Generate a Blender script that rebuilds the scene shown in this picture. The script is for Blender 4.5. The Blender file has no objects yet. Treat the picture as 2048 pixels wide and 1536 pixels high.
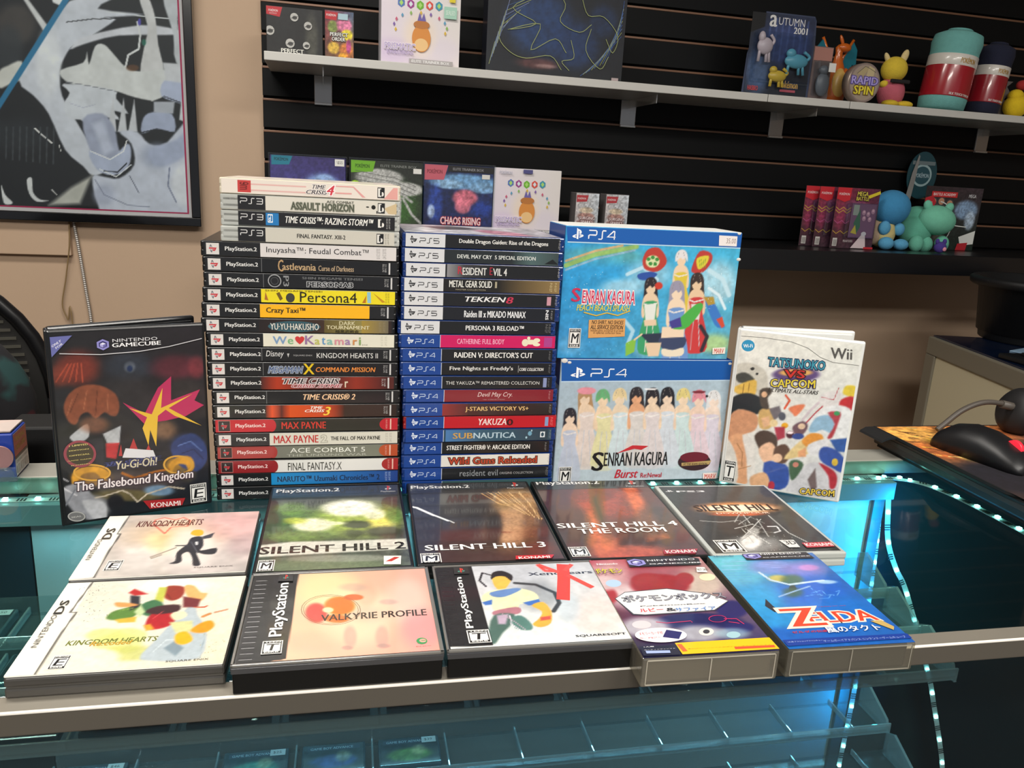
import bpy, bmesh, math, random
import numpy as np
from mathutils import Matrix, Vector
random.seed(7)
SC=bpy.context.scene; COL=SC.collection
ZC=1.0          # height of the counter top above the floor
CAMM=[[0.977217, 0.001389, -0.21224], [-0.205432, 0.257515, -0.944184], [0.053344, 0.966273, 0.251933]]
CAMH=0.34430
FPX=1585.48

# ---------------------------------------------------------------- camera, world, lights, exposure
cd=bpy.data.cameras.new('camera'); co=bpy.data.objects.new('camera',cd); COL.objects.link(co)
cd.sensor_width=36; cd.lens=FPX/2048*36; cd.clip_start=.02; cd.clip_end=40
m=Matrix(CAMM).to_4x4(); m.translation=Vector((0,0,ZC+CAMH)); co.matrix_world=m; SC.camera=co
SC.view_settings.view_transform='Standard'; SC.view_settings.look='None'; SC.view_settings.gamma=1; SC.view_settings.use_curve_mapping=False
SC.view_settings.exposure=0.06
w=bpy.data.worlds.new('world'); SC.world=w; w.use_nodes=True
w.node_tree.nodes['Background'].inputs[0].default_value=(.9,.93,1,1); w.node_tree.nodes['Background'].inputs[1].default_value=.3
def area(name,loc,sx,sy,power,col=(1,.955,.89),rot=(0,0,0)):
    l=bpy.data.lights.new(name,'AREA'); l.shape='RECTANGLE'; l.size=sx; l.size_y=sy; l.energy=power; l.color=col
    o=bpy.data.objects.new(name,l); COL.objects.link(o); o.location=loc; o.rotation_euler=rot; return o
TROFFERS=[(-.55,.95,1.25,.32,26),(-.4,-1.5,1.25,.5,88),(1.15,-.75,1.25,.5,46)]
for i,(x,y,sx,sy,p) in enumerate(TROFFERS): area('ceiling_lamp_light',(x,y,ZC+1.655),sx,sy,p)
CYAN=(.34,.82,1.0)
area('strip_glow',(.18,.868,ZC-.0462),1.04,.010,1.4,CYAN,(math.radians(-28),0,0))
area('strip_glow',(.735,.835,ZC-.22),.008,.36,1.0,(.0,.38,1.0),(math.radians(90),0,math.radians(38)))
area('strip_glow',(.772,.72,ZC-.035),.012,.3,.8,(.05,.8,.9),(0,math.radians(-20),0))
area('strip_glow',(.16,.54,ZC-.09),1.1,.01,.8,(.45,.8,.95),(math.radians(20),0,0))
# ---------------------------------------------------------------- helpers
def s2l(c):
    c=np.asarray(c,float); return np.where(c<=.04045,c/12.92,((c+.055)/1.055)**2.4)
def hx(h): return np.array([int(h[i:i+2],16)/255 for i in (0,2,4)])
def lin(h): return tuple(float(v) for v in s2l(hx(h)))+(1.,)
_M={}
def mat(name,col='808080',rough=.5,metal=0,coat=0,spec=.5,emit=0,noise=0,nscale=20,bump=0,bscale=200,trans=0):
    if name in _M: return _M[name]
    m=bpy.data.materials.new(name); m.use_nodes=True; nt=m.node_tree; b=nt.nodes['Principled BSDF']
    b.inputs['Base Color'].default_value=lin(col); b.inputs['Roughness'].default_value=rough; b.inputs['Metallic'].default_value=metal
    b.inputs['Coat Weight'].default_value=coat; b.inputs['Coat Roughness'].default_value=.08; b.inputs['Specular IOR Level'].default_value=spec
    b.inputs['Transmission Weight'].default_value=trans
    if emit: b.inputs['Emission Color'].default_value=lin(col); b.inputs['Emission Strength'].default_value=emit
    tc=nt.nodes.new('ShaderNodeTexCoord')
    if noise:
        n=nt.nodes.new('ShaderNodeTexNoise'); n.inputs['Scale'].default_value=nscale; n.inputs['Detail'].default_value=5
        mx=nt.nodes.new('ShaderNodeMix'); mx.data_type='RGBA'; c=s2l(hx(col))
        mx.inputs[6].default_value=tuple(np.clip(c*(1-noise),0,1))+(1,); mx.inputs[7].default_value=tuple(np.clip(c*(1+noise),0,1))+(1,)
        nt.links.new(tc.outputs['Object'],n.inputs['Vector']); nt.links.new(n.outputs['Fac'],mx.inputs[0]); nt.links.new(mx.outputs[2],b.inputs['Base Color'])
    if bump:
        n=nt.nodes.new('ShaderNodeTexNoise'); n.inputs['Scale'].default_value=bscale; bp=nt.nodes.new('ShaderNodeBump'); bp.inputs['Strength'].default_value=bump; bp.inputs['Distance'].default_value=.002
        nt.links.new(tc.outputs['Object'],n.inputs['Vector']); nt.links.new(n.outputs['Fac'],bp.inputs['Height']); nt.links.new(bp.outputs['Normal'],b.inputs['Normal'])
    _M[name]=m; return m
def printmat(name,rough=.4,coat=.35,bump=0):
    if name in _M: return _M[name]
    m=mat(name,'808080',rough,coat=coat,bump=bump,bscale=9); nt=m.node_tree; a=nt.nodes.new('ShaderNodeAttribute'); a.attribute_name='ink'
    nt.links.new(a.outputs['Color'],nt.nodes['Principled BSDF'].inputs['Base Color']); return m
def clearmat(name,tint,gloss=.12,milk=0.,milkcol='cfe8ee',rough=.03):
    if name in _M: return _M[name]
    m=bpy.data.materials.new(name); m.use_nodes=True; nt=m.node_tree; nt.nodes.clear()
    out=nt.nodes.new('ShaderNodeOutputMaterial'); t=nt.nodes.new('ShaderNodeBsdfTransparent'); t.inputs[0].default_value=lin(tint)
    g=nt.nodes.new('ShaderNodeBsdfGlossy'); g.inputs['Roughness'].default_value=rough; g.inputs[0].default_value=(1,1,1,1)
    lw=nt.nodes.new('ShaderNodeLayerWeight'); lw.inputs['Blend'].default_value=.12
    mp=nt.nodes.new('ShaderNodeMath'); mp.operation='MULTIPLY_ADD'; mp.inputs[1].default_value=.75; mp.inputs[2].default_value=gloss
    geo=nt.nodes.new('ShaderNodeNewGeometry'); inv=nt.nodes.new('ShaderNodeMath'); inv.operation='SUBTRACT'; inv.inputs[0].default_value=1; nt.links.new(geo.outputs['Backfacing'],inv.inputs[1])
    fr=nt.nodes.new('ShaderNodeMath'); fr.operation='MULTIPLY'; nt.links.new(mp.outputs[0],fr.inputs[0]); nt.links.new(inv.outputs[0],fr.inputs[1])
    nt.links.new(lw.outputs['Fresnel'],mp.inputs[0]); mx=nt.nodes.new('ShaderNodeMixShader'); nt.links.new(fr.outputs[0],mx.inputs[0])
    last=t.outputs[0]
    if milk:
        d=nt.nodes.new('ShaderNodeBsdfDiffuse'); d.inputs[0].default_value=lin(milkcol); m2=nt.nodes.new('ShaderNodeMixShader'); m2.inputs[0].default_value=milk
        nt.links.new(last,m2.inputs[1]); nt.links.new(d.outputs[0],m2.inputs[2]); last=m2.outputs[0]
    nt.links.new(last,mx.inputs[1]); nt.links.new(g.outputs[0],mx.inputs[2]); nt.links.new(mx.outputs[0],out.inputs[0])
    _M[name]=m; return m
def tag(o,label=None,cat=None,group=None,kind=None):
    if label: o['label']=label
    if cat: o['category']=cat
    if group: o['group']=group
    if kind: o['kind']=kind
    return o
def empty(name,loc=(0,0,0),rz=0,label=None,cat=None,group=None,rot=None):
    o=bpy.data.objects.new(name,None); COL.objects.link(o); o.empty_display_size=.02
    o.location=loc; o.rotation_euler=rot if rot else (0,0,rz); return tag(o,label,cat,group)
def link(name,me,m,parent=None,loc=(0,0,0),rot=(0,0,0)):
    o=bpy.data.objects.new(name,me); COL.objects.link(o); me.materials.append(m); o.location=loc; o.rotation_euler=rot
    if parent: o.parent=parent
    return o
class MB:
    def __init__(s): s.b=bmesh.new()
    def box(s,x0,x1,y0,y1,z0,z1,bev=0,seg=2,M=None):
        r=bmesh.ops.create_cube(s.b,size=1); vs=r['verts']
        bmesh.ops.scale(s.b,vec=(abs(x1-x0),abs(y1-y0),abs(z1-z0)),verts=vs); bmesh.ops.translate(s.b,vec=((x0+x1)/2,(y0+y1)/2,(z0+z1)/2),verts=vs)
        if bev:
            es=list({e for v in vs for e in v.link_edges}); r=bmesh.ops.bevel(s.b,geom=es,offset=bev,segments=seg,affect='EDGES',profile=.5)
            vs=list({v for f in r['faces'] for v in f.verts}|{v for v in vs if v.is_valid})
        if M: bmesh.ops.transform(s.b,matrix=M,verts=[v for v in vs if v.is_valid])
        return s
    def ell(s,c,r,u=20,v=14,M=None,smooth=True):
        q=bmesh.ops.create_uvsphere(s.b,u_segments=u,v_segments=v,radius=1); vs=q['verts']
        bmesh.ops.scale(s.b,vec=r,verts=vs)
        if M: bmesh.ops.transform(s.b,matrix=M,verts=vs)
        bmesh.ops.translate(s.b,vec=c,verts=vs)
        for f in {f for w_ in vs for f in w_.link_faces}: f.smooth=smooth
        return s
    def cyl(s,c,r1,r2,h,seg=32,M=None,cap=True):
        q=bmesh.ops.create_cone(s.b,cap_ends=cap,segments=seg,radius1=r1,radius2=r2,depth=h); vs=q['verts']
        if M: bmesh.ops.transform(s.b,matrix=M,verts=vs)
        bmesh.ops.translate(s.b,vec=c,verts=vs)
        for f in {f for w_ in vs for f in w_.link_faces}:
            if len(f.verts)==4: f.smooth=True
        return s
    def prism(s,pts,z0,z1,M=None):
        a=[s.b.verts.new((x,y,z0)) for x,y in pts]; c=[s.b.verts.new((x,y,z1)) for x,y in pts]; n=len(pts)
        s.b.faces.new(a[::-1]); s.b.faces.new(c)
        for i in range(n): s.b.faces.new((a[i],a[(i+1)%n],c[(i+1)%n],c[i]))
        if M: bmesh.ops.transform(s.b,matrix=M,verts=a+c)
        return s
    def lathe(s,prof,seg=40,c=(0,0,0),M=None,sx=1,sy=1):
        rings=[]
        for r,z in prof: rings.append([s.b.verts.new((r*sx*math.cos(2*math.pi*i/seg)+c[0],r*sy*math.sin(2*math.pi*i/seg)+c[1],z+c[2])) for i in range(seg)])
        for a,b_ in zip(rings,rings[1:]):
            for i in range(seg):
                f=s.b.faces.new((a[i],a[(i+1)%seg],b_[(i+1)%seg],b_[i])); f.smooth=True
        s.b.faces.new(rings[0][::-1]); s.b.faces.new(rings[-1])
        if M: bmesh.ops.transform(s.b,matrix=M,verts=[v for r in rings for v in r])
        return s
    def tube(s,pts,r,seg=8):
        pts=[Vector(p) for p in pts]; rings=[]; N=Vector((0,0,1))
        for i,p in enumerate(pts):
            t=(pts[min(i+1,len(pts)-1)]-pts[max(i-1,0)]).normalized()
            a=t.cross(Vector((.13,.97,.2))).normalized(); b_=t.cross(a)
            rr=r[i] if isinstance(r,(list,tuple)) else r
            rings.append([s.b.verts.new(p+a*rr*math.cos(2*math.pi*k/seg)+b_*rr*math.sin(2*math.pi*k/seg)) for k in range(seg)])
        for a,b_ in zip(rings,rings[1:]):
            for i in range(seg):
                f=s.b.faces.new((a[i],a[(i+1)%seg],b_[(i+1)%seg],b_[i])); f.smooth=True
        s.b.faces.new(rings[0][::-1]); s.b.faces.new(rings[-1]); return s
    def ribbon(s,pts,w,nrm,t=.0006):
        pts=[Vector(p) for p in pts]; n=Vector(nrm).normalized(); L=[]
        for i,p in enumerate(pts):
            d=(pts[min(i+1,len(pts)-1)]-pts[max(i-1,0)]).normalized(); a=d.cross(n).normalized()
            L.append([s.b.verts.new(p+a*w/2),s.b.verts.new(p-a*w/2),s.b.verts.new(p-a*w/2-n*t),s.b.verts.new(p+a*w/2-n*t)])
        for a,b_ in zip(L,L[1:]):
            for i in range(4): s.b.faces.new((a[i],a[(i+1)%4],b_[(i+1)%4],b_[i]))
        s.b.faces.new(L[0][::-1]); s.b.faces.new(L[-1]); return s
    def build(s,name,m,parent=None,loc=(0,0,0),rot=(0,0,0)):
        bmesh.ops.recalc_face_normals(s.b,faces=s.b.faces)
        me=bpy.data.meshes.new(name); s.b.to_mesh(me); s.b.free(); return link(name,me,m,parent,loc,rot)
def spline(pts,n=8):
    P=[np.array(p,float) for p in pts]; P=[2*P[0]-P[1]]+P+[2*P[-1]-P[-2]]; out=[]
    for i in range(1,len(P)-2):
        for k in range(n):
            t=k/n; a,b_,c,d=P[i-1:i+3]
            out.append(tuple(.5*((2*b_)+(-a+c)*t+(2*a-5*b_+4*c-d)*t*t+(-a+3*b_-3*c+d)*t**3)))
    out.append(tuple(P[-2])); return out
RX=lambda a:Matrix.Rotation(math.radians(a),4,'X'); RY=lambda a:Matrix.Rotation(math.radians(a),4,'Y'); RZ=lambda a:Matrix.Rotation(math.radians(a),4,'Z')
# ---------------------------------------------------------------- printed sheets: a raster of ink colours plus crisp shapes and lettering, all in millimetres
_TX={}
def txmesh(s,b=0,sh=0,off=0,st=0):
    if any(ord(c)>0x2fff for c in s): b=0; off=off*.5
    k=(s,b,sh,off,st)
    if k in _TX: return _TX[k]
    cu=bpy.data.curves.new('t','FONT'); cu.body=s; cu.size=1; cu.resolution_u=2; cu.shear=sh; cu.offset=(.014 if b else 0)+off; cu.fill_mode='BOTH'
    if b: cu.space_character=1.06
    o=bpy.data.objects.new('t',cu); COL.objects.link(o); bpy.context.view_layer.update()
    me=bpy.data.meshes.new_from_object(o.evaluated_get(bpy.context.evaluated_depsgraph_get()))
    V=np.array([v.co[:2] for v in me.vertices]) if len(me.vertices) else np.zeros((0,2)); Fc=[tuple(p.vertices) for p in me.polygons]
    bpy.data.objects.remove(o); bpy.data.curves.remove(cu); bpy.data.meshes.remove(me)
    _TX[k]=(V,Fc); return _TX[k]
def vnoise(X,Y,sx,sy,seed):
    rs=np.random.RandomState(seed); G=rs.rand(64,64); x=X/sx; y=Y/sy
    xi=np.floor(x).astype(int); yi=np.floor(y).astype(int); fx=x-xi; fy=y-yi; fx=fx*fx*(3-2*fx); fy=fy*fy*(3-2*fy)
    g=lambda a,b_:G[a%64,b_%64]
    return (g(xi,yi)*(1-fx)+g(xi+1,yi)*fx)*(1-fy)+(g(xi,yi+1)*(1-fx)+g(xi+1,yi+1)*fx)*fy
def polyd(X,Y,P,closed):
    d=np.full(X.shape,1e9); n=len(P); inside=np.zeros(X.shape,bool)
    for i in range(n if closed else n-1):
        a=P[i]; b_=P[(i+1)%n]; e=b_-a; t=np.clip(((X-a[0])*e[0]+(Y-a[1])*e[1])/(e@e+1e-9),0,1)
        d=np.minimum(d,np.hypot(X-a[0]-t*e[0],Y-a[1]-t*e[1]))
        if closed and abs(e[1])>1e-9:
            c=((a[1]<=Y)&(b_[1]>Y))|((b_[1]<=Y)&(a[1]>Y)); inside^=c&(X<a[0]+(Y-a[1])/e[1]*e[0])
    return d,inside
def raster(ops,X,Y,W,H):
    img=np.zeros(X.shape+(3,)); img[:]=.5
    def over(a,c): img[:]=img*(1-a[...,None])+hx(c)*a[...,None]
    for o in ops:
        t=o[0]
        if t=='bg':
            tl,tr,bl,br=[hx(c) for c in o[1:5]]; u=(X/W)[...,None]; v=(Y/H)[...,None]; img[:]=(tl*(1-u)+tr*u)*v+(bl*(1-u)+br*u)*(1-v)
        elif t=='b':
            cx,cy,ax,ay,ex,ey,col,soft,al=o[1:]; det=ax*ey-ay*ex
            if abs(det)<1e-6: continue
            p=((X-cx)*ey-(Y-cy)*ex)/det; q=(-(X-cx)*ay+(Y-cy)*ax)/det; r=np.hypot(p,q)
            k=np.clip((1+soft*.35-r)/(soft+.02),0,1); over(k*k*(3-2*k)*al,col)
        elif t in 'pq':
            P=np.array(o[1]).reshape(-1,2)
            if t=='q': n_=len(P); P=np.array([.5*(2*P[i]+(P[(i+1)%n_]-P[i-1])*u+(2*P[i-1]-5*P[i]+4*P[(i+1)%n_]-P[(i+2)%n_])*u*u+(-P[i-1]+3*P[i]-3*P[(i+1)%n_]+P[(i+2)%n_])*u**3) for i in range(n_) for u in (0,.33,.67)])
            d,ins=polyd(X,Y,P,True); s=o[3] if len(o)>3 else .6; over(np.clip(.5-np.where(ins,-d,d)/s,0,1),o[2])
        elif t=='l':
            P=np.array(o[1]).reshape(-1,2); d,_=polyd(X,Y,P,False); over(np.clip((o[2]/2-d)/max(.5,o[2]*.3)+.5,0,1),o[3])
        elif t=='g': img[:]=img*o[1]
        elif t=='n':
            amp,sc,seed=o[1:]; n=vnoise(X+900,Y+900,sc,sc,seed)*.6+vnoise(X+900,Y+900,sc*.4,sc*.4,seed+1)*.4; img[:]*=(1+amp*(n-.5)*2)[...,None]
    return np.clip(img,0,1)
class Sheet:
    def __init__(s,W,H,mg=2.,x0=None,y0=None,dz=.03):
        s.W=W; s.H=H; s.x0=mg if x0 is None else x0; s.y0=mg if y0 is None else y0; s.x1=W-mg; s.y1=H-mg; s.V=[]; s.C=[]; s.F=[]; s.n=0; s.z=0.; s.dz=dz
    def add(s,V,Fc,C,z=None):
        V=np.asarray(V,float)
        if not len(V): return
        V=np.stack([np.clip(V[:,0],s.x0,s.x1),np.clip(V[:,1],s.y0,s.y1)],1)
        z=s.z if z is None else z; s.V.append(np.c_[V,np.full(len(V),z)]); C=np.asarray(C,float); C=np.broadcast_to(C,(len(V),3)); s.C.append(s2l(C)); s.F+= [tuple(i+s.n for i in f) for f in Fc]; s.n+=len(V)
    def grid(s,ops,step):
        nx=max(2,int((s.x1-s.x0)/step)+1); ny=max(2,int((s.y1-s.y0)/step)+1)
        X,Y=np.meshgrid(np.linspace(s.x0,s.x1,nx),np.linspace(s.y0,s.y1,ny)); I=raster(ops,X,Y,s.W,s.H)
        F=[(j*nx+i,j*nx+i+1,(j+1)*nx+i+1,(j+1)*nx+i) for j in range(ny-1) for i in range(nx-1)]
        s.add(np.c_[X.ravel(),Y.ravel()],F,I.reshape(-1,3)); s.z+=s.dz
    def up(s): s.z+=s.dz
    def poly(s,P,c): s.up(); P=np.array(P,float).reshape(-1,2); s.add(P,[tuple(range(len(P)))],hx(c))
    def rect(s,x0,y0,x1,y1,c,c2=None):
        s.up(); a=hx(c); b_=hx(c2 or c); s.add([(x0,y0),(x1,y0),(x1,y1),(x0,y1)],[(0,1,2,3)],[a,b_,b_,a])
    def ellipse(s,cx,cy,a,b_,c,n=36):
        s.up(); t=np.linspace(0,2*np.pi,n,endpoint=False); s.add(np.array([cx,cy])+np.outer(np.cos(t),a)+np.outer(np.sin(t),b_),[tuple(range(n))],hx(c))
    def line(s,P,w,c):
        s.up(); P=np.array(P,float).reshape(-1,2); n=len(P); V=[]
        for i in range(n):
            d=P[min(i+1,n-1)]-P[max(i-1,0)]; d/=np.hypot(*d)+1e-9
            if 0<i<n-1:
                d1=P[i]-P[i-1]; d1/=np.hypot(*d1)+1e-9; k=1/max(.5,abs(d1@d))
            else: k=1
            q=np.array([-d[1],d[0]])*w/2*k; V+=[P[i]+q,P[i]-q]
        s.add(V,[(2*i,2*i+1,2*i+3,2*i+2) for i in range(n-1)],hx(c))
    def text(s,t,O,U,V,c,op={}):
        b_=op.get('b',0); sh=op.get('sh',0); M0,_=txmesh(t,0,sh)
        if not len(M0): return
        lo=M0.min(0)-(np.array([.022,0]) if b_ else 0); sz=np.maximum(M0.max(0)+(np.array([.022,0]) if b_ else 0)-lo,1e-6); O,U,V=map(np.array,(O,U,V))
        for off,cc in ([(.07,op['o'])] if 'o' in op else [])+[(0,c)]:
            M,Fc=txmesh(t,0,sh,off)
            for k in ((-.022,0,.022) if b_ else (0,)):
                s.up(); q=(M+np.array([k,0])-lo)/sz; s.add(O+np.outer(q[:,0],U)+np.outer(q[:,1],V),Fc,hx(cc))
        if op.get('st'):
            for k in range(5): s.line([O+U*(k*.2)+V*(.3+.1*(k%3)),O+U*(k*.2+.2)+V*(.35+.1*((k+1)%3))],.35,'8a8a80' if sum(hx(c))<1 else '5c5c5c')
    def tx(s,t,x0,y0,x1,y1,c,op={}): s.text(t,(x0,y0),(x1-x0,0),(0,y1-y0),c,op)
    def rating(s,L,x0,y0,x1,y1):
        w=x1-x0;h=y1-y0; s.rect(x0,y0,x1,y1,'e8e6e0'); s.rect(x0+w*.05,y0+h*.04,x1-w*.05,y1-h*.04,'1c1c1c'); s.rect(x0+w*.1,y0+h*.19,x1-w*.1,y1-h*.2,'ecebe6')
        s.tx(L,x0+w*.2,y0+h*.25,x1-w*.18,y1-h*.26,'18181a',{'sh':.1}); s.tx(L,x0+w*.23,y0+h*.25,x1-w*.15,y1-h*.26,'18181a',{'sh':.1}); s.tx({'M':'MATURE 17+','T':'TEEN','E':'EVERYONE'}[L],x0+w*.1,y1-h*.16,x1-w*.1,y1-h*.06,'e8e8e4',{'b':1}); s.tx('ESRB',x0+w*.15,y0+h*.06,x1-w*.15,y0+h*.16,'e8e8e4',{'b':1})
    def ps(s,x0,y0,x1,y1,c1,c2,rot=0):
        w=x1-x0;h=y1-y0
        def m(P):
            P=np.array(P,float)
            if rot: P=np.c_[P[:,1],1-P[:,0]]
            return np.c_[x0+P[:,0]*w,y0+P[:,1]*h]
        s.poly(m([(0,.24),(.1,.34),(.34,.44),(.34,.34),(.18,.27),(.34,.22),(.34,.12),(.12,.14)]),c2)
        s.poly(m([(.62,.12),(.88,.22),(1,.32),(.92,.42),(.62,.44),(.62,.34),(.84,.32),(.62,.24)]),c2)
        s.poly(m([(.38,.04),(.54,0),(.54,.86),(.38,1)]),c1)
        s.poly(m([(.54,.9),(.7,.82),(.8,.68),(.78,.52),(.66,.46),(.6,.5),(.6,.72),(.54,.76)]),c1)
    def word(s,t,x0,y0,x1,y1,c):
        w=(x1-x0);h=(y1-y0); lw=h*.13
        def L(P,a,b_): s.line([(x0+w*(a+(b_-a)*p),y0+h*q) for p,q in P],lw,c)
        L([(.0,1),(.9,1),(1,.9),(1,.55),(.9,.46),(.1,.46),(0,.38),(0,0)],0,.29)
        L([(0,0),(.42,0),(.5,.1),(.5,.9),(.58,1),(1,1)],.36,.64)
        d=t[-1]
        if d=='4': L([(.86,0),(.86,1),(.74,1),(0,.3),(1,.3)],.7,1)
        elif d=='5': L([(1,1),(0,1),(0,.54),(.9,.54),(1,.45),(1,.1),(.9,0),(0,0)],.72,1)
        else:
            L([(0,1),(.9,1),(1,.9),(1,.1),(.9,0),(0,0)],.72,1); L([(.1,.5),(1,.5)],.72,1)
    def gc(s,x0,y0,x1,y1):
        w=x1-x0;h=y1-y0; m=lambda P:[(x0+w*a,y0+h*b_) for a,b_ in P]
        s.poly(m([(.5,1),(.95,.76),(.95,.26),(.5,0),(.05,.26),(.05,.76)]),'8c88c8'); s.poly(m([(.5,.84),(.8,.68),(.8,.34),(.5,.18),(.2,.34),(.2,.68)]),'34306c')
        s.poly(m([(.5,.7),(.72,.58),(.5,.48),(.28,.58)]),'dcdcf0'); s.poly(m([(.28,.58),(.5,.48),(.5,.24),(.28,.36)]),'a8a4d8'); s.poly(m([(.72,.58),(.5,.48),(.5,.24),(.72,.36)]),'6c68a8')
    def crisp(s,ops):
        for o in ops:
            t=o[0]
            if t=='P': s.poly(o[1],o[2])
            elif t=='L': s.line(o[1],o[2],o[3])
            elif t=='E': s.ellipse(o[1],o[2],(o[3],o[4]),(o[5],o[6]),o[7])
            elif t=='T': s.text(o[1],o[2:4],o[4:6],o[6:8],o[8],o[9])
            elif t=='M': s.rating(o[1],*o[2:6])
            elif t=='PS': s.ps(*o[1:5],*o[5])
            elif t=='W': s.word(o[1],*o[2:6],o[6])
            elif t=='GC': s.gc(*o[1:5])
            elif t=='spk':
                q=np.array(o[1:9]).reshape(4,2); rs=np.random.RandomState(int(o[9])); V=[];F=[]
                s.up()
                for k in range(o[9]):
                    a,b_=rs.rand(2); p=(q[0]*(1-a)+q[1]*a)*(1-b_)+(q[3]*(1-a)+q[2]*a)*b_; r=.3+rs.rand()*.8; an=rs.rand()*3
                    V+=[p+r*np.array([math.cos(an),math.sin(an)]),p+r*.5*np.array([math.cos(an+2),math.sin(an+2)]),p+r*np.array([math.cos(an+3.6),math.sin(an+3.6)])]; F.append((3*k,3*k+1,3*k+2))
                s.add(V,F,hx(o[10]))
    def build(s,name,parent,O,U,V,m=None,lift=.00012):
        me=bpy.data.meshes.new(name); P=np.concatenate(s.V)/1000; U,V,O=map(lambda a:np.array(a,float),(U,V,O)); N=np.cross(U,V)
        W=O+np.outer(P[:,0],U)+np.outer(P[:,1],V)+np.outer(P[:,2]+lift,N); me.from_pydata(W.tolist(),[],s.F)
        C=np.concatenate(s.C); at=me.color_attributes.new('ink','FLOAT_COLOR','POINT'); at.data.foreach_set('color',np.c_[C,np.ones(len(C))].ravel().astype('f')); me.update()
        return link(name,me,m or printmat('printed_sleeve'),parent)
def cover(key,W,H,mg=3.,step=1.,x0=None,extra=None):
    s=Sheet(W,H,mg,x0=x0); s.grid(ART[key],step); s.crisp(ART[key])
    if extra: extra(s)
    return s
POSES={"DS1":[-0.1436,0.6884,0.0008],"DS2":[-0.1431,0.5599,-0.0183],"VP":[0.0005,0.5449,-0.0103],"XG":[0.1451,0.5426,-0.0256],"SH2":[-0.0039,0.7187,-0.0063],"SH3":[0.1357,0.7184,-0.0297],"SH4":[0.2731,0.7127,-0.036],"DP":[0.411,0.6975,-0.0526]}
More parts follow.
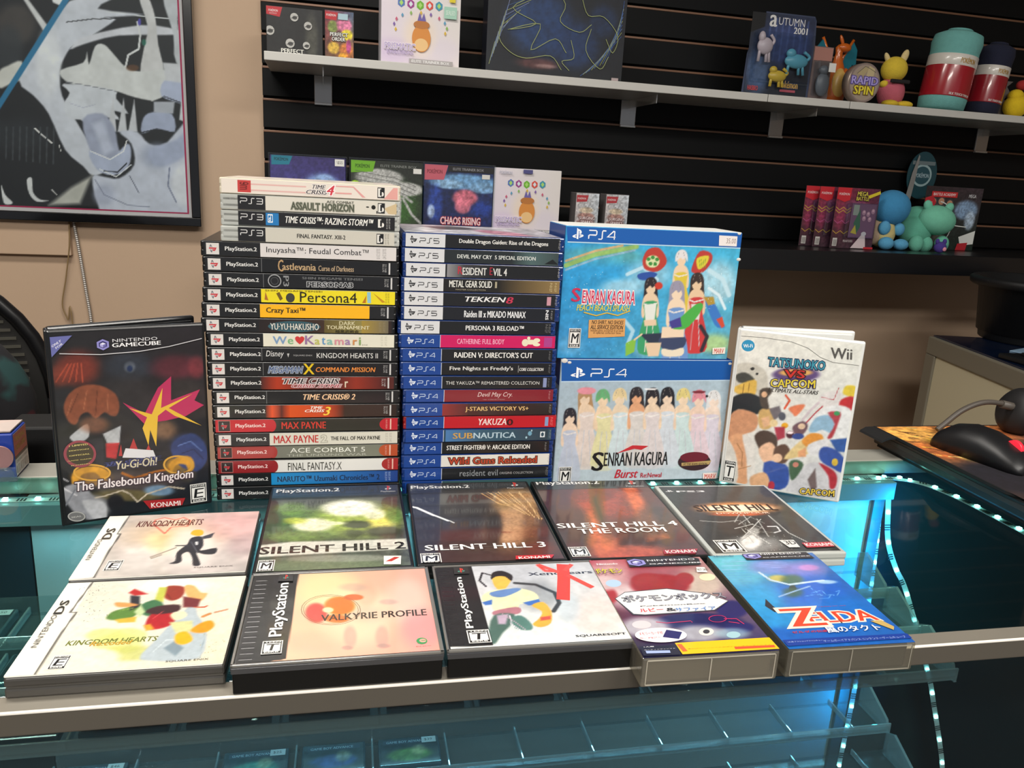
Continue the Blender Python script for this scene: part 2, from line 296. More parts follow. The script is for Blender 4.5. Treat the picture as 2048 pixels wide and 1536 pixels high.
SL=[
{"t":"ps3w","bg":"e6ddd2","lab":"white-spined case with a small red square, topmost of the left stack","T":[["TIME",85.8,98.8,0.55,0.85,"3a3438",{"sh":0.3,"b":1,"o":"f4eeea"}],["CRISIS",80.0,100.3,0.18,0.48,"3a3438",{"sh":0.3,"b":1,"o":"f4eeea"}],["4",99.3,107.1,0.15,0.85,"d03a4a",{"sh":0.3,"b":1,"o":"f8f0ee"}]],"X":[["r",16.7,28.8,0.08,0.92,"c4403c"],["tr","ɘm",18.6,26.9,0.25,0.8,"7a2420"],["r",28.8,80.0,0.62,0.72,"e0b4ae"],["r",28.8,81.6,0.2,0.3,"e0b4ae"],["r",107.6,125.3,0.78,0.86,"dfa09c"],["q",[[125.3,0.86],[125.3,0.74],[133.7,0.1],[136.8,0.1]],"dfa09c"],["r",107.6,123.3,0.28,0.38,"dfa09c"],["q",[[154.5,0.05],[163.9,0.9],[168.1,0.9],[168.1,0.05]],"e0a49c"],["rt",148.3,155.3]],"x":-0.0262},
{"t":"ps3","bg":"d8d4c8","lab":"off-white spine with mottled grey lettering and black ink spots, in the left stack","T":[["ASSAULT HORIZON",65.4,125.4,0.15,0.66,"4c5040",{"b":1,"o":"8a8c7c"}],["ACE COMBAT",99.1,125.4,0.72,0.9,"55564a",{"b":1}]],"X":[["q",[[159.2,0.1],[167.1,0.1],[167.1,0.9],[154.9,0.5]],"cdb890"],["e",144.4,0.55,2.1,0.16,"16140f"],["e",138.6,0.55,1.5,0.05,"28241c"],["e",147.8,0.2,0.6,0.12,"16140f"],["e",154.9,0.5,0.6,0.2,"3a3020"],["rt",148.6,155.5]],"x":-0.026},
{"t":"ps3","bg":"1b1b1d","lab":"clear case with black spine, white slanted lettering and a small blue square","T":[["TIME CRISIS™: RAZING STORM™",59.9,144.7,0.28,0.78,"f0efe9",{"sh":0.25,"b":1}]],"X":[["r",41.6,53.8,0.06,0.94,"2478b8"],["tr","ᔑ",43.5,48.2,0.25,0.85,"f2f4f4"],["rt",148.6,156.1],["tiny",157.4,162.2,"c8c8c4"]],"x":-0.0262},
{"t":"ps3","bg":"c9c6ba","lab":"pale grey spine with small black lettering, lowest of the four clear cases","T":[["FINAL FANTASY. XIII-2",71.2,117.7,0.36,0.66,"26241f",{"b":1}]],"X":[["rt",148.1,155.1],["tiny",156.4,161.4,"807c70"]],"x":-0.0265},
{"t":"ps2","bg":"d6d2d0","lab":"black case with a white strip in large plain black letters, topmost wide case","be":187,"T":[["Inuyasha™: Feudal Combat™",60.9,159.5,0.22,0.78,"17171a",{}]],"X":[["tiny",167.3,179.4,"8c8a88"]],"x":-0.036},
{"t":"ps2","bg":"121316","lab":"black disc case spine with tan gothic lettering in the left stack, under the white-striped one","T":[["C",70.7,76.0,0.08,0.95,"b8966a",{"b":1}],["astlevania",74.9,107.3,0.2,0.72,"bda078",{"b":1}],["Curse of Darkness",109.6,144.4,0.2,0.6,"b79f80",{"b":1}]],"X":[["ln",55.3],["bar",179.1]],"x":-0.0354},
{"t":"ps2","bg":"141518","lab":"black spine with a thin ring emblem and outlined grey lettering in the left stack","T":[["SHIN MEGAMI TENSEI",93.4,152.6,0.68,0.86,"707274",{"b":1}],["PERSONA3",98.2,143.0,0.12,0.5,"141518",{"b":1,"o":"b4b6b8"}]],"X":[["ln",56.3],["ring",66.9,0.5,6.4],["tr","P3",75.2,80.6,0.1,0.9,"8a8c8e"],["bar",180.9]],"x":-0.035},
{"t":"ps2","bg":"e5d420","lab":"bright yellow spine with a dark round emblem in the left stack","be":187,"T":[["SHIN MEGAMI TENSEI",59.1,114.4,0.84,0.96,"5a4a10",{}],["Persona4",92.5,148.5,0.08,0.86,"1c1a12",{}]],"X":[["e",83.2,0.38,4.3,0.36,"3c3c34"],["q",[[58.4,0.2],[62.1,0.15],[59.4,0.8]],"a8682a"],["q",[[69.6,0.7],[72.8,0.8],[76.0,0.3],[73.3,0.15]],"6a5418"],["q",[[158.7,0.95],[162.4,0.95],[162.9,0.1],[159.2,0.1]],"8cc0cc"],["q",[[153.9,0.1],[158.1,0.7],[157.6,0.1]],"b8701c"],["q",[[164.5,0.9],[177.3,0.2],[174.1,0.15]],"c08a1c"],["tiny",177.3,182.1,"8c8420"]],"x":-0.0365},
{"t":"ps2","bg":"f0b216","lab":"deep yellow disc case spine whose right end turns black, in the left stack","T":[["Crazy Taxi™",61.0,99.0,0.25,0.78,"2a2010",{"b":1}]],"X":[["r",162.6,186.8,0.0,1,"191a1c"],["bar",180.4]],"x":-0.0378},
{"t":"ps2","bg":"2b1c18","lab":"brown spine with a silver-blue oval title and an olive end, in the left stack","be":186,"T":[["YU·YU·HAKUSHO",65.6,113.1,0.2,0.7,"d8d8d0",{"b":1,"o":"1c3038"}],["DARK",133.3,149.4,0.62,0.92,"d0c8a0",{"b":1}],["TOURNAMENT",120.5,163.8,0.3,0.58,"d8d0a8",{"b":1}],["暗黒武術会",129.6,153.1,0.02,0.24,"2c2814",{"b":1}]],"X":[["gr",55.6,118.4,"221a1a","3c2a20"],["gr",118.4,155.8,"5c5028","8a8048"],["gr",155.8,183.0,"a08838","6c6450"],["e0",89.1,0.45,25.6,0.42,"345c68"],["tiny",173.4,181.4,"908468"]],"x":-0.0388},
{"t":"ps2","bg":"dcd9c8","lab":"cream disc case spine with rainbow-coloured letters and a red heart, in the left stack","be":186,"T":[["W",64.3,78.3,0.2,0.8,"7a98bc",{"b":1}],["e",78.9,84.6,0.2,0.62,"7ab07e",{"b":1}],["♥",86.3,95.4,0.2,0.82,"c43838",{}],["K",96.0,105.6,0.2,0.88,"94749c",{"b":1}],["a",105.6,110.7,0.2,0.6,"b8b85c",{"b":1}],["t",112.5,116.4,0.2,0.75,"5c90c0",{"b":1}],["a",117.6,123.8,0.2,0.6,"84b8b0",{"b":1}],["m",125.5,134.7,0.2,0.6,"d08c98",{"b":1}],["a",135.8,141.5,0.2,0.6,"9c7ca8",{"b":1}],["r",143.8,148.3,0.2,0.6,"c8864c",{"b":1}],["i",150.0,152.0,0.2,0.8,"80a060",{"b":1}],["...",153.4,158.6,0.18,0.25,"908c80",{}]],"X":[["tiny",172.2,180.2,"b8b4a4"]],"x":-0.0356},
{"t":"ps2","bg":"17181a","lab":"black spine with thin white serif capitals beside a small signature, in the left stack","T":[["Disney",57.0,74.4,0.22,0.82,"d8d8d8",{"sh":0.2}],["▼",77.5,79.8,0.3,0.6,"c0c0c0",{}],["SQUARE ENIX",83.8,102.6,0.38,0.52,"a8a8a8",{}],["KINGDOM HEARTS II",106.9,168.8,0.26,0.66,"dadad8",{}]],"X":[["ln",53.0],["bar",180.8]],"x":-0.035},
{"t":"ps2","bg":"17171a","lab":"black disc case spine with slanted blue, yellow and orange lettering, in the left stack","T":[["MEGAMAN",59.0,93.4,0.2,0.72,"4a5c84",{"sh":0.3,"b":1,"o":"a8b0bc"}],["X",93.4,104.8,0.1,0.95,"d8b81c",{"b":1}],["COMMAND MISSION",106.0,166.7,0.3,0.68,"e0883c",{"sh":0.2,"b":1}]],"X":[["ln",54.1],["bar",181.1]],"x":-0.0352},
{"t":"ps2","bg":"50201c","lab":"dark red disc case spine with chrome-edged slanted lettering, in the left stack","T":[["TIME CRISIS",73.1,130.0,0.45,0.88,"2c2428",{"sh":0.3,"b":1,"o":"dcd4d4"}],["CRISIS ZONE",81.7,132.3,0.14,0.42,"9c4450",{"sh":0.3,"b":1,"o":"e0c8c8"}],["r",135.2,138.7,0.15,0.65,"d8c8b0",{"b":1}]],"X":[["gr",51.2,67.3,"3a1c1a","a83418"],["gr",67.3,95.0,"a83418","5c221c"],["gr",129.5,146.7,"5c221c","8c2c1c"],["gr",146.7,180.1,"8c2c1c","3c1a1a"],["bar",179.5]],"x":-0.0352},
{"t":"ps2","bg":"16171a","lab":"black disc case spine with peach slanted lettering, in the left stack","T":[["TIME CRISIS® 2",89.7,142.9,0.3,0.78,"ecc49c",{"sh":0.25,"b":1}]],"X":[["ln",53.6],["bar",180.6]],"x":-0.032},
{"t":"ps2","bg":"2b1d18","lab":"black spine with a glowing orange middle and tiny white slanted lettering","T":[["TIME",97.2,109.9,0.68,0.9,"f0ece4",{"sh":0.3,"b":1}],["CRISIS",91.4,111.7,0.42,0.64,"f0ece4",{"sh":0.3,"b":1}],["3",109.9,118.0,0.15,0.85,"f0c840",{"sh":0.3,"b":1}]],"X":[["gr",52.2,58.9,"301814","d84c1c"],["gr",58.9,68.2,"d84c1c","50201a"],["gr",68.2,76.3,"50201a","c84818"],["gr",76.3,114.6,"d05018","b83c18"],["gr",114.6,131.9,"b83c18","2c1a14"],["bar",178.9]],"x":-0.0321},
{"t":"ps2r","bg":"2d2b26","lab":"red-ended disc case spine with dark middle and red block capitals, in the left stack","T":[["MAX PAYNE",67.9,112.8,0.22,0.78,"c83c30",{"b":1}]],"X":[["endr",169.4]],"x":-0.0321},
{"t":"ps2","bg":"cfccc0","lab":"pale grey disc case spine with red and black block capitals, in the left stack","be":187,"T":[["MAX PAYNE",59.3,104.5,0.18,0.8,"b82a2c",{"b":1}],["2",107.4,113.3,0.2,0.78,"cfccc0",{"b":1,"o":"a8a598"}],["THE FALL OF MAX PAYNE",117.2,168.8,0.34,0.66,"24221e",{"b":1}]],"X":[["tiny",174.4,182.6,"a09c90"]],"x":-0.0316},
{"t":"ps2r","bg":"74756a","lab":"red-ended disc case spine with olive-grey middle and wide white serif capitals, in the left stack","red":"a03430","T":[["ACE COMBAT 5",75.4,153.0,0.42,0.82,"e6e6de",{}],["THE UNSUNG WAR",71.9,154.8,0.1,0.3,"b0b0a6",{}]],"X":[["endr",168.7,"b04a28"]],"x":-0.0316},
{"t":"ps2r","bg":"d8d7d4","lab":"dark-red-ended disc case spine with white middle and thin tall black capitals, in the left stack","red":"8c1c22","T":[["FINAL FANTASY.X",72.4,127.9,0.12,0.78,"2a2622",{}]],"X":[["endr",171.0,"a02426"]],"x":-0.031},
{"t":"ps2","bg":"1a6fb0","lab":"blue disc case spine with black block lettering, second from the bottom of the left stack","be":189,"T":[["NARUTO™ Uzumaki Chronicles™ 2",61.4,168.3,0.24,0.72,"0d2240",{"b":1}]],"X":[["gr",55.3,130.6,"1488c4","1a66ac"],["gr",130.6,187.7,"1a66ac","1c3c84"],["tiny",174.2,181.3,"a0b8d8"]],"x":-0.0311},
{"t":"ps2","bg":"1a1b1e","lab":"black case at the very bottom of the left stack, half hidden","T":[],"X":[],"x":-0.0312}]
SR=[
{"t":"ps5","bg":"17181a","lab":"black spine with fine white lower-case lettering, topmost case of the blue-cased stack","T":[["Double Dragon Gaiden: Rise of the Dragons",58.2,152.9,0.3,0.72,"e8e8e4",{"b":1}]],"X":[["tinyv",164.3,166.4,"a8a8a4"]],"x":0.1474},
{"t":"ps5","bg":"22282a","lab":"blue case with a teal-grey smoky spine, second from the top of its stack","T":[["DEVIL MAY CRY  5 SPECIAL EDITION",57.3,140.7,0.36,0.66,"d8dcd8",{"b":1}]],"X":[["gr",114.8,136.2,"22282a","4c6464"],["gr",136.2,165.6,"4c6464","384444"],["q",[[150.5,0.1],[159.4,0.5],[165.6,0.1]],"15191a"]],"x":0.1468},
{"t":"ps5","bg":"17181a","lab":"black-spined blue disc case with tall white capitals and two red initials","T":[["R",57.0,62.0,0.25,0.85,"b83040",{"b":1}],["ESIDENT",62.0,87.4,0.2,0.78,"dcdcd8",{"b":1}],["E",90.6,93.7,0.25,0.85,"a02838",{"b":1}],["VIL 4",94.2,109.1,0.2,0.78,"dcdcd8",{"b":1}]],"X":[["gr",45.7,63.8,"8a8a8c","3a3a3c"],["gr",63.8,92.8,"3a3a3c","17181a"],["tinyv",164.8,166.6,"c8c8c4"]],"x":0.1483},
{"t":"ps5","bg":"1c1a17","lab":"blue disc case whose black spine fades to bronze at the right","T":[["METAL GEAR SOLID",50.0,95.3,0.35,0.88,"e8e8e0",{"b":1}],["1",98.5,100.7,0.35,0.85,"a09880",{}],["MASTER COLLECTION",56.9,88.6,0.12,0.22,"b0a890",{}]],"X":[["gr",102.2,169.1,"1c1a17","8c7448"],["tinyv",158.3,161.0,"d0c090"],["tinyv",163.7,165.9,"d0c090"]],"x":0.1468},
{"t":"ps5","bg":"18191b","lab":"black-spined blue disc case with a bold slanted white word ending in a red numeral","T":[["TEKKEN",66.9,111.0,0.35,0.75,"e4e4e4",{"sh":0.25,"b":1}],["8",111.0,119.2,0.25,0.78,"c03450",{"sh":0.2,"b":1}]],"X":[["r",156.0,160.6,0.15,0.85,"c4909c"],["tinyv",165.2,167.4,"a8a8a8"]],"x":0.1471},
{"t":"ps5","bg":"17191f","lab":"black-spined blue disc case with condensed bold white lettering, sixth from the top of its stack","T":[["Raiden III x MIKADO MANIAX",66.5,133.2,0.22,0.76,"eceef0",{"b":1}]],"X":[["tr","NIS",155.2,158.5,0.1,0.9,"eceef0"],["tinyv",161.0,162.8,"a8a8a8"]],"x":0.1473},
{"t":"ps5","bg":"17181a","lab":"black-spined blue disc case right above the pink one","T":[["PERSONA 3 RELOAD™",71.8,135.2,0.3,0.7,"e8e8e6",{"b":1}]],"X":[["tinyv",159.0,161.7,"787878"],["tinyv",162.6,165.0,"787878"]],"x":0.1442},
{"t":"ps4","bg":"c8145c","lab":"hot pink disc case spine with a small cream shape near its right end","be":170,"T":[["CATHERINE: FULL BODY",62.0,113.3,0.3,0.72,"f0a8c4",{"b":1}]],"X":[["e",142.9,0.5,7.7,0.2,"e8e0c4"],["e",136.5,0.45,3.7,0.3,"e4dcc0"],["e",149.3,0.65,3.7,0.18,"e8e0c4"],["e",149.3,0.3,4.0,0.14,"e8e0c4"],["e",140.2,0.82,1.8,0.14,"e8e0c4"],["r",157.5,166.6,0.1,0.9,"a84088"]],"x":0.1454},
{"t":"ps4","bg":"17181a","lab":"black-spined blue disc case directly below the pink one","T":[["RAIDEN V: DIRECTOR'S CUT",57.8,144.0,0.3,0.76,"ecebe6",{"b":1}]],"X":[["tinyv",162.0,163.8,"808080"]],"x":0.1471},
{"t":"ps4","bg":"17181a","lab":"black-spined blue disc case with a title and a smaller slanted subtitle after a thin divider","T":[["Five Nights at Freddy's",53.0,122.6,0.3,0.72,"dcdcd8",{"b":1}],["CORE COLLECTION",129.6,156.9,0.34,0.6,"e8e8e4",{"b":1,"sh":0.2}]],"X":[["r",128.2,128.9,0.2,0.8,"909090"],["tinyv",162.5,164.3,"808080"]],"x":0.1474},
{"t":"ps4","bg":"17181a","lab":"black-spined blue disc case with small wide serif capitals, above the dull red one","T":[["THE YAKUZA™ REMASTERED COLLECTION",48.4,151.7,0.34,0.62,"d0d0cc",{}]],"X":[["r",156.0,160.0,0.1,0.9,"8490b8"],["tinyv",161.5,162.8,"808080"]],"x":0.1484},
{"t":"ps4","bg":"7e1c24","lab":"dull red spine with thin handwritten white lettering in the blue-cased stack","T":[["Devil May Cry.",80.7,119.5,0.3,0.8,"e0c8c4",{"sh":0.3}],["HD COLLECTION",87.1,111.1,0.14,0.22,"b89090",{}]],"X":[["tinyv",160.7,162.6,"b88c8c"]],"x":0.1512},
{"t":"ps4","bg":"2a2019","lab":"dark brown spine with gold capitals, red at its left, in the blue-cased stack","T":[["J-STARS VICTORY VS+",68.0,138.8,0.28,0.74,"dcb878",{"b":1}]],"X":[["gr",43.0,70.9,"8c2824","4c2420"],["gr",70.9,161.4,"3c221c","241f1a"],["tinyv",162.3,164.2,"908c80"]],"x":0.1507},
{"t":"ps4","bg":"b81824","lab":"bright red disc case with slashed white lettering and red end, in the blue-cased stack","be":170,"shell":"8c1820","T":[["YAKUZA",82.0,113.7,0.25,0.8,"ecdcd8",{"b":1,"sh":0.15}],["0",113.7,121.2,0.2,0.75,"2c1414",{"b":1}]],"X":[["r",157.5,161.4,0.1,0.9,"8098c0"],["tinyv",163.7,166.5,"e08080"]],"x":0.152},
{"t":"ps4","bg":"2c4858","lab":"slate-blue spine with gold-and-silver capitals and bubble marks, in the blue-cased stack","T":[["SUB",54.4,76.8,0.25,0.75,"c89c50",{"b":1}],["NAUTICA",77.2,125.0,0.25,0.75,"b4ccd8",{"b":1}]],"X":[["gr",46.5,86.2,"4878ac","34586c"],["gr",86.2,161.9,"34586c","283c48"],["e",141.1,0.6,2.3,0.2,"6ca0b8"],["e",137.3,0.25,1.1,0.1,"a0c4d0"],["e",143.0,0.85,0.9,0.08,"a0c4d0"],["r",153.0,158.5,0.25,0.75,"d8e0e4"],["e",155.7,0.5,1.7,0.18,"2c4858"],["tinyv",163.4,165.3,"88949c"]],"x":0.1518},
{"t":"ps4","bg":"1a1b1b","lab":"black-spined blue disc case with bold white capitals, just above the white-spined one","T":[["STREET FIGHTER® V: ARCADE EDITION",49.6,143.6,0.32,0.74,"eceae4",{"b":1}]],"X":[["tinyv",160.8,162.7,"909090"]],"x":0.1507},
{"t":"ps4","bg":"dad8d0","lab":"white-spined blue disc case with heavy orange-red lettering","be":167,"T":[["Wild Guns Reloaded",51.9,152.7,0.2,0.8,"b8442c",{"b":1,"o":"4a2c1c"}]],"X":[["tinyv",165.4,167.3,"a0a09c"]],"x":0.1505},
{"t":"ps4","bg":"17191c","lab":"black-spined blue disc case with stretched grey lettering, second from the bottom of its stack","T":[["resident evil",64.4,107.4,0.25,0.8,"909498",{}],["ORIGINS COLLECTION",109.4,148.0,0.36,0.56,"a8a8a8",{}]],"X":[["tinyv",162.8,165.7,"808080"]],"x":0.1514},
{"t":"ps4","bg":"3c5c60","lab":"blue disc case with a teal-tinged spine at the bottom of its stack, mostly hidden","T":[],"X":[],"x":0.1521}]
ART={
'DS1':[["bg","b8b0a6","c8a8a4","c0bab2","b4aca8"],["b",68.8,75.0,48.4,-3.8,-7.0,39.9,"d8bc98",0.9,0.7],["b",112.8,90.8,31.0,-2.4,-3.6,32.8,"d0a0a0",0.9,0.6],["b",54.9,33.9,32.2,-2.6,-5.7,27.2,"d8d2cc",0.9,0.7],["b",97.3,35.1,34.9,-2.8,-5.1,35.4,"c4bcb8",0.9,0.6],["b",59.9,62.7,18.0,-1.4,-4.7,24.2,"dcc07c",0.9,0.5],["b",126.1,49.9,14.6,-1.2,-2.3,23.6,"a89094",0.9,0.5],["n",0.1,12,3],["p",[-0.1,0.3,0.3,124.0,17.5,125.7,18.4,3.9],"e9e6da",0.6],["l",[18.7,2.8,18.0,51.1,19.3,82.9,16.4,83.1,17.5,125.7],1.44,"4a4846"],["l",[43.4,100.3,42.4,110.5,49.8,115.2,60.5,109.1,66.8,114.0,73.9,106.7,73.7,93.8,59.8,93.5,56.6,80.0,43.4,100.3],1.65,"d06c5c"],["T","KINGDOM HEARTS",28.7,95.8,57.4,0.0,0.0,12.8,"5c2c28",{"b":1,"sh":0.2}],["T","358/2 Days",39.7,95.8,34.3,0.0,0.0,3.6,"8c3c34",{"b":1}],["b",84.1,50.7,22.2,-1.8,-6.4,40.0,"e4dcd4",0.6,0.7],["q",[79.3,76.9,80.9,84.9,87.9,84.4,90.3,76.0,86.3,72.1],"dca82c",1],["q",[81.2,68.8,90.0,70.2,93.7,52.5,92.9,42.7,105.5,46.5,105.8,35.6,97.3,35.1,90.2,39.3,94.3,26.0,96.9,15.6,91.3,15.4,88.6,28.8,83.4,41.0,78.8,36.6,80.8,24.8,77.5,20.1,71.6,21.1,75.5,25.3,74.0,39.4,76.7,48.9,79.9,56.1],"2c2e34",1.2],["p",[90.0,70.2,99.7,78.0,98.3,67.4,91.8,65.3],"3c3e46",1.2],["l",[81.4,53.4,71.4,54.2],2.2,"34363c"],["l",[82.4,60.9,91.5,38.0],0.75,"5c5e66"],["p",[85.8,60.7,88.3,60.5,89.0,54.1,87.0,54.2],"d8d8d8",1],["L",[53.9,33.9,72.1,50.5],1.57,"a89c90"],["L",[54.9,31.5,62.6,37.9],2.08,"b0a498"],["T","SQUARE ENIX",92.6,10.0,31.1,0.0,0.0,2.3,"605a58",{"b":0}],["M","E",22.5,12.4,34.7,30.9],["T","NINTENDO",7.2,33.6,0.0,38.5,-3.6,0.0,"54524f",{}],["T","DS",13.1,72.1,0.0,22.2,-7.3,0.0,"34322f",{"b":1}]],
'DS2':[["bg","dcd9c9","d6d2c4","e0ddcc","d4cdb4"],["b",81.3,110.9,30.6,-2.5,-2.6,13.3,"f0efe6",0.9,0.8],["b",28.3,102.6,22.3,-1.8,-7.7,28.7,"c9c6b6",0.9,0.5],["p",[-0.0,0.0,0.2,123.7,18.7,124.8,18.6,1.4],"ece9dc",0.6],["l",[18.7,0.9,18.9,50.4,20.3,77.2,15.9,77.6,18.3,124.4],1.26,"45423f"],["b",49.7,43.6,13.9,-1.1,-2.6,10.0,"c8cc7c",0.4,0.8],["b",64.5,42.5,13.9,-1.1,-2.4,10.0,"c8cc7c",0.4,0.8],["b",60.7,32.4,17.3,-1.3,-3.5,14.1,"c8cc74",0.4,0.7],["b",70.8,20.0,21.4,-1.6,-2.4,10.2,"b4b85c",0.6,0.7],["b",51.1,18.2,16.1,-1.2,-2.7,10.1,"dedbc6",0.5,0.9],["q",[79.1,14.5,83.4,30.7,99.7,80.7,107.3,64.6,117.5,42.0,117.6,8.5,86.3,9.2],"aab6bc",2],["p",[92.1,23.4,97.6,31.3,105.6,22.4,102.1,12.8],"7c8e98",2],["l",[86.0,18.9,91.8,33.5,103.4,34.3],0.65,"c8d4d8"],["q",[43.9,65.9,45.2,75.3,53.5,80.4,62.9,85.6,63.6,70.0,55.9,63.0],"557c38",2],["q",[63.4,83.6,73.5,90.8,80.9,78.2,77.6,67.0,67.5,69.7],"3c6c48",2],["p",[49.9,64.4,64.3,67.1,65.1,59.5,53.9,59.5],"d8a83c",2],["q",[72.5,59.9,75.5,76.7,83.9,78.0,92.5,58.3,86.7,49.7,75.9,48.7],"a82028",2],["q",[68.6,73.4,75.6,80.6,90.9,81.4,91.8,71.6,77.2,68.9],"3c2428",2],["p",[49.6,103.0,52.6,109.0,64.7,99.7,55.2,98.0],"b02a2c",2],["p",[52.1,98.6,59.4,97.0,62.9,81.6,57.4,76.2],"2c2c34",2],["q",[44.1,89.1,54.8,87.2,61.4,83.7,53.3,81.4,46.2,83.0],"d89454",2],["q",[74.8,100.9,77.2,111.3,89.9,108.1,90.6,93.4,84.8,87.8,78.1,92.4],"8c3428",2],["p",[71.5,90.9,70.5,109.7,76.7,109.2,78.3,86.4],"b8bc50",2],["q",[89.5,110.3,96.7,109.7,103.5,98.6,108.9,96.1,104.9,84.2,94.6,93.1],"dca868",2],["p",[91.6,93.4,105.3,88.2,105.3,76.3,94.6,77.1],"6c2c30",2],["q",[87.7,68.1,95.7,71.3,99.6,65.2,95.9,59.9,91.1,60.3],"e0d8b0",2],["p",[89.0,56.8,104.8,57.4,108.2,42.7,96.5,41.8],"c8c890",2],["q",[106.1,44.6,111.1,53.2,118.0,56.3,121.5,48.8,117.6,41.1,110.4,40.7],"e8901c",2],["q",[96.9,40.0,103.6,43.0,109.6,32.1,104.8,26.6,98.9,29.6],"eca81c",2],["p",[71.9,54.4,76.2,55.9,80.6,48.4,75.4,47.0],"dc9c30",2],["p",[60.8,74.0,63.4,83.6,68.6,73.4,66.5,66.0],"b8c898",2],["l",[102.4,76.5,110.2,75.9,111.8,77.7],1.49,"b85030"],["l",[111.4,62.4,115.6,65.9],2.87,"c08048"],["l",[119.1,67.5,127.2,70.7],2.03,"b8805c"],["l",[118.5,8.4,116.8,40.2],0.5,"8c9ca4"],["l",[78.8,98.5,83.4,90.0],0.47,"4c1c18"],["l",[50.6,76.8,59.4,80.0],0.6,"8cac50"],["l",[76.5,63.3,81.2,72.4],0.58,"d04c50"],["n",0.05,3,60],["spk",9.0,121.3,31.9,119.4,46.8,61.9,25.7,63.5,60,"6e6b60"],["spk",113.5,38.8,130.9,37.4,134.9,8.8,118.2,10.0,30,"b0a878"],["T","KINGDOM HEARTS",26.5,33.0,59.2,0.0,0.0,6.1,"6c7430",{"b":1,"sh":0.15}],["T","Re:coded",42.3,30.8,27.4,0.0,0.0,5.2,"c0942c",{"b":1,"sh":0.2}],["T","SQUARE ENIX",97.0,5.6,27.6,0.0,0.0,2.4,"5c5648",{}],["M","E",24.1,5.5,34.9,21.1],["T","NINTENDO",8.9,32.6,0.0,41.6,-3.8,0.0,"504d48",{}],["T","DS",10.9,75.1,0.0,19.6,-6.0,0.0,"2f2d2a",{"b":1}]],
'SH2':[["bg","2c3436","383a3c","3a4838","4c5248"],["b",40.6,95.9,44.2,-2.8,-1.5,37.6,"3c6030",0.8,0.9],["b",23.6,130.9,18.4,-1.1,-1.0,18.0,"6c9838",0.8,0.6],["b",87.7,102.9,46.9,-2.9,0.6,46.2,"a8bc48",0.8,0.8],["b",80.8,129.4,29.1,-1.7,0.1,22.0,"e4e4d4",0.5,1],["b",46.2,92.3,20.6,-1.3,-0.6,16.6,"e0e0c0",0.5,0.95],["b",29.3,103.2,12.4,-0.8,-0.4,8.4,"c0c840",0.8,0.7],["b",109.9,91.5,15.5,-1.0,0.6,15.1,"d8cc60",0.6,0.9],["b",105.0,112.2,11.5,-0.7,0.5,14.1,"ecead0",0.6,0.8],["b",87.5,89.6,15.3,-1.0,0.1,9.9,"2c3424",0.7,0.85],["b",62.6,94.5,16.6,-1.1,-0.1,4.6,"e8e8cc",0.7,0.7],["b",111.9,71.9,19.3,-1.3,0.5,12.8,"2f3328",0.7,0.8],["b",33.8,67.9,31.9,-2.2,-0.6,12.5,"6a8440",0.8,0.8],["b",84.5,70.6,10.9,-0.7,0.1,9.5,"28301f",0.7,0.7],["b",123.5,107.6,8.7,-0.5,1.1,21.1,"527c3c",0.9,0.7],["b",8.5,107.8,8.2,-0.5,-2.1,27.6,"2c4434",0.9,0.8],["n",0.18,6,5],["p",[-1.9,52.5,29.1,57.7,79.0,55.6,131.6,54.9,132.2,33.9,48.2,31.6,-1.0,29.9],"c9c9bd",3],["b",61.3,8.7,65.5,-5.3,-0.3,16.4,"69775a",0.7,0.9],["b",73.8,21.3,51.4,-4.0,-0.0,7.3,"94988a",0.6,0.7],["n",0.1,2.5,8],["P",[-0.0,186.5,135.3,189.2,134.9,167.8,0.8,164.1],"3a3d40"],["T","PlayStation.2",6.0,170.7,64.4,0.0,0.0,11.7,"f0f0ee",{"b":1}],["PS",117.7,173.0,124.6,185.6,["e0443c","e8e8e6"]],["T","PlayStation",113.2,166.2,15.3,0.0,0.0,4.8,"d0d0d0",{}],["T","SILENT HILL 2",2.2,34.6,127.9,0.0,0.0,13.8,"1e1f18",{"b":1,"st":1}],["M","M",3.6,2.4,17.4,22.9],["P",[108.8,4.8,123.3,3.7,124.7,19.6,109.5,20.7],"e8e4dc"],["P",[110.6,10.1,118.7,17.8,123.2,16.9,115.7,9.7],"b8342c"]],
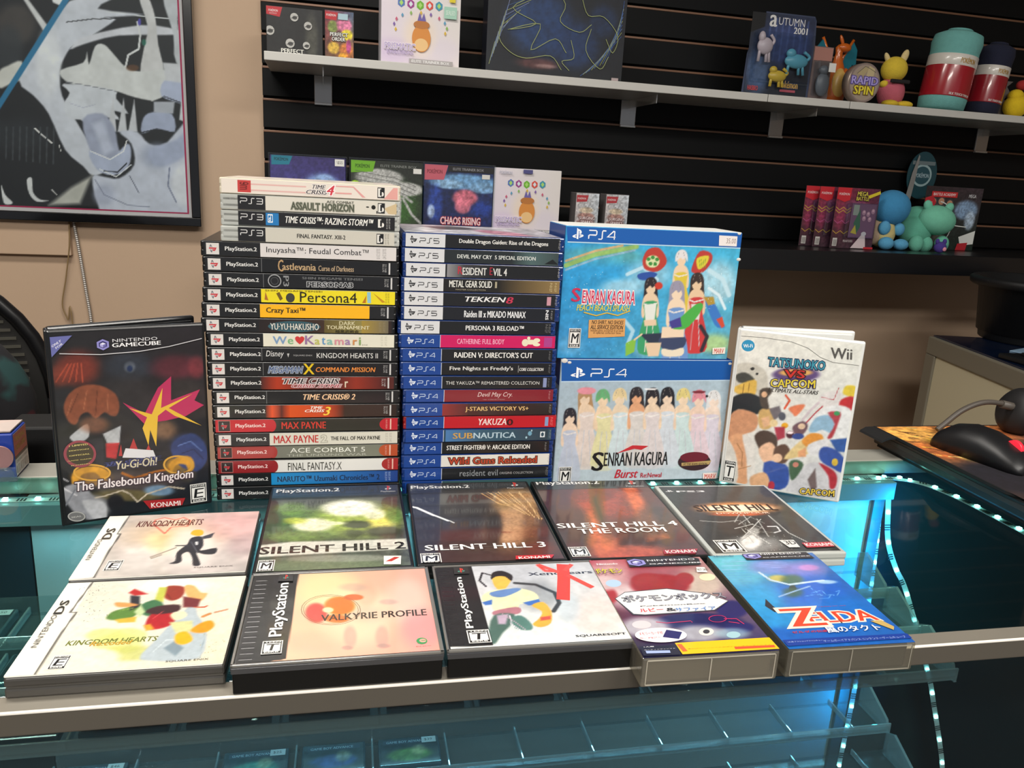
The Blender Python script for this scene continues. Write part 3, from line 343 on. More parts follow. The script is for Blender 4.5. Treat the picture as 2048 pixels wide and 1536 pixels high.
'SH3':[["bg","34383c","3a3430","302c2c","4c302c"],["b",97.8,87.8,28.0,-1.5,13.0,71.5,"8c6848",0.7,0.9],["b",99.5,80.8,17.5,-0.9,8.7,46.6,"a87c5c",0.6,0.95],["b",88.2,58.4,12.6,-0.8,3.4,19.5,"bc9470",0.7,0.9],["b",81.6,78.4,8.6,-0.5,5.1,31.3,"241e1c",0.8,0.8],["b",111.2,135.1,26.8,-1.0,6.9,36.7,"94744c",0.6,0.95],["b",112.8,60.1,8.6,-0.5,7.8,37.1,"4c3424",0.8,0.8],["b",113.2,23.0,16.3,-1.2,4.0,17.8,"6c3428",0.8,0.8],["b",65.4,107.0,23.6,-1.1,5.6,41.4,"26262a",0.8,0.7],["b",34.5,119.3,32.4,-1.4,4.3,46.3,"3a3e42",0.8,0.5],["b",88.5,60.0,8.4,-0.5,0.4,2.5,"7c4838",0.6,0.6],["l",[78.4,156.3,92.8,128.1,117.5,112.0],1.41,"c8a068"],["l",[83.4,156.1,96.8,127.9,119.1,108.9],1.42,"8c6840"],["l",[88.5,155.9,100.8,127.8,120.6,105.9],1.42,"dcb880"],["l",[93.5,155.8,104.8,127.6,122.1,102.9],1.42,"c8a068"],["l",[98.6,155.6,108.8,127.5,123.6,100.0],1.43,"8c6840"],["l",[103.7,155.4,112.8,127.3,125.1,97.0],1.43,"dcb880"],["l",[108.8,155.3,116.8,127.1,126.6,94.1],1.43,"c8a068"],["l",[113.9,155.1,120.9,127.0,128.1,91.1],1.44,"8c6840"],["l",[119.1,154.9,124.9,126.8,129.6,88.2],1.44,"dcb880"],["b",122.9,123.0,9.3,-0.4,7.4,35.7,"a07c54",0.8,0.8],["b",106.6,87.3,17.7,-0.9,7.7,39.9,"b08864",0.7,0.9],["b",116.3,76.5,10.2,-0.6,9.0,42.6,"6c4a34",0.9,0.7],["b",76.2,62.3,8.4,-0.5,6.4,40.3,"2a2422",0.8,0.8],["l",[85.3,160.1,98.9,127.8,115.3,101.1],0.86,"d8b480"],["l",[91.0,160.0,103.2,127.7,117.3,98.8],0.86,"8c6840"],["l",[96.7,159.8,107.5,127.5,119.3,96.6],0.86,"d8b480"],["l",[102.5,159.6,111.9,127.3,121.2,94.3],0.86,"8c6840"],["l",[108.3,159.4,116.2,127.2,123.2,92.1],0.87,"d8b480"],["l",[114.1,159.2,120.6,127.0,125.1,89.9],0.87,"8c6840"],["l",[119.9,159.1,124.9,126.8,127.0,87.7],0.87,"d8b480"],["l",[125.7,158.9,129.3,126.6,128.9,85.5],0.87,"8c6840"],["n",0.12,5,9],["n",0.1,2,4],["l",[0.1,126.3,7.1,122.3,22.9,102.7],3.31,"f4f6f8"],["l",[24.3,101.9,35.9,89.3],2.69,"eef2f4"],["l",[37.3,89.2,41.0,84.0],1.43,"d8dcdc"],["P",[-0.1,181.3,132.8,189.0,130.9,171.4,0.1,165.2],"35383b"],["T","PlayStation.2",4.0,170.0,63.7,0.0,0.0,10.9,"f0f0ee",{"b":1}],["PS",114.3,173.6,122.5,186.5,["e0443c","e8e8e6"]],["T","PlayStation",108.6,166.9,18.3,0.0,0.0,3.7,"d0d0d0",{}],["T","SILENT HILL 3",8.6,26.2,112.3,0.0,0.0,10.7,"ececea",{"b":1,"st":1}],["M","M",3.8,0.9,21.7,20.5],["P",[87.4,1.7,120.3,0.6,124.1,9.5,88.7,9.9],"c03038"],["T","KONAMI",90.5,3.1,28.7,0.0,0.0,4.5,"f0e4e0",{"b":1}]],  # the near-white diagonal strokes paint tube-lamp reflections over the cover
'SH4':[["bg","4c2c2c","5c3834","382a2a","50302a"],["p",[47.6,150.9,68.5,168.1,46.6,4.3,28.9,1.6],"b85c3c",10],["p",[100.6,172.1,116.2,169.5,107.5,39.9,84.4,33.5],"c8643c",8],["b",66.9,137.6,31.5,-0.6,11.5,39.4,"9c3c2c",0.6,0.9],["b",72.4,150.4,16.0,-0.3,6.5,22.1,"702820",0.6,0.9],["b",69.7,100.7,25.4,-0.6,7.3,24.2,"943828",0.7,0.8],["p",[56.4,137.8,67.1,150.5,50.1,31.0,41.3,27.8],"3c3230",8],["b",104.1,76.6,19.9,-0.5,16.4,47.3,"3c3836",0.7,0.7],["b",60.9,10.5,40.2,-1.2,5.4,16.7,"b4543c",0.7,0.9],["b",52.4,155.1,17.7,-0.3,7.3,26.8,"6a3434",0.7,0.7],["b",40.2,34.7,17.3,-0.5,9.4,32.0,"c0603c",0.7,0.8],["b",62.6,66.4,16.3,-0.4,9.3,30.3,"5a2c26",0.8,0.7],["n",0.16,5,11],["P",[1.0,192.1,135.1,190.9,134.2,166.1,-0.6,164.0],"343638"],["T","PlayStation.2",5.5,175.6,72.6,0.0,0.0,13.5,"f0f0ee",{"b":1}],["PS",110.8,175.5,121.2,187.9,["e0443c","e8e8e6"]],["T","PlayStation",106.4,167.5,20.5,0.0,0.0,4.2,"d0d0d0",{}],["T","SILENT HILL 4",3.7,66.0,124.8,0.0,0.0,10.7,"ece8e4",{"b":1}],["T","THE ROOM",21.9,52.1,89.2,0.0,0.0,11.2,"e8e4e0",{"b":1}],["M","M",3.2,5.6,20.8,25.0],["P",[90.1,4.7,120.2,3.8,126.7,13.5,91.8,12.9],"a03038"],["T","KONAMI",93.4,6.2,29.2,0.0,0.0,5.8,"f0dcd8",{"b":1}]],
'DP':[["bg","383a3c","3c3c3c","2c2c2c","2c2c2a"],["b",71.9,106.2,49.7,-1.5,7.6,16.8,"e09050",0.6,0.9],["b",71.5,105.4,43.0,-1.3,4.7,10.3,"f0dcc0",0.5,1],["b",64.8,90.5,32.6,-0.8,2.5,5.5,"c0603c",0.6,0.9],["b",62.8,52.4,15.2,-0.1,10.4,22.5,"18181a",0.6,0.9],["b",47.7,19.7,36.2,0.2,9.2,19.8,"8a8a88",0.8,0.9],["b",49.3,26.9,11.7,0.0,8.4,18.1,"ece8e4",0.6,0.9],["b",62.8,48.7,6.7,-0.0,5.2,11.1,"c8c8c4",0.6,0.7],["l",[66.5,90.4,52.6,71.3],0.9,"b8b8b4"],["l",[63.6,70.0,59.4,59.5],0.88,"888884"],["l",[60.8,50.1,66.2,47.9],0.86,"d8d8d4"],["l",[80.5,78.9,72.7,36.6],0.88,"b8b8b4"],["l",[77.4,58.9,35.8,25.4],0.87,"888884"],["l",[69.9,88.4,68.0,69.2],0.9,"d8d8d4"],["l",[67.0,68.1,74.7,57.4],0.88,"b8b8b4"],["l",[64.2,48.3,81.2,46.0],0.86,"888884"],["l",[83.8,76.9,44.2,34.8],0.88,"d8d8d4"],["l",[53.6,57.3,51.0,23.7],0.87,"b8b8b4"],["l",[73.4,86.4,83.3,67.1],0.89,"888884"],["l",[70.4,66.1,45.7,55.9],0.87,"d8d8d4"],["l",[67.5,46.4,52.6,44.3],0.86,"b8b8b4"],["l",[59.8,75.4,59.4,33.0],0.89,"888884"],["l",[57.0,55.4,66.0,21.9],0.87,"d8d8d4"],["l",[76.8,84.4,54.3,65.6],0.89,"b8b8b4"],["l",[97.3,85.8,97.7,44.8,106.6,23.5],1.18,"c0c0bc"],["l",[17.3,75.8,38.6,71.6,57.8,75.1],1.2,"a8a8a4"],["l",[83.1,59.6,93.1,59.5,91.2,48.5,82.8,44.9],1.73,"d8d8d8"],["spk",35.6,41.4,104.0,41.2,86.9,6.1,19.3,5.4,90,"d8d8d4"],["n",0.15,4,12],["T","PS3",20.1,150.8,33.1,0.0,0.0,4.0,"e8e8e8",{"b":1}],["PS",6.9,151.5,16.8,156.7,["e8e8e8","e8e8e8"]],["T","SILENT HILL",23.5,98.7,91.8,0.0,0.0,16.0,"26140c",{"b":1}],["T","DOWNPOUR",41.6,90.3,59.7,0.0,0.0,4.0,"ecc8b0",{"b":1}],["M","M",11.4,4.6,35.8,30.5],["P",[81.3,11.2,92.6,11.3,93.9,27.0,78.4,26.9],"d8d8d4"],["T","3D",81.8,17.1,11.2,0.0,0.0,8.1,"303030",{"b":1}],["P",[98.9,9.7,128.5,11.0,129.9,21.2,98.8,20.0],"b8303c"],["T","KONAMI",100.3,12.4,28.3,0.0,0.0,6.4,"f0d8d8",{"b":1}]],
'VP':[["bg","e4b892","e0a08e","f0c09c","e89c8c"],["b",60.7,92.2,28.8,-3.5,-1.1,37.6,"ecd09c",0.8,0.8],["b",121.3,73.8,17.6,-2.2,2.0,36.2,"dcc0b0",0.8,0.7],["b",129.3,31.9,16.6,-2.1,2.2,29.9,"e0888c",0.8,0.7],["b",52.9,23.1,24.9,-3.2,-0.7,14.9,"eca890",0.8,0.7],["b",82.9,55.5,29.7,-3.7,0.0,43.0,"e8d0b0",0.7,0.6],["b",89.5,84.2,9.9,-1.2,0.2,20.4,"b8947c",0.7,0.45],["b",77.8,27.2,5.1,-0.6,-0.1,15.2,"a88c84",0.6,0.6],["b",100.0,24.3,5.1,-0.6,0.4,15.1,"a88c84",0.6,0.6],["b",89.2,54.7,16.9,-2.1,0.1,12.3,"c4a894",0.8,0.5],["b",80.7,96.5,12.3,-1.5,-0.0,6.9,"b09488",0.7,0.5],["b",106.8,71.2,7.6,-0.9,0.2,4.3,"a8908c",0.6,0.5],["b",75.9,13.0,4.0,-0.5,-0.0,2.8,"9c7c78",0.5,0.6],["b",100.7,12.4,5.0,-0.6,0.1,2.9,"9c7c78",0.5,0.6],["b",53.3,61.3,8.4,-1.1,-0.6,14.6,"d8443c",0.35,1],["b",70.0,69.5,11.8,-1.5,-0.2,13.9,"ec6c14",0.3,1],["b",80.7,80.9,7.7,-0.9,-0.0,4.8,"e4602c",0.3,1],["b",68.2,51.4,9.4,-1.2,-0.1,6.0,"e46a2c",0.4,1],["b",61.6,64.3,4.3,-0.5,-0.1,4.1,"f0d8a8",0.4,1],["p",[-0.3,-0.9,0.6,126.0,37.1,124.7,35.6,4.4],"1b1b1b",0.4],["L",[85.5,61.3,84.8,55.9,82.6,51.0,79.2,47.2,74.8,44.5,69.7,43.1,64.3,43.1,58.8,44.4,53.6,47.1,49.1,51.0,45.4,55.7,43.0,61.1,42.0,66.7,42.4,72.3,44.3,77.4,47.5,81.6,52.0,84.7,57.3,86.3,63.1,86.4,68.9,84.9,74.4,81.9,79.1,77.7,82.6,72.6,84.8,67.0,85.5,61.3],0.43,"5c4c30"],["L",[83.9,61.5,83.2,56.5,81.2,52.1,78.1,48.6,74.0,46.1,69.3,44.8,64.2,44.8,59.1,46.1,54.3,48.6,50.1,52.1,46.8,56.4,44.5,61.4,43.5,66.5,43.9,71.6,45.7,76.3,48.8,80.1,52.9,82.9,57.8,84.4,63.2,84.4,68.6,83.0,73.6,80.3,77.9,76.5,81.2,71.9,83.3,66.7,83.9,61.5],0.32,"5c4c30"],["T","VALKYRIE PROFILE",56.7,48.9,77.8,0.0,0.0,8.8,"2e2018",{"b":1}],["b",127.1,15.4,3.0,-0.4,0.3,3.6,"2c8c4c",0.3,1],["E",127.6,15.3,3.8,-0.5,0.3,4.0,"2c8c4c"],["E",128.3,15.6,2.4,-0.3,0.2,2.2,"e8a090"],["L",[127.1,15.7,130.7,15.8],0.71,"2c8c4c"],["T","ENIX",123.1,8.3,10.7,0.0,0.0,0.8,"a8645c",{}],["T","PlayStation",33.1,32.0,0.0,76.1,-11.7,0.0,"e8e8e6",{"b":1}],["T","PlayStation",33.1,32.0,0.0,76.1,-11.7,0.0,"e8e8e6",{"b":1}],["M","T",18.4,10.8,32.0,26.6],["P",[21.6,110.6,33.3,109.6,33.1,121.4,22.3,122.2],"2a2a2a"],["PS",25.2,113.6,29.7,120.8,["d03c34","4c8c7c"]]],
'XG':[["bg","c0c2c8","b8bac0","dadcd8","d8dad6"],["b",68.0,99.1,26.8,-2.4,4.9,27.6,"aeb2ba",0.8,0.7],["b",80.5,69.7,18.8,-1.8,5.2,25.4,"7c8288",0.7,0.6],["b",120.0,37.3,20.7,-2.2,9.7,34.5,"d4c0b8",0.8,0.6],["b",99.8,50.1,10.4,-1.1,5.9,24.1,"b4c0c8",0.7,0.7],["b",64.9,21.1,32.5,-3.6,2.3,11.6,"c8d0d0",0.8,0.6],["b",89.3,6.9,37.7,-4.3,2.3,9.3,"dcdedc",0.8,0.7],["l",[65.3,90.9,81.6,87.0,94.4,72.9,94.4,57.1,86.9,45.0],3.58,"34383c"],["l",[47.1,105.9,40.9,110.1,36.8,97.1,40.8,87.3],1.83,"26242a"],["q",[47.5,100.9,50.0,109.3,59.9,109.7,64.2,101.9,60.3,90.1,52.6,79.2,47.8,86.6],"dcb04c",1],["q",[46.6,98.6,49.4,109.4,57.9,112.4,65.2,104.3,62.9,94.7,58.7,102.4,51.5,103.0],"221e22",1],["q",[35.1,71.9,43.3,80.1,62.7,82.9,76.0,77.0,80.0,67.5,75.9,59.0,63.0,58.1,59.2,50.0,42.2,49.6,40.4,60.4,35.1,63.1],"dedcb0",1],["q",[42.9,77.8,62.7,82.9,68.2,80.0,53.4,70.1,44.2,71.0],"5c80b4",1],["p",[65.6,60.0,79.3,64.2,80.1,56.4,69.4,55.3],"3c68b0",1],["p",[33.9,63.2,42.5,66.7,41.3,59.2,35.6,58.7],"3c68b0",1],["q",[71.7,55.1,81.9,59.5,85.2,45.2,81.1,29.1,72.2,24.2,67.0,28.7,73.5,36.0,77.9,45.9],"dca43c",1],["p",[75.1,37.9,83.3,39.1,82.2,34.1,74.0,32.9],"c44c3c",1],["q",[41.1,49.7,58.8,54.2,62.5,49.6,58.1,43.8,41.2,43.5],"a8707c",1],["q",[40.1,43.6,55.9,44.0,51.3,30.4,43.0,19.7,34.5,5.8,31.9,17.1],"48645c",2],["q",[52.6,38.2,61.0,41.4,66.5,28.7,63.9,21.2,53.5,24.3],"507870",1.5],["p",[42.3,43.4,51.5,44.5,47.0,30.8,41.6,31.4],"b4a0b4",2],["l",[52.2,42.4,51.3,30.4,56.4,22.0],0.94,"d8d0dc"],["l",[47.0,45.0,54.1,34.0,60.6,21.5],0.63,"c0a0b0"],["n",0.06,6,14],["p",[0.5,5.3,-0.0,125.0,33.5,124.2,33.7,4.4],"1b1b1d",0.4],["l",[90.8,119.9,95.0,109.2,108.5,106.7],3.5,"f04840"],["T","Xenogears",78.7,100.1,56.0,0.0,0.0,6.9,"22283c",{"b":1}],["L",[112.7,119.4,107.7,95.5,98.6,61.1],10.64,"ee4038"],["L",[91.0,120.4,105.7,105.7],4.28,"f05048"],["L",[120.4,118.7,111.3,107.8],3.95,"f05048"],["L",[112.0,100.1,127.7,77.9],4.9,"f04840"],["T","SQUARESOFT",95.1,8.1,38.6,0.0,0.0,3.0,"2c2c30",{"b":1}],["T","PlayStation",24.3,27.5,0.0,76.2,-7.4,0.0,"e8e8e6",{"b":1}],["M","T",16.6,7.9,33.0,24.6],["P",[17.2,108.5,29.8,108.4,29.9,119.9,17.7,119.9],"2a2a2a"],["PS",20.4,110.7,26.7,118.6,["d03c34","4c8c7c"]]],
'PK':[["bg","a82c3c","b07c78","20203c","30305c"],["b",8.8,117.1,22.5,-2.0,8.7,32.1,"c8a4a4",0.8,0.8],["b",84.6,99.3,23.6,-2.1,11.9,27.6,"c0b0a0",0.8,0.9],["b",29.5,83.4,34.5,-3.1,7.6,22.9,"d8d0d0",0.7,0.8],["b",49.1,99.8,26.2,-2.4,6.8,18.9,"8c1820",0.25,1],["b",42.1,108.6,15.4,-1.4,4.2,12.4,"901c24",0.3,1],["b",74.0,108.5,8.5,-0.8,4.4,11.0,"901c24",0.3,1],["b",-2.2,86.3,10.6,-1.0,4.0,15.1,"9c2028",0.4,1],["b",3.1,106.6,12.4,-1.1,3.6,13.5,"c8b0b0",0.6,0.9],["b",59.4,43.5,35.9,-3.4,5.0,11.7,"181850",0.3,1],["b",93.7,58.2,14.2,-1.3,6.7,13.7,"24205c",0.4,1],["b",87.5,32.4,12.2,-1.1,4.1,8.1,"20205c",0.4,1],["b",14.9,39.3,20.5,-1.9,4.8,14.5,"b8b4bc",0.6,0.9],["b",52.6,27.5,21.4,-2.0,5.1,11.9,"a8a8b0",0.7,0.9],["b",78.8,25.1,14.3,-1.4,3.8,7.8,"9cc0cc",0.7,0.6],["E",10.5,105.4,6.6,-0.6,1.6,5.9,"a8c0dc"],["E",13.4,42.5,7.3,-0.7,1.7,5.4,"d0c4c8"],["E",78.4,23.1,5.3,-0.5,2.1,4.2,"9cc0c8"],["E",59.4,28.9,5.7,-0.5,2.3,5.1,"d8d4cc"],["E",59.4,28.9,2.6,-0.2,1.2,2.7,"3c3c40"],["E",94.9,109.5,7.1,-0.6,2.7,6.1,"dcd0b0"],["n",0.06,5,15],["L",[25.6,45.0,33.6,42.7,53.2,44.1,53.6,41.9],0.68,"d83460"],["L",[82.5,44.6,81.7,43.5,80.5,42.4,79.0,41.6,77.2,41.0,75.4,40.7,73.6,40.7,71.9,41.0,70.4,41.6,69.4,42.5,68.7,43.5,68.5,44.7,68.8,45.9,69.6,47.1,70.8,48.1,72.3,49.0,74.1,49.6,75.9,49.9,77.8,49.9,79.5,49.6,81.0,49.0,82.0,48.1,82.7,47.0,82.8,45.8,82.5,44.6],0.5,"d83060"],["L",[80.6,44.8,90.6,43.9,93.2,36.1],0.71,"d83060"],["L",[82.4,40.3,90.0,37.4],0.7,"d83060"],["P",[4.1,80.8,15.2,90.3,52.5,93.6,84.5,82.7,96.3,69.9,78.9,56.6,19.8,54.2,10.9,55.9],"3c3c46"],["P",[4.8,80.7,15.2,89.3,52.0,92.4,83.8,81.7,95.3,70.0,78.5,57.8,20.6,55.7,12.1,57.4],"dcdad8"],["T","ポケモンボックス",9.7,74.0,86.8,0.0,0.0,10.4,"8c8c96",{"b":1,"o":"34343c"}],["T","PokémonBox",20.7,66.8,54.5,0.0,0.0,1.1,"2c2c34",{"b":1}],["T","ルビー",18.1,58.8,19.4,0.0,0.0,5.1,"d84050",{"b":1}],["T","&",39.4,58.2,8.4,0.0,0.0,4.7,"303038",{"b":1}],["T","サファイア",46.7,56.9,34.1,0.0,0.0,5.4,"5c88c4",{"b":1}],["E",22.7,26.4,19.4,-1.8,3.3,9.3,"f0ecec"],["P",[22.9,23.5,34.2,19.9,40.1,28.7,29.3,32.8],"241c5c"],["T","メモリーカード付",6.6,27.0,18.5,0.0,0.0,4.2,"d04450",{"b":1}],["T","カードEジー",5.4,22.2,15.9,0.0,0.0,2.0,"d04450",{"b":1}],["P",[1.6,13.2,30.6,12.3,28.2,0.3,0.7,1.7],"1c1c30"],["T","1人用",4.5,11.5,7.4,0.0,0.0,1.1,"f0f0f0",{"b":1}],["T","ユーティリティソフト",3.3,8.0,23.5,0.0,0.0,0.6,"e8e8e8",{"b":1}],["P",[3.8,4.0,21.3,3.2,21.8,6.2,4.0,7.2],"9cacd8"],["P",[28.9,14.7,102.9,15.3,103.8,0.7,29.2,-0.2],"f0b81c"],["T","●プレイするには、ゲームボーイアドバンスが必要です",35.6,10.0,62.5,0.0,0.0,-0.0,"4c3810",{}],["T","●別売のケーブルを使用すると通信が楽しめます",35.5,6.7,64.1,0.0,0.0,-0.6,"4c3810",{}],["P",[70.3,3.0,101.3,2.7,101.7,5.5,70.6,5.9],"d85030"],["P",[29.6,12.8,33.2,12.8,34.3,3.8,30.7,3.6],"d86030"],["P",[33.7,144.7,32.1,129.5,97.5,129.2,100.0,140.5,90.6,146.1,50.3,146.4],"161620"],["T","NINTENDO",51.4,138.1,44.3,0.0,0.0,3.3,"e0e0e4",{}],["T","GAMECUBE",51.0,132.4,48.6,0.0,0.0,1.6,"f0f0f2",{"b":1}],["GC",32.3,130.1,49.3,143.3],["P",[88.0,115.8,97.3,115.0,98.2,123.7,90.9,124.4],"f0f0e8"],["T","NOT SALE",90.0,117.9,9.2,0.0,0.0,3.9,"303030",{"b":1}],["T","ポケモン",-1.4,119.2,24.8,0.0,0.0,8.2,"e0d040",{"b":1,"o":"5c5020"}],["T","Nintendo",4.3,133.5,18.6,0.0,0.0,2.9,"e8dcdc",{"b":1}]],
'ZE':[["bg","48a0b8","3c68a8","1c64b4","1c58a8"],["b",18.8,115.0,25.0,-2.2,11.2,23.7,"5cacc4",0.7,0.8],["b",17.4,137.0,19.8,-1.7,7.5,16.3,"60b8c4",0.8,0.8],["b",49.0,123.1,22.5,-2.0,8.0,16.0,"7c88c8",0.8,0.8],["b",77.3,115.1,22.5,-2.0,8.4,15.8,"8c7cc4",0.8,0.8],["b",65.4,79.4,34.0,-3.1,16.1,29.9,"2058c0",0.8,0.8],["b",11.2,69.4,21.2,-2.0,11.7,24.1,"2c98d0",0.8,0.8],["b",67.5,44.8,36.9,-3.5,15.6,27.9,"1c6cc4",0.8,0.8],["b",18.8,17.3,50.7,-4.9,6.7,12.9,"1858b0",0.8,0.8],["b",10.7,40.8,25.8,-2.5,6.8,13.5,"2890cc",0.8,0.7],["l",[10.4,137.6,34.0,137.7],0.65,"88b0dc"],["l",[8.8,134.1,32.4,134.3],0.65,"88b0dc"],["l",[7.2,130.7,30.7,130.8],0.65,"88b0dc"],["l",[5.7,127.2,29.1,127.3],0.64,"88b0dc"],["l",[4.1,123.8,27.4,123.9],0.64,"88b0dc"],["l",[2.6,120.4,25.8,120.5],0.64,"88b0dc"],["l",[42.4,130.6,68.6,129.7],0.66,"a0a8e0"],["l",[41.0,127.7,67.1,126.7],0.65,"a0a8e0"],["l",[39.6,124.8,65.6,123.8],0.65,"a0a8e0"],["l",[38.2,121.9,64.1,120.9],0.65,"a0a8e0"],["l",[1.1,113.9,26.9,113.7],0.84,"4c8cc8"],["l",[-0.8,109.8,24.9,109.6],0.83,"4c8cc8"],["l",[-2.6,105.8,23.0,105.5],0.83,"4c8cc8"],["l",[-4.5,101.7,21.1,101.5],0.82,"4c8cc8"],["l",[-6.3,97.8,19.1,97.5],0.82,"4c8cc8"],["l",[-8.1,93.8,17.2,93.5],0.81,"4c8cc8"],["l",[50.5,80.8,65.3,87.1,68.3,71.6],0.61,"60a0e0"],["l",[52.6,71.3,63.8,73.7,71.0,71.3],0.6,"60a0e0"],["l",[62.3,76.2,72.7,79.7,73.7,71.1],0.61,"60a0e0"],["l",[64.2,66.7,71.2,66.6,76.4,70.8],0.6,"60a0e0"],["l",[73.9,71.6,80.1,72.5,79.1,70.6],0.61,"60a0e0"],["l",[83.8,76.4,89.2,78.5,81.8,70.3],0.62,"60a0e0"],["b",83.6,118.7,9.9,-0.9,3.1,5.8,"c488c8",0.6,0.8],["b",49.1,83.5,3.5,-0.3,3.8,7.4,"2c2c24",0.4,0.9],["b",85.8,93.0,9.7,-0.9,1.9,3.5,"b8d8f0",0.6,0.8],["b",45.6,101.9,9.7,-0.9,3.3,6.6,"d8bc50",0.7,0.8],["b",56.8,98.3,11.0,-1.0,5.3,10.1,"4c6440",0.7,0.8],["b",46.6,78.6,9.4,-0.9,4.5,8.7,"3c5844",0.8,0.8],["l",[34.1,113.6,37.5,100.0,50.2,91.1,72.0,94.3,84.4,95.8],2.55,"b8cce0"],["l",[30.8,72.6,50.5,80.8,66.6,87.0],1.6,"88a8d0"],["n",0.07,6,16],["P",[17.7,70.1,11.9,59.6,15.2,49.8,20.3,51.7,18.5,59.0],"2c2c34"],["T","ELDA",37.1,31.8,58.0,0.0,0.0,15.2,"d8442c",{"b":1,"o":"e8d8c8"}],["T","THE LEGEND OF",45.2,54.6,34.6,0.0,0.0,-0.4,"cc4434",{"b":1}],["T","Z",18.4,28.1,30.2,0.0,0.0,25.2,"d8442c",{"b":1,"o":"e8d8c8"}],["T","ゼルダの伝説",13.6,18.9,30.3,0.0,0.0,3.1,"c03434",{"b":1}],["T","風のタクト",42.0,17.3,45.8,0.0,0.0,8.0,"e8f0f8",{"b":1,"o":"204890"}],["P",[85.3,30.2,95.0,30.4,99.5,20.8,96.2,16.5,89.2,25.2],"bca060"],["P",[1.2,11.3,106.5,11.0,107.2,4.7,1.0,3.3],"1c3c90"],["T","1人用 アクションアドベンチャー",3.7,7.4,27.8,0.0,0.0,1.6,"b8c8e8",{}],["T","ゲームボーイアドバンス ニンテンドーゲームキューブ",31.6,5.5,67.7,0.0,0.0,2.9,"a0b4e0",{}],["P",[33.3,150.3,32.8,135.1,98.6,134.0,96.9,146.5,80.5,149.9],"161620"],["T","NINTENDO",50.7,143.1,40.0,0.0,0.0,3.1,"e0e0e4",{}],["T","GAMECUBE",49.8,138.0,47.0,0.0,0.0,1.0,"f0f0f2",{"b":1}],["GC",32.6,136.2,50.0,147.7],["T","Nintendo",5.1,142.2,18.9,0.0,0.0,2.6,"2c6480",{"b":1}]],
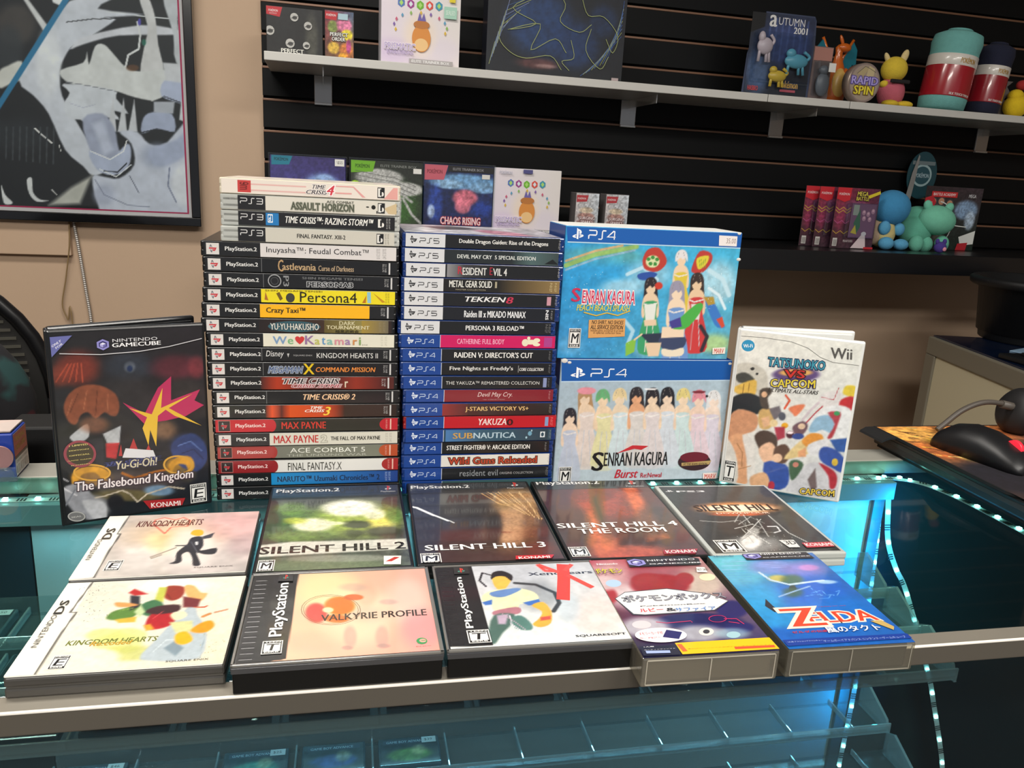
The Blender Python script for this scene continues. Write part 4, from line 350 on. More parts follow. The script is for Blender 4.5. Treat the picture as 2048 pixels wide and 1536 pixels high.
'GC':[["bg","1c1c1f","201c20","17191c","1c2028"],["b",23.3,153.5,19.4,-1.4,1.5,18.3,"7c3024",0.8,0.8],["b",8.6,147.5,9.4,-0.8,1.1,12.6,"743428",0.8,0.8],["b",65.6,151.9,22.5,-1.6,1.1,16.2,"2c3440",0.8,0.8],["b",66.2,151.1,5.2,-0.4,0.4,5.9,"58606c",0.5,0.7],["b",66.1,149.6,2.6,-0.2,0.2,3.3,"182848",0.5,1],["b",107.3,147.3,24.5,-1.8,0.7,13.9,"5c2430",0.8,0.8],["b",126.0,145.9,8.8,-0.6,0.5,12.6,"7c3038",0.8,0.7],["b",63.6,121.8,26.9,-2.7,1.5,22.6,"2c2a2c",0.8,0.8],["b",113.5,126.3,19.0,-1.8,0.5,11.0,"302c2c",0.8,0.8],["b",9.1,127.4,9.5,-1.0,1.0,11.4,"24262a",0.8,0.7],["l",[4.6,142.1,15.4,158.3],1.03,"9c4430"],["l",[9.8,141.7,18.0,158.1],1.04,"9c4430"],["l",[15.1,141.2,20.6,157.9],1.05,"9c4430"],["l",[20.4,140.8,23.2,157.8],1.05,"9c4430"],["l",[25.8,140.3,25.8,157.6],1.06,"9c4430"],["q",[8.8,117.2,14.1,129.8,25.5,136.7,40.2,135.4,52.2,126.0,54.9,113.6,51.9,104.7,46.8,105.3,42.0,109.0,34.0,103.9,28.3,110.6,21.9,108.3,17.6,99.9,11.8,103.6],"7e4630",1.5],["l",[21.2,129.1,13.8,112.3],0.67,"5e3020"],["l",[28.7,131.3,24.8,113.9],0.67,"9c6044"],["l",[37.4,131.2,34.2,106.9],0.68,"5e3020"],["l",[45.8,126.6,44.6,110.2],0.69,"9c6044"],["l",[16.0,123.8,11.1,109.6],0.66,"9c6044"],["q",[11.6,87.2,14.4,91.3,26.8,99.5,27.0,86.5,17.3,81.8],"a8acb0",1],["p",[39.1,87.9,54.9,94.3,52.5,75.8,42.2,78.1],"a8acb0",1],["p",[40.9,78.3,52.6,77.4,48.8,61.3,40.5,64.2],"a82c30",1],["p",[26.1,83.6,38.9,84.8,38.2,42.3,28.6,67.8],"26262c",1.5],["b",113.6,65.9,16.5,-2.5,0.6,13.3,"2c3c6c",0.6,0.9],["b",118.0,65.2,9.0,-1.4,0.2,5.0,"5068a0",0.6,0.6],["b",26.9,46.0,18.0,-3.3,0.7,9.4,"9c6c24",0.5,0.9],["b",105.2,45.3,14.9,-2.5,0.6,11.7,"a87c2c",0.5,0.9],["L",[42.6,48.0,41.9,46.0,40.2,44.4,37.6,43.2,34.3,42.5,30.6,42.4,26.6,42.9,22.7,43.9,19.2,45.3,16.2,47.1,14.0,49.2,12.7,51.3,12.4,53.4,13.0,55.3,14.7,56.9,17.1,58.0,20.3,58.7,24.0,58.9,27.9,58.5,31.8,57.5,35.4,56.1,38.5,54.3,40.8,52.3,42.2,50.1,42.6,48.0],1.54,"d09c3c"],["L",[117.1,44.9,116.5,42.6,115.1,40.6,112.9,39.0,110.0,38.0,106.8,37.6,103.3,37.9,99.9,38.9,96.8,40.3,94.2,42.3,92.3,44.5,91.1,47.0,90.8,49.4,91.4,51.7,92.8,53.7,94.9,55.2,97.7,56.2,100.9,56.6,104.2,56.4,107.6,55.5,110.8,54.1,113.5,52.2,115.5,49.9,116.7,47.4,117.1,44.9],1.78,"c8983c"],["b",63.3,36.0,47.0,-8.8,0.7,11.4,"6c5c58",0.7,0.5],["b",56.9,22.3,33.5,-6.8,0.4,6.5,"8c7c48",0.6,0.6],["b",85.0,22.6,14.4,-2.8,0.3,6.0,"7ca0c0",0.5,0.8],["b",24.5,15.9,16.8,-3.6,1.0,12.7,"a8aaac",0.6,0.9],["b",11.5,28.3,11.2,-2.3,0.8,9.4,"7c8084",0.6,0.9],["b",45.6,16.4,8.0,-1.7,0.7,9.8,"1c1c20",0.5,1],["b",112.2,37.2,9.0,-1.6,0.5,10.2,"504838",0.7,0.7],["q",[99.1,69.7,117.1,78.7,128.7,68.7,132.6,51.0,121.3,37.3,102.4,49.1],"2c3c6c",2],["l",[104.8,67.2,116.7,70.4,126.8,58.8],0.94,"5c74ac"],["l",[107.3,58.4,119.3,61.6,127.9,50.0],0.79,"1c2444"],["q",[11.0,52.1,18.9,56.9,32.8,56.1,42.6,48.0,35.7,42.8,29.8,50.3,19.6,50.5,15.4,45.0,10.1,41.3],"c8902c",1.5],["q",[95.1,48.7,104.2,55.6,116.0,53.7,119.3,42.9,113.7,36.9,111.1,45.9,102.3,47.4,97.5,39.8],"c8902c",1.5],["l",[53.1,46.1,63.5,39.3,80.5,42.8,94.8,43.7],2.37,"9c5c1c"],["l",[17.4,23.9,35.6,25.0,51.9,28.3,58.4,23.7,64.7,14.0],1.29,"c0b4a0"],["l",[64.7,14.0,73.5,20.7,93.9,25.2,108.4,20.6],1.38,"c0b4a0"],["q",[1.1,36.8,17.5,39.9,33.4,12.4,31.1,-0.3,11.3,10.7],"8c8e94",2],["l",[1.4,39.8,12.9,29.7],1.11,"c8c8cc"],["l",[-0.1,51.0,6.7,45.1],0.96,"b8b8bc"],["l",[-0.9,15.0,12.2,36.2],1.41,"70747c"],["q",[17.4,23.9,35.1,18.6,36.5,1.7,28.5,0.3,21.4,10.1],"b0b2b6",2],["b",32.3,98.0,13.9,-1.8,0.7,9.0,"8c5a40",0.8,0.7],["b",92.8,85.3,12.8,-1.7,0.6,11.2,"a87c58",0.9,0.6],["n",0.14,6,17],["P",[58.0,117.1,76.5,104.1,89.6,128.6,102.0,139.1,100.7,114.9,127.9,123.4,122.3,112.6,131.0,106.8,113.5,97.3,94.7,94.7,75.2,94.0,65.3,107.8],"b02c58"],["P",[62.9,111.1,82.6,102.6,93.7,128.2,91.2,108.0,120.4,119.3,98.2,107.2,127.9,85.6,103.5,98.5,95.3,105.9,88.0,100.4,84.8,69.3,80.3,87.0,77.9,71.2,73.6,89.5,78.3,100.0],"d8b038"],["P",[51.0,64.1,53.8,75.6,54.3,63.6],"a83434"],["P",[59.9,67.5,65.1,80.3,68.7,66.1],"a83434"],["P",[73.2,62.2,78.0,72.0,80.9,61.8],"a83434"],["P",[54.2,62.0,57.5,71.1,81.8,65.7,84.1,57.1],"d0d0d4"],["T","遊戯王",37.8,54.4,52.1,0.0,0.0,5.1,"3c4478",{"b":1}],["T","Yu-Gi-Oh!",47.4,50.6,37.0,-0.5,0.6,8.4,"c8c0a0",{"b":1,"sh":0.1,"o":"2c2c50"}],["T","The Falsebound Kingdom",11.1,31.3,106.0,-2.7,1.0,12.0,"e4dcdc",{"b":1,"o":"40303c"}],["E",18.6,70.9,13.4,-2.1,1.1,13.3,"8c3c48"],["E",18.8,71.2,11.2,-1.8,0.9,10.9,"3c3424"],["T","1 LIMITED",10.3,79.1,15.6,0.0,0.0,1.5,"d8c878",{"b":1}],["T","EDITION",9.9,74.6,16.2,0.0,0.0,1.0,"d8c878",{"b":1}],["T","OFFICIAL",9.5,69.6,17.5,0.0,0.0,1.2,"d8c878",{"b":1}],["T","GAME CARD",7.8,65.0,20.0,0.0,0.0,0.7,"d8c878",{"b":1}],["T","INSIDE!",10.5,60.2,15.7,0.0,0.0,0.7,"d8c878",{"b":1}],["P",[69.6,14.7,108.7,11.0,105.4,3.8,75.4,5.0],"a82428"],["T","KONAMI",76.6,6.1,27.3,-2.3,-0.1,5.2,"f0e0dc",{"b":1}],["M","E",113.7,4.1,129.4,24.5],["E",11.1,9.1,7.3,-1.6,0.4,5.1,"a8a8a4"],["E",11.1,9.1,6.3,-1.4,0.3,4.1,"6c6c6c"],["T","SEAL",6.6,8.2,9.0,0.0,0.0,1.5,"b8b8b4",{"b":1}],["P",[2.2,184.0,20.6,184.6,1.9,165.5],"6468a4"],["T","ONLY",4.1,174.3,7.6,5.1,-0.4,2.1,"e0e0ec",{"b":1}],["T","FOR",7.2,172.8,5.8,4.1,-0.8,1.7,"e0e0ec",{"b":1}],["L",[9.3,168.5,42.5,165.4,74.4,166.1,101.5,169.2,131.6,175.3],0.76,"c8c8cc"],["T","NINTENDO",53.0,176.3,38.4,0.0,0.0,3.1,"d8d8dc",{}],["T","GAMECUBE",52.3,171.5,42.0,0.0,0.0,3.8,"f0f0f2",{"b":1}],["GC",39.3,169.3,50.4,179.8]],
'WI':[["bg","e2e1d8","dedfd6","dcd8d0","c8ccd0"],["q",[0.3,143.4,9.9,150.2,23.2,149.8,35.8,142.3,39.7,124.3,33.5,115.4,6.9,112.6,0.9,124.5],"c4c0b4",2],["q",[2.8,134.3,12.8,139.0,23.9,132.8,20.2,127.5,6.8,126.2],"44443f",2],["b",20.3,144.4,2.6,0.4,-0.2,1.8,"2c2c2c",0.3,1],["b",26.1,139.1,1.7,0.3,-0.2,1.4,"2c2c2c",0.3,1],["q",[3.0,120.0,24.0,132.0,27.5,122.4,25.0,112.4,6.9,112.6],"d8b050",2],["l",[13.0,124.8,12.9,113.6],0.61,"8c6428"],["l",[18.7,127.3,19.5,114.7],0.61,"8c6428"],["q",[0.5,80.2,0.4,101.8,7.1,111.0,21.7,115.1,37.2,109.7,40.9,99.1,32.2,91.1,24.7,91.3,10.6,93.7],"20262a",2],["q",[-0.0,78.4,9.9,93.6,29.1,92.1,34.7,83.4,31.8,71.2,20.4,63.8,17.0,52.9,1.8,47.9],"c8906c",2],["q",[1.4,51.3,15.7,64.6,27.2,58.5,35.1,8.0,-0.8,-2.8],"d8a078",2],["q",[-2.9,53.9,6.1,52.3,16.4,31.9,19.0,2.2,-4.1,-3.6],"d8d4cc",2],["q",[18.9,63.5,32.1,56.1,39.6,9.2,32.4,3.8,26.9,36.0],"dcd8d2",2],["l",[14.0,52.2,21.5,41.8,22.8,24.6],1.14,"a87850"],["l",[32.7,26.9,19.3,20.2],0.82,"a87850"],["q",[33.5,92.9,38.6,99.5,48.9,99.0,52.1,86.7,47.6,76.0,37.2,75.6],"c8a468",2],["p",[37.2,87.1,45.6,91.1,48.4,81.1,41.7,75.7],"dcae88",2],["q",[31.5,119.9,42.5,124.8,44.8,118.9,41.3,112.0,44.4,99.8,35.4,101.4],"4a4038",2],["b",37.1,116.0,3.4,0.6,-0.5,3.7,"d4a884",0.3,1],["p",[44.4,99.8,55.4,104.9,59.5,96.1,52.1,86.7],"6c6468",2],["b",59.9,93.0,4.2,0.8,-0.8,5.3,"50525c",0.4,1],["b",51.8,83.4,4.8,0.9,-0.7,4.7,"e0c898",0.4,1],["b",64.3,82.6,3.9,0.8,-0.5,3.5,"dca028",0.3,1],["p",[53.2,78.7,64.5,81.0,66.3,68.3,58.3,63.3],"a83448",2],["b",71.5,72.6,4.7,1.0,-0.7,4.7,"4c2430",0.4,1],["b",71.2,75.0,3.6,0.7,-0.3,1.9,"ecdce0",0.4,1],["q",[32.6,64.6,42.1,73.2,55.9,69.4,59.2,56.8,56.6,42.8,46.6,38.8,38.9,50.8],"4a3a32",2],["q",[39.2,49.1,49.8,59.8,58.2,53.3,57.1,39.5,47.3,33.8],"e4b898",2],["q",[47.3,33.8,71.0,35.9,77.2,23.7,75.0,7.5,56.0,2.6],"34509c",2],["q",[34.4,13.2,48.8,22.0,56.1,13.3,54.3,4.0,37.5,1.5],"d8a880",2],["b",59.2,7.0,3.8,1.0,-0.8,5.8,"a83040",0.3,1],["q",[56.7,52.9,67.5,60.3,74.5,51.8,70.8,37.5,58.8,38.2],"5c4438",2],["b",61.2,42.1,5.8,1.3,-0.8,5.6,"e4bc9c",0.3,1],["l",[61.4,102.8,65.6,113.0,60.6,118.4],2.38,"d05838"],["q",[65.6,103.6,74.6,109.1,82.9,109.8,75.2,95.9,70.6,98.2],"d87850",2],["l",[82.7,92.6,89.2,104.7,97.0,115.4],2.94,"c8bcc0"],["l",[86.2,88.5,95.0,102.7,102.7,113.4],1.47,"b03c44"],["q",[96.1,121.3,104.2,128.7,118.2,131.1,119.0,119.3,107.1,111.1,100.1,112.9],"d8d4d2",2],["l",[98.7,121.8,112.1,121.1,115.0,135.0],0.7,"b04048"],["q",[72.9,82.7,83.0,91.0,89.3,85.9,85.3,75.5,77.1,73.8],"6c5058",2],["b",82.6,84.6,4.1,0.8,-0.6,3.7,"d8bca0",0.3,1],["b",80.2,72.0,6.9,1.4,-0.6,3.8,"34488c",0.3,1],["q",[120.2,134.4,123.2,139.2,132.1,139.2,133.0,127.6,121.2,128.6],"d8c040",2],["q",[118.7,113.2,119.7,122.4,131.7,127.4,133.3,111.3,125.0,114.3],"b83034",2],["q",[89.8,82.8,93.0,97.7,104.5,110.6,119.6,115.6,133.0,109.7,134.7,85.6,126.1,77.6,113.1,74.9,106.4,83.0,98.6,79.8],"dcdede",2],["q",[90.7,81.4,96.0,96.7,108.6,102.2,116.6,94.4,116.1,81.8,104.8,84.2,97.3,79.5],"8cb0c8",2],["q",[108.1,105.1,121.0,107.5,120.5,95.2,116.8,77.2,111.6,76.1,116.9,92.9],"a83c44",2],["b",117.4,105.6,3.3,0.6,-0.5,2.7,"3c9458",0.3,1],["p",[114.7,73.6,133.8,79.2,135.5,62.2,123.6,61.1],"34589c",2],["q",[68.6,42.1,79.0,61.1,89.9,73.2,98.9,78.3,112.3,71.5,112.0,65.0,89.2,50.2],"d8c088",2],["q",[85.2,67.3,93.4,77.9,105.8,78.1,106.0,68.5,93.2,60.9],"d8903c",2],["q",[92.7,64.1,110.5,74.3,114.7,65.6,105.6,53.9,94.5,53.0],"d8d8da",2],["p",[82.9,53.7,90.5,60.3,92.2,49.2,83.9,47.3],"d89c70",2],["q",[105.3,55.4,109.4,64.4,123.3,62.7,134.8,50.8,131.8,37.1,111.1,45.3],"34509c",2],["b",123.7,48.2,3.4,0.8,-0.8,4.7,"d0b040",0.3,1],["q",[76.3,-1.0,81.9,21.4,96.2,41.8,111.4,43.7,130.7,35.2,137.8,10.2,96.7,1.0],"c4c4c8",2],["p",[97.8,22.0,104.1,37.0,109.0,14.6,104.6,6.5],"6c5c5c",2],["q",[107.1,44.3,123.3,38.3,128.9,29.7,128.2,17.8,122.8,16.4,119.1,30.6],"a82c38",2],["q",[75.0,38.5,83.0,43.7,90.9,38.9,84.8,22.1,79.3,19.0],"446048",2],["b",82.4,37.7,3.4,0.8,-0.5,3.3,"c07c6c",0.3,1],["n",0.08,4,18],["b",68.0,144.1,26.4,3.9,-1.3,8.8,"5c4878",0.3,1],["b",67.7,146.3,18.6,2.7,-0.7,4.4,"dca85c",0.4,1],["b",67.7,145.8,9.4,1.4,-0.4,2.9,"c8342c",0.4,1],["E",12.1,170.8,7.2,0.9,-0.8,6.7,"2c90bc"],["T","Wi-Fi",7.1,167.9,10.5,1.3,-0.5,4.0,"f4f8f8",{"b":1}],["L",[3.3,181.0,27.7,182.2,58.4,181.1,76.7,176.1,91.3,167.2,105.0,163.3,132.2,163.3],0.44,"5c5a56"],["T","Wii",101.6,167.6,22.4,1.2,-1.4,12.2,"55534f",{"b":1}],["T","TATSUNOKO",36.2,150.0,61.3,3.1,0.0,10.3,"3c94a8",{"b":1,"o":"1c2c50"}],["T","VS",56.2,139.3,21.9,1.8,-0.6,9.0,"c83028",{"b":1,"o":"401c1c"}],["T","CAPCOM",42.4,126.0,48.1,5.3,-0.6,9.5,"dcc83c",{"b":1,"o":"34284c"}],["T","ULTIMATE ALL-STARS",41.0,120.2,53.9,4.3,0.1,4.4,"34302c",{"b":1,"sh":0.3}],["M","T",2.7,2.7,16.6,30.2],["T","CAPCOM",91.2,3.3,37.6,4.1,-0.4,7.4,"e0c044",{"b":1,"o":"30302c"}]],
'S1':[["bg","2c98d0","40b0d8","2c8cc4","60a8c0"],["b",46.1,115.7,54.2,1.7,-0.8,11.8,"7cb494",0.8,0.5],["b",37.0,95.5,46.0,1.4,-1.6,23.8,"2c9cd8",0.8,0.6],["b",184.5,90.1,27.4,0.8,-2.4,27.9,"c8e0e8",0.8,0.7],["b",101.8,97.5,31.4,1.0,-1.3,17.9,"b0d8e8",0.8,0.6],["b",69.4,80.5,27.3,0.8,-0.8,12.0,"d0e8f0",0.8,0.6],["b",30.9,27.0,37.9,1.1,-1.4,22.2,"3c94cc",0.8,0.7],["b",14.9,14.3,16.9,0.5,-0.8,12.2,"60a8d4",0.8,0.7],["b",188.5,19.3,25.6,0.7,-1.1,12.2,"b8d080",0.8,0.8],["b",108.3,10.9,19.1,0.5,-0.8,10.2,"88b8c8",0.8,0.7],["l",[3.0,104.4,35.6,117.3,82.8,127.7],5.28,"90b868"],["l",[2.7,109.4,35.3,121.3,66.1,128.2],2.44,"c8a878"],["l",[3.3,99.5,35.9,112.4,81.0,123.7],2.03,"88b0c8"],["n",0.12,6,20],["spk",1.8,124.2,82.9,126.7,91.6,6.3,9.2,4.0,90,"a0d8f0"],["spk",161.8,109.4,201.7,110.6,206.2,60.5,166.0,59.3,60,"d8f0f8"],["l",[74.6,96.7,92.8,105.2,110.6,91.8],4.09,"b8dcec"],["l",[172.8,103.7,190.5,94.3,200.5,76.5],5.33,"c0e0ec"],["l",[174.5,83.8,187.9,76.1,197.7,60.3],3.3,"d8ecf4"],["l",[76.2,44.5,87.6,32.7,82.4,16.3],4.55,"a8d4e8"],["q",[134.4,109.2,140.8,109.4,146.9,103.1,149.3,88.0,146.6,82.2,133.0,81.8,129.4,87.4,129.7,103.0],"e8ccac",1],["q",[130.9,98.8,146.0,100.1,146.3,86.0,153.8,63.3,154.1,44.1,131.2,43.4,128.9,62.5,133.1,85.6],"d8c040",1],["l",[131.4,97.7,136.3,96.0,141.0,97.2,145.7,98.5],1.36,"e4e0dc"],["l",[137.8,81.9,137.3,62.8,137.5,45.5],0.78,"c0c4cc"],["l",[142.6,82.1,147.2,49.7],0.78,"c0c4cc"],["b",137.3,113.8,5.4,0.2,-0.5,6.0,"e8ccac",0.12,1],["q",[130.2,112.8,130.0,120.4,133.5,125.4,139.5,125.9,143.9,120.8,144.9,112.5,141.8,117.0,138.8,115.0,136.2,117.2,133.2,114.4],"e0dcdc",1],["l",[133.7,123.9,132.2,117.8],0.39,"8c8480"],["l",[138.4,124.4,140.9,118.1],0.39,"8c8480"],["q",[91.9,117.1,96.6,125.2,107.9,127.5,116.9,119.9,119.7,110.0,109.9,100.8,96.2,102.3,91.5,109.2],"b83c30",1],["b",103.2,111.9,8.4,0.3,-0.5,7.1,"d4dca8",0.15,1],["b",98.0,114.3,2.3,0.1,-0.2,2.2,"3c8c3c",0.2,1],["b",102.9,116.5,2.3,0.1,-0.2,2.2,"3c8c3c",0.2,1],["b",108.1,114.5,2.3,0.1,-0.2,2.2,"3c8c3c",0.2,1],["b",100.9,109.5,2.3,0.1,-0.2,2.2,"3c8c3c",0.2,1],["b",106.4,109.2,2.3,0.1,-0.2,2.2,"3c8c3c",0.2,1],["q",[87.1,97.1,101.6,100.5,110.2,97.8,102.2,91.6,89.7,91.2],"2c50a0",1],["q",[151.3,109.0,158.4,125.2,172.2,123.6,174.1,113.7,164.6,101.5,152.0,101.1],"b83c34",1],["q",[155.9,117.2,169.3,120.6,168.9,112.6,162.1,105.4,157.8,106.3],"d8c83c",1],["l",[158.7,116.2,160.9,107.0],0.61,"6c9c30"],["l",[161.2,116.3,163.0,107.0],0.61,"6c9c30"],["l",[163.7,116.4,165.1,107.1],0.61,"6c9c30"],["l",[166.2,116.5,167.2,107.2],0.61,"6c9c30"],["q",[96.6,85.4,99.0,92.7,107.4,93.3,111.4,85.0,115.0,59.8,109.3,67.7,100.5,67.4,96.5,58.0],"2c2428",1],["q",[101.1,76.3,107.8,76.5,114.2,69.9,116.7,53.8,113.8,47.6,99.4,47.2,95.6,53.2,96.1,69.7],"e4c8a8",1],["q",[97.2,65.3,113.2,66.6,113.5,51.7,121.2,27.6,121.5,7.2,97.4,6.5,95.0,26.8,99.6,51.3],"3c9c68",1],["l",[97.8,64.1,103.0,62.3,107.9,63.6,112.9,65.0],1.44,"e4e0dc"],["l",[104.5,47.4,103.9,27.1,104.0,8.7],0.83,"d8dcd0"],["l",[109.6,47.5,114.3,13.1],0.83,"d8dcd0"],["b",104.1,81.2,5.7,0.2,-0.5,6.4,"e4c8a8",0.12,1],["q",[96.6,80.2,96.4,88.2,100.2,93.5,106.5,94.1,111.1,88.6,112.2,79.8,108.9,84.6,105.7,82.5,103.0,84.8,99.8,81.9],"2c2428",1],["l",[100.3,91.9,98.7,85.4],0.41,"8c8480"],["l",[105.3,92.4,107.9,85.7],0.41,"8c8480"],["q",[151.5,91.7,154.0,99.3,162.8,100.0,167.1,91.3,171.1,64.8,165.0,73.1,155.7,72.8,151.7,63.0],"3a2c28",1],["q",[156.3,82.1,163.4,82.3,170.2,75.4,172.9,58.5,169.9,52.0,154.8,51.6,150.7,57.8,151.1,75.2],"e4c4a0",1],["q",[152.4,70.6,169.1,72.0,169.6,56.3,178.0,30.9,178.4,9.5,153.0,8.8,150.3,30.1,154.9,55.9],"c83c3c",1],["l",[152.9,69.4,158.4,67.4,163.6,68.8,168.8,70.3],1.52,"e4e0dc"],["l",[160.1,51.8,159.7,30.4,159.9,11.1],0.87,"c0c4cc"],["l",[165.5,51.9,170.7,15.7],0.87,"c0c4cc"],["b",159.4,87.3,6.0,0.2,-0.6,6.7,"e4c4a0",0.12,1],["q",[151.5,86.2,151.3,94.6,155.3,100.2,161.8,100.8,166.7,95.1,168.0,85.9,164.4,90.8,161.1,88.6,158.2,91.0,154.9,88.0],"3a2c28",1],["l",[155.4,98.5,153.7,91.7],0.43,"8c8480"],["l",[160.7,99.1,163.5,92.0],0.43,"8c8480"],["q",[127.4,81.1,130.2,89.5,139.8,90.3,144.4,80.7,148.7,51.6,142.2,60.7,132.0,60.4,127.5,49.6],"9894a8",1],["q",[132.6,70.6,140.4,70.9,147.8,63.2,150.8,44.7,147.4,37.6,130.9,37.1,126.4,44.0,126.9,63.1],"ecd4b8",1],["q",[128.3,58.0,146.6,59.5,147.1,42.2,156.2,14.4,156.6,-9.2,128.7,-10.0,125.9,13.5,131.0,41.8],"6c94cc",1],["l",[128.9,56.6,134.9,54.5,140.6,56.0,146.3,57.6],1.66,"e4e0dc"],["l",[136.7,37.3,136.1,13.8,136.3,-7.4],0.95,"c0c4cc"],["l",[142.6,37.4,148.2,-2.4],0.96,"c0c4cc"],["b",136.1,76.3,6.5,0.2,-0.6,7.4,"ecd4b8",0.12,1],["q",[127.4,75.1,127.2,84.3,131.5,90.5,138.7,91.1,144.1,84.9,145.4,74.7,141.6,80.2,137.9,77.7,134.8,80.4,131.1,77.1],"9894a8",1],["l",[131.7,88.6,129.8,81.2],0.47,"8c8480"],["l",[137.4,89.3,140.5,81.5],0.47,"8c8480"],["p",[98.0,63.3,112.7,64.6,112.2,43.6,101.6,43.2],"e0e4dc",1],["p",[154.9,65.0,167.6,65.4,167.0,47.2,157.5,46.9],"dcd8d4",1],["p",[99.4,45.2,114.1,46.4,115.5,39.6,101.1,38.4],"e4c8a8",1],["p",[96.3,28.9,123.7,30.9,123.4,19.5,107.7,19.0],"2c3448",1],["q",[121.0,25.5,151.7,26.4,151.0,14.1,138.1,10.7,125.2,12.4],"3a4464",1],["p",[122.4,37.8,149.9,38.6,150.4,26.4,122.5,24.8],"ecd4b8",1],["q",[125.2,12.4,138.1,10.7,151.0,13.7,150.3,4.3,128.0,3.6],"e8dcc4",1],["p",[103.4,18.9,123.4,19.5,121.6,3.5,108.9,3.1],"e4c8a8",1],["q",[135.7,40.2,161.3,65.2,170.0,61.5,155.0,38.7,140.4,35.2],"4cac48",1],["p",[130.1,44.1,143.5,49.5,146.5,38.5,134.0,36.1],"443c8c",1],["q",[171.5,69.6,179.8,71.8,199.3,42.1,196.5,37.9,186.6,41.7],"3c78c4",1],["p",[188.2,47.8,195.3,51.1,199.9,40.0,196.5,37.5],"d04c34",1],["p",[169.0,73.5,181.7,73.9,184.5,65.9,176.2,63.7],"b09038",1],["p",[80.2,18.2,92.4,24.7,91.5,8.3,81.3,2.9],"84bc44",1],["l",[169.8,39.2,179.3,27.2,174.3,10.7],4.57,"332c34"],["b",113.3,84.9,5.0,0.2,-0.3,4.4,"c83c2c",0.3,1],["l",[90.4,22.6,98.5,28.9],2.08,"e4c8a8"],["P",[0.9,146.2,207.9,147.0,208.3,130.7,3.1,130.5],"0f5aac"],["P",[3.1,130.5,208.3,130.9,208.4,129.7,3.2,129.3],"b8d8e8"],["PS",7.9,133.2,20.8,145.4,["f4f6f8","f4f6f8"]],["W","PS4",26.5,134.2,57.1,143.3,"f0f4f8"],["P",[179.5,143.7,201.9,143.4,202.3,132.1,180.5,132.2],"ece4e0"],["T","35.00",189.0,135.1,11.7,0.0,0.0,5.7,"8c7c78",{}],["T","ENRAN KAGURA",24.4,63.1,62.0,0.0,0.0,14.9,"c82c54",{"b":1,"o":"f4e8e8"}],["T","S",11.7,64.8,10.6,0.0,0.0,15.3,"c82c54",{"b":1}],["T","PEACH BEACH SPLASH",18.6,54.9,62.6,0.0,0.0,6.9,"dcd04c",{"b":1,"sh":0.2}],["L",[27.2,53.2,42.1,49.6,54.5,53.0,67.3,50.3,81.7,55.8],1.23,"dcb83c"],["P",[34.0,44.7,76.9,47.0,77.9,26.3,34.7,24.0],"d8a060"],["T","NO SHIRT, NO SHOES",37.5,39.3,37.6,0.0,0.0,5.2,"2c2018",{"b":1,"sh":0.2}],["T","ALL SERVICE EDITION",36.4,34.2,38.7,0.0,0.0,5.0,"2c2018",{"b":1,"sh":0.2}],["T","Includes game, soundtrack & art book",37.0,30.8,38.8,0.0,0.0,3.2,"5c3c24",{}],["T","in special collector box",40.3,28.5,32.6,0.0,0.0,2.8,"5c3c24",{}],["M","M",11.8,12.6,25.8,34.9],["P",[187.3,14.1,203.4,15.2,203.7,7.4,187.9,6.6],"f0e8dc"],["T","MARV",189.5,7.6,12.3,0.0,0.0,5.9,"c84c3c",{"b":1}]],
